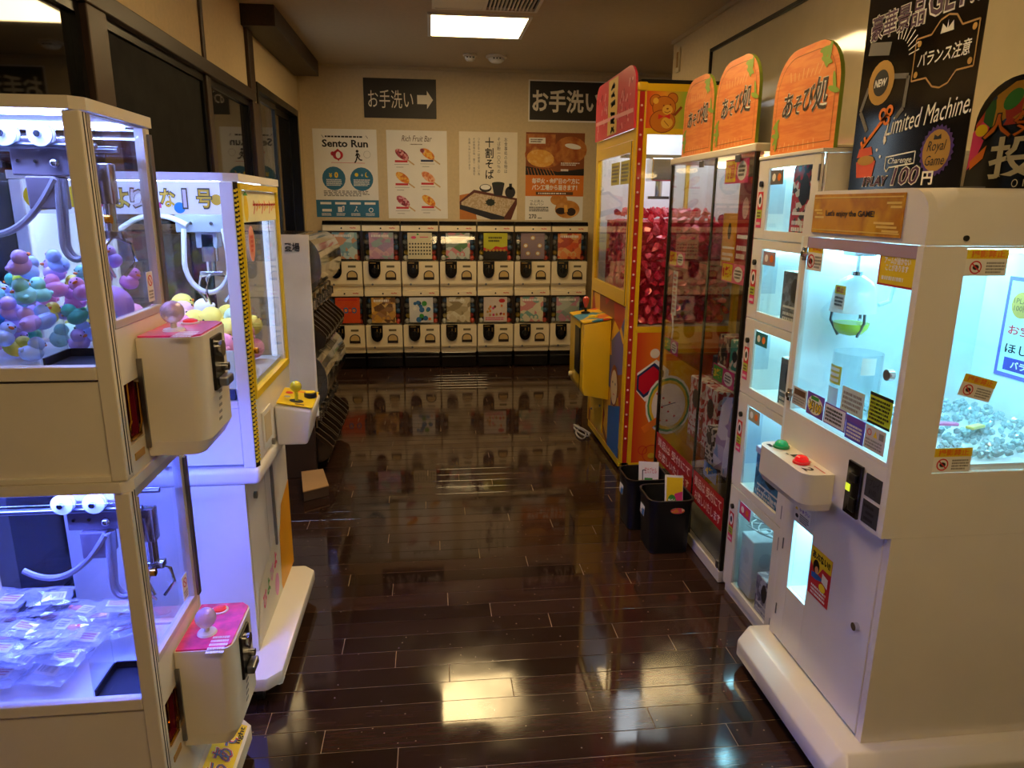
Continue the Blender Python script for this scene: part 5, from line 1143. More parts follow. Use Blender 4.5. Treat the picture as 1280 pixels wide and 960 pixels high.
# ================================================================== GLASS SHOWCASE
G_CASE = glass('showcase_glass', (.955, .965, .955), 1.2, .015)
def tag_card(F, parent, txt, c1, c2, tc):
    b = MB(); F.slab(b, .0015); o = b.build('prize_tag', c1, parent)
    b = MB(); F.rect(b, 0, 0, 1, 1, .0018, 0); F.rect(b, .03, .06, .48, .94, .0021, 1); F.glyph(b, txt, .255, .5, .38, .62, .0026, 2, bold=.05)
    F.ell(b, .74, .5, F.w*.2, F.h*.4, .0024, 3); loose_rows(F, b, .6, .25, .88, .75, 3, 4, .003, len(txt))
    b.build('print', [c1, c2, tc, M_WINK, M_INK], o); return o
def showcase():
    X0, X1, Y0, Y1, ZT = 1.09, 1.6, 2.385, 3.255, 1.633
    t = thing('glass_showcase', 'tall glass prize showcase with white base and red banner', 'showcase', (1.35, 2.82, 0))
    one(lambda b: (b.box(X0-.006, X1, Y0, Y1, 1.606, ZT, bev=.004)), 'top_board', M_CREAM, t)
    one(lambda b: b.box(X0-.004, X1, Y0, Y1, .001, .05, bev=.004), 'base_plinth', M_CREAM, t)
    one(lambda b: b.box(X0+.02, X1-.012, Y0+.01, Y1-.01, .0505, .056), 'base_floor', mat('grey_felt', '#8d8a80', .8), t)
    MS = mat('dark_bronze_stile', '#2a2622', .35, .5)
    def st(b):
        for y in (Y0, Y1-.012): b.box(X0, X0+.014, y, y+.012, .0505, 1.6055); b.box(X1-.014, X1, y, y+.012, .0505, 1.6055)
        b.box(X0+.012, X0+.02, 2.765, 2.775, .0565, 1.6055)
    one(st, 'corner_stile', MS, t)
    one(lambda b: (b.box(X0+.003, X0+.009, 2.735, 2.742, .0505, 1.6055), b.box(X0-.001, X0+.003, 2.722, 2.73, .0505, 1.6055)), 'door_edge', mat('glass_edge', '#1c2a26', .1, coat=.5), t)
    for k, (a, c, x) in enumerate(((Y0+.0125, 2.7215, X0), (2.7425, Y1-.0125, X0+.004))):
        d = one(lambda b: b.box(x, x+.004, a, c, .052, 1.604), 'glass_door', G_CASE, t)
        one(lambda b: b.box(x-.008, x-.0005, (2.5, 2.86)[k], (2.54, 2.9)[k], 1.578, 1.604, bev=.002), 'door_clip', M_STEEL, d)
        one(lambda b: b.box(x-.006, x-.0005, a+.003, a+.02, .055, .085, bev=.001), 'door_pivot', M_STEEL, d)
        Fb = Face((x-.0006, c-.004, .345), RX, UX, c-a-.008, .135)
        b = MB(); Fb.slab(b, .0008); bn = b.build('banner', mat('banner_red', '#a8161c', .4), d)
        b = MB(); Fb.glyph(b, '景品は 受付にて', .5, .28, .9, .33, .0014, bold=.015); Fb.glyph(b, 'お渡しいたします', .52, .72, .86, .33, .0014, bold=.015); b.build('lettering', mat('faded_white_ink', '#e8c8c0', .5), bn)
    pieces('side_pane', G_CASE, t, [(X0+.0145, X1-.0145, Y0+.004, Y0+.008, .0565, 1.604), (X0+.0145, X1-.0145, Y1-.008, Y1-.004, .0565, 1.604)])
    one(lambda b: b.box(X1-.011, X1-.002, Y0+.0125, Y1-.0125, .0565, 1.604), 'back_panel', mat('case_back', '#6a6258', .6), t)
    for z in (.37, .735, 1.19):
        one(lambda b: b.box(X0+.05, X1-.015, Y0+.0125, 2.762, z, z+.006), 'shelf', G_CASE, t); one(lambda b: b.box(X0+.05, X1-.015, 2.778, Y1-.0125, z, z+.006), 'shelf', G_CASE, t)
    for y in (2.55, 3.0): one(lambda b: b.lathe([(.05, 1.6045), (.05, 1.59), (.04, 1.585)], (1.25, y, 0), seg=20), 'downlight', mat('warm_downlight', '#d8c8a0', .4, emit=WARM, estr=9.0), t, True)
    for txt, y1, z1, w, h, c1, c2, tc in (('特賞', 2.66, 1.592, .2, .085, M_PINK, M_YEL, M_RED), ('1等', 2.62, 1.222, .2, .07, M_PINK, M_YEL, M_RED), ('2等', 3.235, 1.228, .2, .066, M_PINK, M_YEL, M_RED), ('3等', 2.63, .828, .2, .066, mat('magenta_card', '#c8287a', .4), M_GREEN, M_YEL), ('3等', 3.235, .828, .19, .066, mat('magenta_card', '#c8287a', .4), M_GREEN, M_YEL)):
        tag_card(Face((X0+.0125, y1, z1), RX, UX, w, h), t, txt, c1, c2, tc)
    F4 = Face((X0+.012, 2.645, .415), RX, UX, .13, .062); b = MB(); F4.slab(b, .001); q = b.build('prize_tag', M_BLUE, t); one(lambda b: F4.glyph(b, '4等', .5, .5, .7, .7, .0018, bold=.04), 'lettering', M_YEL, q)
    Fm = Face((X0+.013, 3.17, 1.14), RX, UX, .06, .2); b = MB(); Fm.slab(b, .001); q = b.build('prize_tag', M_PAPER, t); one(lambda b: loose_rows(Fm, b, .2, .05, .8, .95, 9, 0, .0016, 3), 'print', M_RED, q)
    one(lambda b: b.tube([(X0+.014, 3.15, .945), (X0+.016, 3.14, .87), (X0+.014, 3.15, .8)], .004, 6), 'tag_string', M_WINK, t)
showcase()
def prize(name, x0, x1, y0, y1, z0, z1, col, label, cols=None, rot=0, txt=None, tcol=None, cat='box'):
    cx, cy = (x0+x1)/2, (y0+y1)/2; hx, hy, h = (x1-x0)/2, (y1-y0)/2, z1-z0
    m = palette('prize_'+label.replace(' ', '_')[:40], cols, 60, .35) if cols else mat('prize_'+col, col, .4)
    b = MB(); b.box(-hx, hx, -hy, hy, 0, h, bev=.0025, seg=1); o = b.build(name, m); o.location = (cx, cy, z0+.0006); o.rotation_euler = (0, 0, rot); tag(o, label, cat, None)
    F = Face((-hx, hy, h), RX, UX, 2*hy, h); b = MB()
    Fy = Face((-hx, -hy, h), (1, 0, 0), UX, 2*hx, h)
    for f in (F, Fy):
        f.rect(b, .1, .62, .9, .66, .0006, 0); loose_rows(f, b, .12, .72, .88, .9, 2, 0, .0006, 3)
        if txt: f.glyph(b, txt, .5, .3, .7, .3, .001, 1, bold=.02)
        else: f.ell(b, .5, .33, min(hx, hy)*.5, min(hy*.6, h*.22), .0006, 1)
    off = Vector(o.location); me = bpy.data.meshes.new('print'); b.bm.to_mesh(me); b.bm.free()
    for mm in (M_WINK, mat('print_'+(tcol or '#20242c'), tcol or '#20242c', .4)): me.materials.append(mm)
    c = bpy.data.objects.new('print', me); C.objects.link(c); c.parent = o
    return o
zs1, zs2, zs3 = 1.196, .741, .376
prize('game_box', 1.145, 1.25, 2.49, 2.62, zs1, 1.53, '#a8141c', 'tall dark red box on the top shelf of the showcase', tcol='#d8b0a8')
prize('game_box', 1.15, 1.2, 2.645, 2.75, zs1, 1.40, '#d8982a', 'orange yellow poster pack on the top shelf of the showcase', rot=.15, tcol='#4a4034')
prize('game_box', 1.34, 1.5, 2.55, 2.7, zs1, 1.46, '#b8aa8c', 'plain beige carton at the back of the top showcase shelf')
prize('toy_box', 1.145, 1.22, 2.41, 2.485, zs2, 1.10, '#b08a90', 'slim dusty rose box on the middle shelf of the showcase', ['#b08a90', '#8a6a72', '#d0b0b0'])
prize('toy_box', 1.145, 1.225, 2.6, 2.7, zs2, .93, '#4a3a34', 'dark patterned figure box on the middle shelf of the showcase', ['#4a3a34', '#8a3030', '#b8a890', '#2a2a34'])
prize('toy_box', 1.28, 1.38, 2.58, 2.74, zs2, 1.02, '#2c2622', 'black box at the back of the middle showcase shelf')
prize('toy_box', 1.145, 1.22, 2.505, 2.58, zs2, .93, '#2f8a84', 'teal box with orange top band in front on the middle showcase shelf', ['#2f8a84', '#3f9a92', '#e8e0d0'], .1)
prize('toy_box', 1.15, 1.24, 2.715, 2.76, zs2, .83, '#202c4a', 'low navy box on the middle shelf of the showcase')
prize('toy_box', 1.145, 1.23, 2.67, 2.755, zs3, .53, '#e8e2da', 'small white and black carton on the lower shelf of the showcase', ['#e8e2da', '#1c1c20', '#d8d0c8'])
prize('toy_box', 1.2, 1.32, 2.55, 2.65, zs3, .5, '#c8b0a8', 'pale patterned carton on the lower shelf of the showcase', ['#c8b0a8', '#6a3a3c', '#e8e0d8'])
def cloth(name, label, y0, y1, z0, z1, x, cols):
    rr = random.Random(int(y0*100)); b = MB(); n, m_ = 8, 10; V = {}
    for s in (0, 1):
        for i in range(n+1):
            for j in range(m_+1): V[s, i, j] = b.bm.verts.new((x+s*.012+.012*math.sin(i*1.3+j*.4)+rr.uniform(-.003, .003), y0+(y1-y0)*i/n, z0+(z1-z0)*j/m_*(1-.12*(i/n))))
        for i in range(n):
            for j in range(m_): q = (V[s, i, j], V[s, i+1, j], V[s, i+1, j+1], V[s, i, j+1]); b.bm.faces.new(q if s else q[::-1])
    o = origin_to_base(b.build(name, palette('cloth_'+name+str(int(y0*100)), cols, 18, .7), smooth=True)); return tag(o, label, 'bag')
cloth('gift_bag', 'lilac and white printed gift bag on the lower shelf of the showcase', 2.49, 2.645, .3775, .72, 1.15, ['#d8cce0', '#b8a0c8', '#eeeaf0', '#9ab8d8'])
for k, (y, lab, cols) in enumerate(((2.86, 'red and white striped snack carton on the low shelf of the showcase', ['#e8d8d0', '#b82a30', '#f0e8e0', '#d89a9a']), (3.04, 'cream snack carton with red pictures on the low shelf of the showcase', ['#e0d0c0', '#c84a3a', '#f0e4d8', '#a86a50']))):
    prize('snack_box', 1.2, 1.36, y-.075, y+.075, zs3, .66, '#e0d0c8', lab, cols)
prize('snack_box', 1.42, 1.54, 2.86, 3.1, zs3, .6, '#b89a78', 'tan carton behind the snack boxes in the showcase')
# ================================================================== LOCKER COLUMN
def locker():
    X0, X1, Y0, Y1, ZT = 1.09, 1.6, 1.955, 2.352, 1.585
    t = thing('prize_locker', 'white five door prize locker with lit windows', 'locker', (1.35, 2.15, 0))
    ML = mat('locker_white', '#e6e0d4', .35, var=.02, coat=.2)
    seams = [.03, .43, .784, 1.052, 1.32, 1.5745]
    def body(b):
        b.box(X0+.012, X1, Y0, Y0+.012, .001, ZT-.0125); b.box(X0+.012, X1, Y1-.012, Y1, .001, ZT-.0125); b.box(X1-.012, X1, Y0+.0125, Y1-.0125, .001, ZT-.0125); b.box(X0+.006, X1-.0125, Y0+.0125, Y1-.0125, .001, .028)
        for z in seams[1:-1]: b.box(X0+.014, X1-.0125, Y0+.0125, Y1-.0125, z-.006, z+.006)
    one(body, 'carcass', ML, t)
    one(lambda b: b.box(X0-.004, X1+.002, Y0-.002, Y1+.002, ZT-.012, ZT, bev=.003), 'top_panel', ML, t)
    one(lambda b: (b.box(X0+.013, X1-.013, Y0+.0126, Y0+.014, .03, 1.57), b.box(X0+.013, X1-.013, Y1-.014, Y1-.0126, .03, 1.57), b.box(X1-.014, X1-.0126, Y0+.0145, Y1-.0145, .03, 1.57)), 'lining', mat('locker_lining', '#eef4f6', .5), t)
    for k in range(5):
        z0, z1 = seams[k]+.002, seams[k+1]-.002; wy0, wy1 = Y0+.055, Y1-.072; wz0, wz1 = z0+.028, z1-.028
        def dr(b):
            b.box(X0, X0+.011, Y0+.012, wy0, z0, z1, bev=.001, seg=1); b.box(X0, X0+.011, wy1, Y1-.001, z0, z1, bev=.001, seg=1); b.box(X0, X0+.011, wy0, wy1, z0, wz0); b.box(X0, X0+.011, wy0, wy1, wz1, z1)
        d = one(dr, 'locker_door', ML, t)
        one(lambda b: b.box(X0+.004, X0+.007, wy0+.0005, wy1-.0005, wz0+.0005, wz1-.0005), 'door_pane', G_PANE, d)
        one(lambda b: b.cyl((X0-.003, Y1-.033, z1-.075), .0095, .008, 'x', 14), 'lock', M_BLACK, d, True)
        one(lambda b: (b.box(X0-.002, X0+.002, Y0+.012, Y0+.018, z0+.03, z0+.075), b.box(X0-.002, X0+.002, Y0+.012, Y0+.018, z1-.075, z1-.03)), 'hinge', M_STEEL, d)
        F = Face((X0-.0004, Y1-.012, z1-.10), RX, UX, .036, .115)
        b = MB(); F.slab(b, .0006); s_ = b.build('sticker', M_RED, d)
        b = MB(); F.rect(b, .0, .5, 1, .74, .001, 0); F.rect(b, .0, .77, 1, 1, .001, 1); F.ell(b, .5, .24, .0145, .022, .001, 2); F.ell(b, .5, .24, .008, .012, .0014, 3); loose_rows(F, b, .12, .54, .88, .72, 2, 4, .0014, 1); loose_rows(F, b, .12, .82, .88, .95, 1, 2, .0014, 2); b.build('print', [mat('sticker_lime', '#b8c832', .4), M_PINK, M_WINK, M_INK, M_BROWN], s_)
        F2 = Face((X0+.0035, wy1-.01, wz1-.006), RX, UX, .085, .045)
        b = MB(); F2.slab(b, .0006); s2 = b.build('sticker', [mat('grey_card', '#6e6a6c', .5), mat('rose_grey_card', '#a8888c', .5), mat('teal_card', '#2f7a78', .5), mat('stone_card', '#b0a890', .5), M_PINK][4-k], d)
        b = MB(); F2.ell(b, .28, .5, .012, d=.001, m=0); F2.ell(b, .7, .5, .012, d=.001, m=1); b.build('print', [M_WINK, M_ORANGE], s2)
        if k: one(lambda b: b.box(X0+.05, X1-.1, Y1-.024, Y1-.016, z1-.022, z1-.012), 'led_strip', emat('locker_led', LED_K, LED_K_STR), t)
        else: one(lambda b: b.box(X0+.05, X1-.1, Y1-.024, Y1-.016, z1-.022, z1-.014), 'led_strip', emat('locker_led_dim', LED_K, LED_K_STR*.3), t)
        if k: one(lambda b: b.box(X0+.03, X0+.09, Y1-.0155, Y1-.0142, z0+.08, z1-.06), 'notice_card', mat('pale_blue_notice', '#c2d4e2', .5), t)
locker()
lk = lambda z: z+.0062
prize('console_box', 1.108, 1.22, 2.0, 2.15, lk(1.32), 1.545, '#b8202c', 'red game console carton behind the top locker window', ['#b8202c', '#30343c', '#b8202c', '#d8d4d0'])
prize('game_box', 1.108, 1.2, 1.99, 2.15, lk(1.052), 1.23, '#6a727c', 'dark grey speckled box behind the second locker window', ['#6a727c', '#4a525c', '#858d96'])
prize('game_box', 1.108, 1.2, 1.99, 2.11, lk(.784), .96, '#5a6470', 'slim slate box behind the third locker window')
prize('candy_tin', 1.11, 1.31, 1.99, 2.215, lk(.43), .60, '#2f6fa0', 'blue picture box with pale lilac lid behind the fourth locker window', ['#2f6fa0', '#3a86b8', '#2a5a8a', '#c8d8e8'])
prize('tin_lid', 1.106, 1.314, 1.986, 2.219, .6006, .625, '#c4b4d8', 'pale lilac lid on the blue picture box in the locker', cat='lid')
prize('carton', 1.19, 1.27, 2.1, 2.18, lk(.03)+.0, .22, '#b8a890', 'small patterned carton on the locker floor', ['#b8a890', '#8a7a68', '#d8ccb8'])
prize('carton', 1.108, 1.18, 2.0, 2.125, lk(.03)+.0, .19, '#8a8498', 'grey lilac patterned carton on the locker floor', ['#8a8498', '#c8c4d0', '#6a6478'])
prize('adapter_box', 1.125, 1.22, 2.2, 2.3, lk(.03)+.0, .26, '#e6e6e6', 'white power unit box inside the bottom locker', tcol='#d4d6d8')
wr = thing('power_wire', 'tangled white power wires in the bottom locker', 'cable', (1.175, 2.25, .262))
one(lambda b: [b.tube([(1.175+.04*math.sin(a*.9+k), 2.24+.05*math.cos(a*.7+k*2), .266+.008*a) for a in range(12)], .003, 5) for k in range(3)], 'wire', M_WHITE2, wr, True)
# ------------------------------------------------------------------ orange name boards
M_OB = palette('orange_wood_print', ['#e8823a', '#ee9448', '#e27a34', '#f0a055'], 5, .35, 'noise', (1, 1, 9))
M_OE = mat('board_edge_green', '#8a9a32', .4)
M_LEAF = mat('leaf_green', '#8aa838', .4)
def name_board(y0, y1, z0, z1, x, label, deep=.012):
    t = thing('name_board', label, 'sign board', (x, (y0+y1)/2, z0), 'orange arched boards on the cabinets')
    w = y1-y0; rr = w*.34; pts = [(y0, z0), (y1, z0)]
    def arch(i):
        y0_, y1_, z1_ = y0+i, y1-i, z1-i; r = rr-i
        return [(y0_, z0+i), (y1_, z0+i)]+[(y1_-r+r*math.cos(PI/2*k/8), z1_-r+r*math.sin(PI/2*k/8)) for k in range(9)]+[(y0_+r-r*math.sin(PI/2*k/8), z1_-r+r*math.cos(PI/2*k/8)) for k in range(9)]
    o = one(lambda b: b.prism(arch(0), 'x', x, x+deep), 'board', [M_OB, M_OE], t)
    for p in o.data.polygons:
        if abs(p.normal.x) < .5: p.material_index = 1
    F = Face((x, y1, z1), RX, UX, w, z1-z0); b = MB()
    fr = lambda y, z: ((y1-y)/w, (z1-z)/(z1-z0)); A = [fr(*p) for p in arch(.022)]; F.line(b, A+[A[0]], .0022, .0008, 2)
    for k, ch in enumerate('あそび処'):
        a, bb, s = .25+.165*k, .52-.012*k+(.03 if k == 1 else 0), (.17, .13, .17, .22)[k]
        F.glyph(b, ch, a, bb, s, s*1.15*w/(z1-z0), .0012, 1, bold=.045, shear=.15); F.glyph(b, ch, a, bb, s*.95, s*1.1*w/(z1-z0), .002, 0, bold=.01, shear=.15)
    for k in range(7):
        a, bb, rot = (.76+.03*(k % 3), .1+.05*k/2, k*.7) if k < 5 else (.93, .42+.06*(k-5), k)
        F.ell(b, a, bb, .032, .008, .001+.0002*k, 3, rot=rot)
    for k in range(6): F.ell(b, .075+.015*(k % 3), .68+.04*k, .024, .007, .001+.0002*k, 3, rot=.6+k*.8)
    for k in range(8): F.line(b, [(.25+.07*k, .2+.015*(k % 3)), (.27+.06*k, .3)], .005, .0006, 4); F.line(b, [(.16+.08*k, .97), (.18+.075*k, .9-.02*(k % 2))], .005, .0006, 4)
    b.build('print', [mat('brush_ink', '#3a2c20', .5), M_WINK, mat('board_line', '#a8622a', .5), M_LEAF, mat('pale_orange_ink', '#f4b878', .4)], t)
    one(lambda b: (b.box(x+deep, x+deep+.09, y0+.05, y0+.06, z0+.0005, z0+.006), b.box(x+deep, x+deep+.09, y1-.06, y1-.05, z0+.0005, z0+.006)), 'support_foot', M_STEEL, t)
    return t
name_board(2.862, 3.2, 1.634, 1.945, 1.115, 'orange arched name board on the showcase, the one next to the bear panel')
name_board(2.462, 2.84, 1.634, 1.945, 1.115, 'orange arched name board on the showcase, the one next to the white locker')
name_board(1.965, 2.35, 1.586, 1.888, 1.12, 'orange arched name board standing on the white locker')
gb = thing('green_board', 'olive green sign board with black brush lettering behind the orange board on the locker', 'sign board', (1.32, 2.0, 1.586))
def ga(b):
    pts = [(1.22, 1.586), (1.5, 1.586), (1.5, 1.8)]+[(1.42+.08*math.cos(PI/2*k/6), 1.8+.08*math.sin(PI/2*k/6)) for k in range(1, 7)]+[(1.3-.08*math.sin(PI/2*k/6), 1.8+.08*math.cos(PI/2*k/6)) for k in range(7)]
    b.prism(pts, 'y', 2.0, 2.012)
one(ga, 'board', mat('olive_board', '#8f9f34', .4, var=.12, scale=14), gb)
Fg = Face((1.22, 2.0, 1.88), (1, 0, 0), (0, 0, 1), .28, .294); b = MB()
for k, ch in enumerate('び処'): Fg.glyph(b, ch, .35+.2*k, .45, .3, .3, .001+.001*k, 0, bold=.045, rot=.5); Fg.glyph(b, ch, .35+.2*k, .45, .26, .26, .0016+.001*k, 1, bold=.01, rot=.5)
Fg.line(b, [(.1, .62), (.7, .66)], .03, .0012, 2); Fg.ell(b, .2, .2, .04, .02, .0008, 3); Fg.ell(b, .45, .1, .04, .016, .0008, 4)
b.build('print', [M_WINK, M_INK, M_ORANGE, M_LEAF, M_ORANGE], gb)
# ================================================================== BINS
def bin_(x, y, rz, label, spec):
    t = thing('waste_bin', label, 'waste bin', (x, y, 0)); h = .245
    def ring(s, r, z):
        p = []
        for cx, cy, a0 in ((1, 1, 0), (-1, 1, PI/2), (-1, -1, PI), (1, -1, 3*PI/2)):
            for k in range(5): a = a0+PI/2*k/4; p.append((x+cx*(s-r)+r*math.cos(a), y+cy*(s-r)+r*math.sin(a), z))
        return p
    def body(b):
        R = [ring(.082, .025, .002), ring(.096, .04, h), ring(.101, .045, h+.001), ring(.101, .045, h-.012), ]
        rings = [[b.bm.verts.new(p) for p in q] for q in (ring(.082, .025, .002), ring(.094, .04, h-.012), ring(.1, .045, h-.012), ring(.1, .045, h), ring(.092, .04, h), ring(.077, .022, .006))]
        n = 20; b.bm.faces.new(rings[0][::-1]); b.bm.faces.new(rings[-1])
        for a, c in zip(rings, rings[1:]):
            for k in range(n): b.bm.faces.new((a[k], a[(k+1) % n], c[(k+1) % n], c[k]))
    one(body, 'bin_body', mat('black_bin', '#0e0e10', .38, var=.1), t, True)
    Fl = Face((x-.0935, y+.045, .185), RX, (.06, 0, 1), .055, .042); b = MB(); Fl.slab(b, .0008); s = b.build('sticker', M_PAPER, t); one(lambda b: (Fl.rect(b, .5, .3, 1, .95, .0014, 0), loose_rows(Fl, b, .05, .5, .6, .95, 2, 1, .002, 1)), 'print', [M_BLUE, M_GREY], s)
    # hand hole on the camera side, seen as the inside liner
    one(lambda b: b.prism([(x+.02+.03*math.cos(a*PI/8), h-.045+.012*math.sin(a*PI/8)) for a in range(16)], 'y', y-.0985, y-.09), 'hand_hole', palette('hole_'+str(int(y*100)), ['#e86a2a', '#e84a5a', '#f0c8a0', '#e8882a'], 60, .5), t)
    return t
b1 = bin_(.975, 2.72, 0, 'black waste bin with a pink and yellow card inside, beside the showcase', 0)
b2 = bin_(.945, 2.955, 0, 'black waste bin with a white card inside, beside the yellow booth', 1)
def bin_card(x0, x1, y, z0, z1, label, kind):
    t = thing('notice_card', label, 'card', ((x0+x1)/2, y, z0)); F = Face((x0, y, z1), (1, -.25, 0), (0, .12, 1), x1-x0, z1-z0)
    b = MB(); F.slab(b, .0015); c = b.build('card', M_PAPER, t); b = MB()
    if kind: F.rect(b, .1, .04, .98, .98, .0021, 0); F.poly(b, [(.4, .98), (.55, .35), (.98, .3), (.98, .98)], .0024, 1); F.ell(b, .4, .5, (x1-x0)*.24, (z1-z0)*.13, .0027, 2); F.glyph(b, '空カプセル', .4, .5, .4, .12, .0033, 3, bold=.03); F.line(b, [(.7, .6), (.9, .7)], .006, .003, 3)
    else: F.line(b, [(.2, .5), (.2, .2), (.35, .2)], .004, .0021, 4); F.glyph(b, '空カプセル', .6, .2, .6, .14, .0021, 5); F.rect(b, .3, .38, .7, .5, .0021, 2); loose_rows(F, b, .25, .6, .85, .8, 2, 4, .0021, 3)
    b.build('print', [M_YEL, M_PINK, M_GREEN, M_WINK, M_INK, M_RED], c); return t
bin_card(.97, 1.046, 2.735, .09, .318, 'yellow and pink notice card standing in the black bin by the showcase', 1)
bin_card(.93, 1.02, 2.985, .09, .288, 'white notice card with red print standing in the black bin by the yellow booth', 0)
# ================================================================== LARGE WHITE CRANE CABINET ON THE RIGHT
def big_cabinet():
    XF, XL_, X1, Y0, Y1, ZT = 1.021, 1.046, 1.6, 1.395, 1.9, 1.465
    t = thing('crane_cabinet', 'large white crane cabinet with an orange header sign and cyan lit window', 'crane machine', (1.32, 1.65, 0))
    ML = mat('cabinet_white', '#e9e3da', .32, var=.02, coat=.25)
    # hood with rounded front corners
    def hood(b):
        r = .065; pts = [(Y0, 1.347), (Y1, 1.347)]+[(Y1-r+r*math.cos(PI/2*k/8), ZT-r+r*math.sin(PI/2*k/8)) for k in range(9)]+[(Y0+r-r*math.sin(PI/2*k/8), ZT-r+r*math.cos(PI/2*k/8)) for k in range(9)]
        b.prism(pts, 'x', XF, XF+.02); pts2 = [(Y0, 1.347), (Y1, 1.347), (Y1, ZT), (Y0, ZT)]
        r = .02; pts2 = [(Y0, 1.347), (Y1, 1.347)]+[(Y1-r+r*math.cos(PI/2*k/4), ZT-r+r*math.sin(PI/2*k/4)) for k in range(5)]+[(Y0+r-r*math.sin(PI/2*k/4), ZT-r+r*math.cos(PI/2*k/4)) for k in range(5)]
        b.prism(pts2, 'x', XF+.0601, X1)
        # blend between the rounded face and the square body
        r0, r1 = .065, .02; n = 4
        def outl(r): return [(Y0, 1.347), (Y1, 1.347)]+[(Y1-r+r*math.cos(PI/2*k/8), ZT-r+r*math.sin(PI/2*k/8)) for k in range(9)]+[(Y0+r-r*math.sin(PI/2*k/8), ZT-r+r*math.cos(PI/2*k/8)) for k in range(9)]
        rings = [[b.bm.verts.new((XF+.0201+.04*i/n, y, z)) for y, z in outl(r0+(r1-r0)*i/n)] for i in range(n+1)]
        for A, B in zip(rings, rings[1:]):
            m = len(A)
            for k in range(m): b.bm.faces.new((A[k], B[k], B[(k+1) % m], A[(k+1) % m]))
    one(hood, 'hood', ML, t, True)
    Fs = Face((XF-.0005, 1.847, 1.456), RX, UX, .373, .097)
    b = MB(); Fs.slab(b, .003); sg = b.build('header_sign', palette('amber_header', ['#c8860c', '#d8980f', '#b87408', '#e0a820'], 9, .25, 'noise'), t)
    b = MB(); Fs.glyph(b, "Let's enjoy the GAME!", .45, .5, .56, .2, .0036, 0, bold=.03)
    for a, bb, w in ((.02, .38, .1), (.05, .46, .08), (.03, .56, .12), (.84, .2, .14), (.88, .29, .12), (.73, .66, .2), (.76, .75, .2), (.82, .84, .16)): Fs.rect(b, a, bb, min(a+w, .985), bb+.05, .0036, 1)
    Fs.rect(b, .01, .07, .99, .1, .0036, 1); Fs.rect(b, .01, .9, .99, .93, .0036, 1)
    b.build('lettering', [mat('dark_brown_ink', '#2a1404', .4), mat('pale_gold_ink', '#ecc860', .35)], sg)
    one(lambda b: b.cyl((1.111, Y0-.001, 1.363), .006, .006, 'y', 12), 'screw', M_BLACK, t, True)
    # near side wall with window, far wall, back wall
    def side(b):
        y0, y1 = Y0, Y0+.012; b.box(XF, 1.12, y0, y1, .6801, 1.3465); b.box(1.53, X1, y0, y1, .6801, 1.3465); b.box(1.12, 1.53, y0, y1, .6801, .838); b.box(1.12, 1.53, y0, y1, 1.341, 1.3465)
    one(side, 'side_wall', ML, t)
    one(lambda b: b.box(1.1202, 1.5298, Y0+.003, Y0+.007, .8382, 1.3408), 'side_pane', G_PANE, t)
    one(lambda b: (b.box(XF, X1, Y1-.012, Y1, .6801, 1.3465), b.box(X1-.012, X1, Y0+.0125, Y1-.0125, .6801, 1.3465)), 'rear_wall', mat('cabinet_lining', '#eef4f6', .4), t)
    # front door
    def dr(b):
        x0, x1, y0, y1, z0, z1 = XF, XF+.016, Y0+.0125, Y1-.0125, .849, 1.3465
        b.box(x0, x1, y0, y0+.008, z0, z1); b.box(x0, x1, y1-.022, y1, z0, z1); b.box(x0, x1, y0+.008, y1-.022, z0, z0+.01)
    d = one(dr, 'front_door', ML, t)
    one(lambda b: b.box(XF+.001, XF+.012, Y0+.0206, Y1-.035, 1.318, 1.346), 'top_strip', mat('mauve_strip', '#b49ab0', .3), d)
    one(lambda b: b.box(XF+.004, XF+.008, Y0+.0206, Y1-.0346, .8592, 1.3178), 'front_pane', G_PANE, d)
    for z in (1.30, .90): one(lambda b: (b.cyl((XF-.004, Y1-.03, z), .008, .014, 'x', 12), b.box(XF-.006, XF+.003, Y1-.036, Y1-.02, z-.018, z+.018, bev=.002)), 'hinge', M_CHROME, d, True)
    one(lambda b: b.cyl((XF-.006, Y0+.045, 1.06), .013, .014, 'x', 16), 'lock', M_CHROME, d, True)
    def stick(F, base, fn, mats, parent, nm='sticker'):
        b = MB(); F.slab(b, .0006); o = b.build(nm, base, parent); b = MB(); fn(F, b); b.build('print', mats, o); return o
    noph = lambda F, b: (F.rect(b, 0, 0, 1, .36, .001, 0), F.glyph(b, '撮影禁止', .5, .18, .8, .26, .0016, 1, bold=.02), F.ring(b, .25, .68, F.h*.2, F.h*.25, .001, 2), F.ell(b, .25, .68, F.h*.13, F.h*.1, .0014, 3), F.line(b, [(.14, .52), (.36, .85)], F.h*.05, .0018, 2), loose_rows(F, b, .5, .46, .95, .92, 4, 4, .001, 6))
    npm = [M_YEL, M_ORANGE, M_RED, M_INK, M_GREY]
    xg = XF+.0035
    stick(Face((xg, 1.862, 1.333), RX, UX, .075, .075), M_PAPER, noph, npm, d)
    stick(Face((xg, 1.543, 1.330), RX, UX, .13, .078), M_RED, lambda F, b: (F.rect(b, .04, .06, .96, .94, .001, 0), F.glyph(b, 'アームが届かない\nことがあります', .5, .36, .7, .4, .0016, 2, bold=.03), loose_rows(F, b, .12, .68, .88, .86, 1, 2, .0016, 1)), [M_YEL, M_INK, M_WINK], d)
    # row of stickers along the foot of the pane
    stick(Face((xg, 1.862, .93), RX, UX, .075, .052), mat('stone_card2', '#cfc8c2', .5), lambda F, b: (F.rect(b, .1, .1, .9, .42, .001, 1), loose_rows(F, b, .1, .5, .9, .92, 3, 0, .001, 2)), [M_GREY, M_BROWN], d)
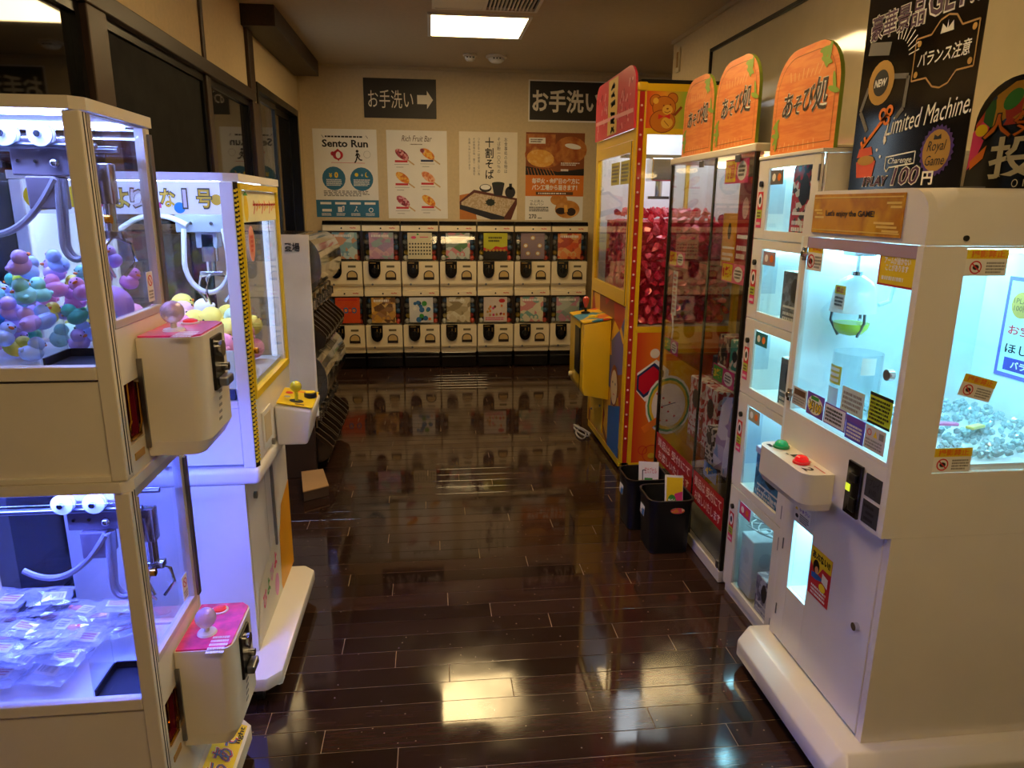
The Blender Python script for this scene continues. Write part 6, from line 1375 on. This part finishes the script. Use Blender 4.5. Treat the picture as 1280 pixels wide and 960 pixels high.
    stick(Face((xg, 1.783, .935), RX, UX, .085, .062), M_PURPLE, lambda F, b: (F.ell(b, .5, .5, F.w*.45, F.h*.42, .001, 0), F.glyph(b, '¥100', .52, .58, .8, .5, .0014, 1, bold=.08), F.glyph(b, '¥100', .52, .58, .74, .44, .002, 2, bold=.02), F.rect(b, .25, .12, .7, .28, .0016, 3)), [M_WINK, M_INK, M_YEL, M_GREEN], d)
    stick(Face((xg, 1.694, .928), RX, UX, .10, .055), M_PURPLE, lambda F, b: (F.rect(b, .04, .06, .96, .94, .001, 0), loose_rows(F, b, .1, .15, .9, .85, 4, 1, .0016, 4)), [mat('pale_lilac_card', '#e4e2f2', .5), M_INK], d)
    stick(Face((xg, 1.592, .925), RX, UX, .078, .06), mat('violet_card', '#5a4ac0', .4), lambda F, b: (F.rect(b, 0, 0, 1, .25, .001, 1), loose_rows(F, b, .08, .32, .92, .92, 4, 0, .001, 7)), [M_WINK, M_PURPLE], d)
    stick(Face((xg, 1.512, .925), RX, UX, .078, .058), mat('stone_card2', '#cfc8c2', .5), lambda F, b: (F.ring(b, .22, .28, .006, .0085, .001, 0), F.poly(b, [(.42, .42), (.52, .12), (.62, .42)], .001, 1), F.rect(b, .7, .15, .92, .42, .001, 2), loose_rows(F, b, .08, .52, .92, .92, 3, 2, .001, 8)), [M_RED, M_YEL, M_GREY], d)
    stick(Face((xg, 1.51, 1.005), RX, UX, .085, .075), mat('lime_card', '#c6d82c', .4), lambda F, b: (F.rect(b, 0, 0, 1, .1, .001, 0), F.rect(b, 0, .92, 1, 1, .001, 0), loose_rows(F, b, .06, .15, .94, .88, 6, 0, .001, 9)), [M_INK], d)
    stick(Face((xg, 1.625, .99), RX, UX, .095, .062), mat('pale_cyan_card', '#c8dcd8', .5), lambda F, b: loose_rows(F, b, .08, .15, .92, .9, 4, 0, .001, 10), [M_GREY], d)
    # side window stickers
    yg = Y0+.0025
    ps = [c for c in t.children if c.name.startswith('side_pane')][0]
    stick(Face((1.1215, yg, 1.3405), (1, 0, 0), UX, .096, .056), M_PAPER, noph, npm, ps)
    stick(Face((1.1215, yg, .898), (1, 0, 0), UX, .092, .058), M_PAPER, noph, npm, ps)
    stick(Face((1.165, yg, 1.072), (.96, 0, -.25), (.25, 0, .96), .082, .05), M_PAPER, noph, npm, ps)
    # console below the pane
    one(lambda b: b.box(XF, X1-.0125, Y0+.0125, Y1-.0125, .68, .8485), 'console', ML, t)
    def cb(b):
        y0, y1, x0, x1, z0, z1 = 1.605, 1.878, XF-.082, XF-.0005, .655, .757; r = .035
        pts = [(x1, y0), (x1, y1), (x0+r, y1)]+[(x0+r-r*math.sin(PI/2*k/6), y1-r+r*math.cos(PI/2*k/6)) for k in range(1, 7)]+[(x0+r-r*math.cos(PI/2*k/6), y0+r-r*math.sin(PI/2*k/6)) for k in range(7)]
        b.prism(pts, 'z', z0+.02, z1); q = [(x+(x1-x)*.12, (y-(y0+y1)/2)*.95+(y0+y1)/2) for x, y in pts]; A = [b.bm.verts.new((x, y, z0)) for x, y in q]; B = [b.bm.verts.new((x, y, z0+.0199)) for x, y in pts]; n = len(pts)
        b.bm.faces.new(A)
        for k in range(n): b.bm.faces.new((A[k], B[k], B[(k+1) % n], A[(k+1) % n]))
    c = one(cb, 'control_box', ML, t, True, fix=True)
    Fc = Face((XF-.078, 1.875, .7575), (0, -1, 0), (1, 0, 0), .265, .075)
    Fc.o = Vector((XF-.003, 1.875, .7572))
    b = MB(); Fc.glyph(b, '1', .47, .38, .07, .3, .0008, 0, bold=.03); Fc.glyph(b, '2', .86, .62, .1, .38, .0008, 0, bold=.03); Fc.rect(b, .08, .7, .18, .85, .0008, 0); Fc.rect(b, .38, .55, .43, .6, .0008, 0); loose_rows(Fc, b, .52, .1, .72, .2, 1, 1, .0008, 1); loose_rows(Fc, b, .78, .2, .98, .3, 1, 1, .0008, 2); b.build('print', [M_INK, M_RED], c)
    for a, bb, cc, nm in ((.2, .45, '#0f8a50', 'green'), (.68, .55, '#d8181c', 'red')):
        p = Fc.P(a, bb, .0008)
        one(lambda b: b.lathe([(.0225, p.z), (.0225, p.z+.005), (.019, p.z+.007)], (p.x, p.y, 0), seg=22), 'button_ring', mat('ring_'+nm, cc, .3), c, True)
        one(lambda b: b.lathe([(.0188, p.z+.007), (.018, p.z+.013), (.012, p.z+.02), (0, p.z+.0225)], (p.x, p.y, 0), seg=22), 'push_button', mat('button_'+nm, cc, .12, coat=.6, emit=lin(cc)[:3], estr=.5), c, True, label=nm+' dome button')
    cm = one(lambda b: b.box(XF-.008, XF-.0005, 1.487, 1.545, .686, .822, bev=.002), 'coin_mechanism', M_SHIELD, t)
    one(lambda b: (b.box(XF-.0095, XF-.008, 1.525, 1.542, .745, .763)), 'lamp_tab', mat('lime_tab', '#d8ec1c', .3, emit=(.8, 1, .05), estr=.6), cm)
    one(lambda b: (b.box(XF-.013, XF-.0082, 1.50, 1.53, .775, .795, bev=.002), b.box(XF-.012, XF-.0082, 1.497, 1.52, .70, .735, bev=.002)), 'coin_slot', M_BLACK, cm)
    MD = mat('dark_grey_plate', '#3c3c40', .4)
    F = Face((XF-.0005, 1.478, .813), RX, UX, .062, .056); stick(F, MD, lambda F, b: F.glyph(b, '1プレイ\n¥100', .5, .5, .72, .7, .001, 0), [M_INK], t, 'price_plate')
    F = Face((XF-.0005, 1.478, .748), RX, UX, .062, .058); stick(F, MD, lambda F, b: (loose_rows(F, b, .1, .12, .9, .34, 1, 0, .001, 1), loose_rows(F, b, .25, .4, .75, .6, 1, 0, .001, 2), loose_rows(F, b, .15, .66, .85, .88, 1, 0, .001, 3)), [M_INK], t, 'price_plate')
    # lower cabinet with door
    def low(b):
        hy0, hy1, hz0, hz1 = 1.708, 1.812, .318, .53
        b.box(XL_, X1, Y0, Y0+.012, .121, .6795); b.box(XL_, X1, Y1-.02, Y1-.008, .121, .6795); b.box(X1-.012, X1, Y0+.0125, Y1-.0205, .121, .6795); b.box(XL_, XL_+.011, Y0+.0125, Y0+.022, .121, .6795); b.box(XL_, XL_+.011, Y1-.04, Y1-.0205, .121, .6795)
    one(low, 'lower_cabinet', ML, t)
    def door(b):
        hy0, hy1, hz0, hz1 = 1.708, 1.812, .318, .535; x0, x1, y0, y1, z0, z1 = XL_-.003, XL_+.009, Y0+.023, Y1-.041, .13, .678
        b.box(x0, x1, y0, hy0, z0, z1, bev=.001, seg=1); b.box(x0, x1, hy1, y1, z0, z1, bev=.001, seg=1); b.box(x0, x1, hy0, hy1, z0, hz0); b.box(x0, x1, hy0, hy1, hz1, z1)
    dd = one(door, 'lower_door', ML, t)
    def well(b):
        hy0, hy1, hz0, hz1 = 1.708, 1.812, .318, .535
        b.box(XL_+.17, XL_+.176, hy0-.004, hy1+.004, hz0, hz1+.1); b.box(XL_+.0095, XL_+.1695, hy0-.004, hy0-.0005, hz0, hz1+.1); b.box(XL_+.0095, XL_+.1695, hy1+.0005, hy1+.004, hz0, hz1+.1); b.box(XL_+.0095, XL_+.1695, hy0-.0004, hy1+.0004, hz0-.004, hz0+.0005)
    one(well, 'prize_well', mat('well_lining', '#e4eef4', .4), t)
    one(lambda b: b.box(XL_+.02, XL_+.16, 1.72, 1.8, .628, .632), 'well_light', emat('well_led', LED_L, LED_L_STR*.5), t)
    one(lambda b: b.cyl((XL_-.008, 1.466, .406), .0105, .012, 'x', 16), 'lock', M_CHROME, dd, True)
    one(lambda b: [b.box(XL_-.005, XL_-.0032, Y1-.044, Y1-.04, z, z+.035) for z in (.2, .42, .62)], 'hinge', M_STEEL, dd)
    stick(Face((XL_-.0035, 1.814, .592), RX, UX, .088, .05), M_PAPER, lambda F, b: (F.poly(b, [(.03, .38), (.12, .08), (.21, .38)], .001, 0), F.glyph(b, 'ちゅうい', .62, .22, .66, .26, .001, 1, bold=.03), F.ell(b, .18, .72, .009, .006, .001, 2), loose_rows(F, b, .36, .46, .95, .94, 4, 2, .001, 3)), [M_YEL, M_PURPLE, M_INK], dd)
    def danger(F, b):
        F.rect(b, 0, 0, 1, .3, .001, 0); F.poly(b, [(0, .3), (.6, .3), (.35, .55)], .0012, 0); F.glyph(b, 'あぶない!!', .5, .14, .86, .16, .0016, 2, bold=.04)
        F.ell(b, .3, .36, .016, .02, .0016, 2); F.ell(b, .34, .42, .009, .011, .002, 3); F.poly(b, [(.1, .52), (.35, .48), (.62, .5), (.62, .56), (.35, .62), (.12, .62)], .002, 4); F.poly(b, [(.62, .38), (.9, .42), (.9, .62), (.62, .56)], .0018, 5)
        F.ell(b, .68, .68, .016, .012, .0022, 0); loose_rows(F, b, .15, .74, .9, .96, 3, 5, .0016, 5)
    stick(Face((XL_-.0035, 1.7, .512), RX, UX, .102, .142), M_RED, danger, [M_YEL, M_ORANGE, M_INK, mat('skin_print', '#e0a070', .5), mat('cobalt_ink', '#1f62b8', .4), M_WINK], dd)
    def bs(b):
        x0, x1, y0, y1 = .945, 1.66, 1.335, 1.93; c = .035
        P0 = [(x0+c, y0), (x1, y0), (x1, y1), (x0+c, y1), (x0, y1-c), (x0, y0+c)]; P1 = [(x0+.05, y0+.03), (x1, y0+.03), (x1, y1-.01), (x0+.05, y1-.01), (x0+.04, y1-.02), (x0+.04, y0+.04)]
        R = [[b.bm.verts.new((x, y, z)) for x, y in p] for p, z in ((P0, .035), (P0, .085), (P1, .12))]
        b.bm.faces.new(R[0][::-1]); b.bm.faces.new(R[2])
        for A, B in zip(R, R[1:]):
            for k in range(6): b.bm.faces.new((A[k], A[(k+1) % 6], B[(k+1) % 6], B[k]))
        bmesh.ops.bevel(b.bm, geom=b.bm.edges[:], offset=.005, segments=2, affect='EDGES', profile=.5)
    one(bs, 'base_skirt', ML, t, True)
    one(lambda b: [b.cyl((x, y, .0175), .025, .035, 'z', 12) for x in (1.05, 1.58) for y in (1.43, 1.85)], 'foot', M_BLACK, t)
    # inside: floor, light, dome claw, clear tube, poster
    one(lambda b: b.box(XF+.02, X1-.013, Y0+.0126, Y1-.0126, .8488, .853), 'play_floor', M_WHITE, t)
    ll = emat('cabinet_led', LED_L, LED_L_STR)
    one(lambda b: (b.box(1.08, 1.56, Y0+.02, Y0+.034, 1.332, 1.342), b.box(1.08, 1.56, Y1-.034, Y1-.02, 1.332, 1.342)), 'led_strip', ll, t)
    cx, cy = 1.135, 1.8
    g = one(lambda b: (b.box(cx-.03, cx+.03, cy-.03, cy+.03, 1.3, 1.335, bev=.003), b.cyl((cx, cy, 1.275), .004, .05, 'z', 8), b.cyl((cx, cy, 1.252), .014, .012, 'z', 14), b.box(1.06, 1.55, cy-.006, cy+.006, 1.335, 1.345)), 'claw_carriage', M_CHROME, t)
    one(lambda b: b.lathe([(0, 1.25), (.02, 1.247), (.042, 1.232), (.055, 1.205), (.058, 1.165), (.06, 1.15), (.055, 1.15), (.0, 1.152)], (cx, cy, 0), seg=28), 'claw_dome', M_WHITE, g, True)
    def arms(b):
        for k in range(3):
            a = 2.1*k+.6; dx, dy = math.cos(a), math.sin(a); b.tube([(cx+.05*dx, cy+.05*dy, 1.165), (cx+.052*dx, cy+.052*dy, 1.125), (cx+.03*dx, cy+.03*dy, 1.085)], .004, 6)
    one(arms, 'claw_arm', M_STEEL, g, True)
    one(lambda b: b.lathe([(.047, 1.12), (.043, 1.105), (.03, 1.09), (.0, 1.083), (.03, 1.0925), (.043, 1.1085)], (cx, cy, 0), seg=24), 'claw_cup', mat('lime_plastic', '#bcd43a', .35, coat=.3), g, True)
    one(lambda b: b.tube([(cx+.06, cy-.02, 1.17), (cx+.09, cy-.02, 1.18), (cx+.1, cy-.02, 1.22), (cx+.08, cy-.02, 1.3)], .006, 8), 'coil_hose', mat('clear_coil', '#d8e4e8', .3), g, True)
    stick(Face((cx-.066, cy-.015, 1.225), RX, UX, .05, .062), M_PAPER, lambda F, b: (F.rect(b, 0, 0, 1, .36, .001, 0), F.glyph(b, '禁止', .5, .18, .7, .24, .0016, 1, bold=.03), loose_rows(F, b, .1, .45, .9, .9, 3, 2, .001, 3)), [M_YEL, M_RED, M_INK], g)
    tb = one(lambda b: b.lathe([(.062, .8535), (.062, 1.05), (.059, 1.05), (.059, .8535)], (1.13, 1.74, 0), seg=32), 'clear_tube', G_ACRY, t, True)
    def curved(a0, a1, z0, z1, m, parent, nm='sticker', R=.0632):
        def f(b):
            n = 6
            for i in range(n):
                p, q = a0+(a1-a0)*i/n, a0+(a1-a0)*(i+1)/n; C_ = lambda a, z: (1.13+R*math.cos(a), 1.74+R*math.sin(a), z); b.face([C_(p, z0), C_(q, z0), C_(q, z1), C_(p, z1)])
        return one(f, nm, m, parent)
    s1 = curved(2.5, 3.55, .965, 1.015, mat('mustard_label', '#d8c040', .4), tb); 
    for k in range(3): curved(2.6, 3.45, .972+.0145*k, .98+.0145*k, M_WINK, s1, 'print', .0636)
    curved(2.6, 3.5, .885, .955, mat('pale_cyan_label', '#cfe6ea', .4), tb); curved(4.3, 4.9, 1.0, 1.045, M_PAPER, tb)
    Fp = Face((X1-.0135, 1.80, 1.245), RX, UX, .36, .275)
    def pst(F, b):
        F.rect(b, .03, .04, .97, .96, .0012, 0); F.ell(b, .16, .27, .036, .036, .0016, 1); F.glyph(b, '1PLAY\n100円', .16, .27, .16, .13, .002, 2)
        F.glyph(b, 'お宝ボックス', .42, .52, .7, .1, .0016, 3, bold=.02); F.glyph(b, 'ほしい景品を', .42, .71, .7, .1, .0016, 4, bold=.02); F.rect(b, .08, .8, .9, .93, .0016, 5); F.glyph(b, 'バランスキャッチ', .45, .865, .6, .08, .002, 6, bold=.03)
    b = MB(); Fp.slab(b, .001); po = b.build('inner_poster', mat('violet_border', '#6a62c0', .4), t); b = MB(); pst(Fp, b); b.build('print', [mat('pale_sky_card', '#d4ecf2', .4), M_GOLD, M_BROWN, M_RED, M_INK, mat('indigo_ink', '#3a3aa0', .4), M_WINK], po)
    return t
big_cabinet()
# acrylic pebbles and prize sticks on the play floor
def pebbles():
    b = MB(); r = random.Random(12)
    for i in range(420):
        x, y = r.uniform(1.21, 1.57), r.uniform(1.425, 1.87); s = r.uniform(.006, .011); q = bmesh.new(); bmesh.ops.create_icosphere(q, subdivisions=1, radius=s)
        b._add(q, 0, Matrix.Translation((x, y, .854+s+r.uniform(0, .012)*max(0, (x-1.2)/.3))) @ Euler((r.uniform(0, 3), r.uniform(0, 3), 0)).to_matrix().to_4x4() @ Matrix.Diagonal((1, 1, .75, 1)))
    o = b.build('acrylic_pebbles', mat('clear_pebble', '#d8f0f4', .05, trans=.5, coat=.5)); return tag(o, 'clear acrylic pebbles covering the lit play floor of the large cabinet', 'pebbles', kind='stuff')
pebbles()
def tag_stick(x, y, z, rz, col, label):
    b = MB(); b.box(-.035, .035, -.01, .01, 0, .008, bev=.002, seg=1); o = b.build('prize_stick', mat('stick_'+col, col, .35)); o.location = (x, y, z); o.rotation_euler = (0, .08, rz); tag(o, label, 'stick')
    b = MB(); b.box(-.012, .012, -.0075, .0075, .0082, .0086); c = b.build('paper_band', M_PAPER, o)
tag_stick(1.3, 1.6, .885, .1, '#d86a9a', 'pink prize stick lying on the clear pebbles')
tag_stick(1.28, 1.66, .882, -.3, '#3fb8c0', 'teal prize stick lying on the clear pebbles')
tag_stick(1.36, 1.57, .885, .5, '#e8c86a', 'yellow prize stick lying on the clear pebbles')
# ------------------------------------------------------------------ display sheets on the cabinet roof
def pop_one():
    X, Y0, Y1, Z0, Z1 = 1.122, 1.452, 1.87, 1.466, 1.97
    t = thing('display_sheet', 'tall black display sheet with gold emblem standing on the large cabinet roof', 'poster', (X, 1.66, Z0))
    F = Face((X, Y1, Z1), RX, UX, Y1-Y0, Z1-Z0); b = MB(); F.slab(b, -.002)
    o = b.build('sheet', mat('black_gloss_sheet', '#15110f', .12, coat=.6), t); one(lambda b: (b.box(X+.002, X+.1, 1.5, 1.51, Z0, Z0+.005), b.box(X+.002, X+.1, 1.8, 1.81, Z0, Z0+.005)), 'support_foot', M_STEEL, t)
    mats = [M_WINK, M_GOLD, mat('plum_ink', '#4a1e44', .4), M_ORANGE, mat('grey_claw_ink', '#6e6a66', .4), M_INK, mat('bronze_line', '#b88a4a', .4), mat('coral_ink', '#d85a40', .4), mat('violet_edge', '#4a2a78', .4)]
    # pixel-free layout: v measured from the roof up
    zf = lambda z: (Z1-z)/(Z1-Z0); b = MB()
    F.glyph(b, 'は', .16, zf(1.945), .1, .075, .0012, 0, bold=.045); F.glyph(b, '豪華景品', .3, zf(1.86), .5, .125, .0012, 0, bold=.045); F.glyph(b, '豪華景品', .3, zf(1.86), .48, .118, .002, 2, bold=.01); F.glyph(b, 'GET!!', .76, zf(1.87), .4, .14, .0012, 0, bold=.05); F.glyph(b, 'GET!!', .76, zf(1.87), .375, .125, .002, 2, bold=.015)
    z0, z1 = 1.71, 1.80
    A = [(.5, zf(z0)), (.5, zf(z1)), (.62, zf(z1)), (.68, zf(z1+.024)), (.74, zf(z1+.03)), (.8, zf(z1+.024)), (.85, zf(z1)), (.97, zf(z1)), (.97, zf(z0)), (.85, zf(z0)), (.8, zf(z0-.022)), (.74, zf(z0-.028)), (.68, zf(z0-.022)), (.62, zf(z0)), (.5, zf(z0))]
    F.line(b, A, .004, .0012, 6); F.glyph(b, 'バランス注意', .735, zf(1.752), .4, .065, .0012, 0, bold=.014, shear=.15)
    F.poly(b, [(.69, zf(1.795)), (.7, zf(1.815)), (.735, zf(1.803)), (.74, zf(1.82)), (.745, zf(1.803)), (.78, zf(1.815)), (.79, zf(1.795))], .0012, 0)
    for a, z in ((.53, z0+.012), (.53, z1-.012), (.94, z0+.012), (.94, z1-.012)): F.ell(b, a, zf(z), .007, d=.0012, m=1)
    # grab arm, round badge and key
    F.line(b, [(.06, zf(1.815)), (.27, zf(1.8))], .03, .0012, 4); F.line(b, [(.1, zf(1.72)), (.04, zf(1.665)), (.13, zf(1.615))], .012, .0012, 4); F.line(b, [(.3, zf(1.735)), (.47, zf(1.725)), (.46, zf(1.655)), (.4, zf(1.635))], .012, .0012, 4)
    F.ell(b, .22, zf(1.725), .052, .052, .0016, 1); F.ell(b, .22, zf(1.725), .031, .031, .002, 5); F.glyph(b, 'NEW', .22, zf(1.725), .12, .036, .0026, 0, bold=.04, shear=.2)
    for k in range(8):
        a = .15+k*.2; F.line(b, [(.33+.05*math.cos(a)/F.w*1, zf(1.765+.05*math.sin(a))), (.33+.085*math.cos(a)/F.w, zf(1.765+.085*math.sin(a)))], .0028, .0012, 0)
    F.ring(b, .28, zf(1.648), .008, .016, .0022, 3); F.ring(b, .34, zf(1.654), .006, .014, .0022, 3); F.ring(b, .32, zf(1.634), .006, .013, .0022, 3); F.line(b, [(.3, zf(1.64)), (.1, zf(1.572))], .009, .0022, 3); F.line(b, [(.14, zf(1.585)), (.12, zf(1.6))], .008, .0022, 3); F.line(b, [(.11, zf(1.575)), (.09, zf(1.59))], .008, .0022, 3)
    F.glyph(b, 'Limited Machine.', .66, zf(1.628), .68, .085, .0012, 0, shear=.35, rot=.08)
    F.poly(b, [(.31, zf(1.585)), (.325, zf(1.575)), (.34, zf(1.585)), (.325, zf(1.61))], .0012, 0); F.ell(b, .26, zf(1.565), .004, d=.0012, m=0); F.ell(b, .3, zf(1.548), .004, d=.0012, m=0)
    pts = []
    for k in range(48): rr = .056 if k % 2 else .05; pts.append((.79+rr*math.cos(k*PI/24)/F.w, zf(1.548)-rr*math.sin(k*PI/24)/F.h))
    F.poly(b, pts, .0012, 8); F.ell(b, .79, zf(1.548), .045, .045, .0016, 1); F.glyph(b, 'Royal\nGame', .79, zf(1.543), .15, .105, .0022, 5, shear=.25); F.poly(b, [(.76, zf(1.572)), (.765, zf(1.583)), (.79, zf(1.578)), (.815, zf(1.583)), (.82, zf(1.572))], .0022, 5)
    F.poly(b, [(.06, zf(1.55)), (.22, zf(1.555)), (.2, zf(1.575)), (.08, zf(1.572))], .0012, 7); F.poly(b, [(.08, zf(1.5)), (.24, zf(1.5)), (.26, zf(1.54)), (.06, zf(1.54))], .0014, 7); F.ell(b, .16, zf(1.542), .036, .012, .0018, 1)
    F.line(b, [(.36, zf(1.518)), (.36, zf(1.545)), (.62, zf(1.552)), (.62, zf(1.525)), (.4, zf(1.52)), (.38, zf(1.51)), (.36, zf(1.518))], .003, .0012, 0); F.glyph(b, 'Charenge', .49, zf(1.533), .21, .036, .0012, 0, shear=.2)
    F.glyph(b, '1PLAY', .28, zf(1.489), .25, .05, .0018, 0, bold=.04, shear=.2); F.glyph(b, '1PLAY', .28, zf(1.489), .24, .044, .0024, 2, bold=.01, shear=.2); F.glyph(b, '100', .56, zf(1.498), .25, .09, .0018, 0, bold=.04, shear=.2); F.glyph(b, '100', .56, zf(1.498), .235, .08, .0024, 2, bold=.01, shear=.2); F.glyph(b, '円', .75, zf(1.49), .09, .06, .0018, 0, bold=.03)
    b.build('print', mats, o)
pop_one()
def pop_two():
    X, Y0, Y1, Z0, Z1 = 1.34, 1.42, 1.722, 1.466, 1.72
    t = thing('display_sheet', 'arched dark display sheet with orange lettering and large cream character on the cabinet roof', 'poster', (X, 1.57, Z0))
    r = .1; pts = [(Y0, Z0), (Y1, Z0), (Y1-.01, Z1-r)]+[(Y1-.01-r*1.2+r*1.2*math.cos(PI/2*k/8), Z1-r+r*math.sin(PI/2*k/8)) for k in range(1, 9)]+[(Y0+r-r*math.sin(PI/2*k/8), Z1-r+r*math.cos(PI/2*k/8)) for k in range(9)]
    o = one(lambda b: b.prism(pts, 'x', X, X+.002), 'sheet', mat('dark_festive_sheet', '#15181a', .2, coat=.4), t)
    one(lambda b: b.box(X+.002, X+.09, 1.55, 1.56, Z0, Z0+.005), 'support_foot', M_STEEL, t)
    F = Face((X, Y1, Z1), RX, UX, Y1-Y0, Z1-Z0); b = MB()
    F.poly(b, [(.05, .38), (.2, .16), (.4, .05), (.85, .05), (.97, .3), (.97, .42), (.05, .42)], .0008, 6); F.ell(b, .4, .2, .03, .02, .0012, 7, rot=.5); F.ell(b, .6, .15, .035, .02, .0012, 1, rot=-.4)
    F.poly(b, [(.02, .8), (.03, .45), (.12, .36), (.2, .42), (.1, .7)], .0012, 2); F.poly(b, [(.04, .72), (.2, .58), (.18, .7), (.05, .8)], .0014, 1); F.ell(b, .12, .44, .02, .014, .0016, 3)
    F.glyph(b, '人気', .44, .42, .62, .24, .002, 4, bold=.045);
    F.glyph(b, '人気', .44, .42, .57, .215, .0034, 1, bold=.012)
    F.glyph(b, '投', .5, .71, .5, .38, .002, 5, bold=.02); F.ring(b, .55, .94, .007, .009, .002, 5); F.glyph(b, 'N', .66, .94, .06, .06, .002, 5)
    b.build('print', [M_INK, M_ORANGE, M_PINK, M_YEL, M_INK, mat('cream_ink', '#e4dcc0', .5), palette('festive', ['#2a6a3a', '#1f3f6a', '#d8a030', '#c8402a', '#2f5a48'], 22, .4), M_GREEN], o)
pop_two()
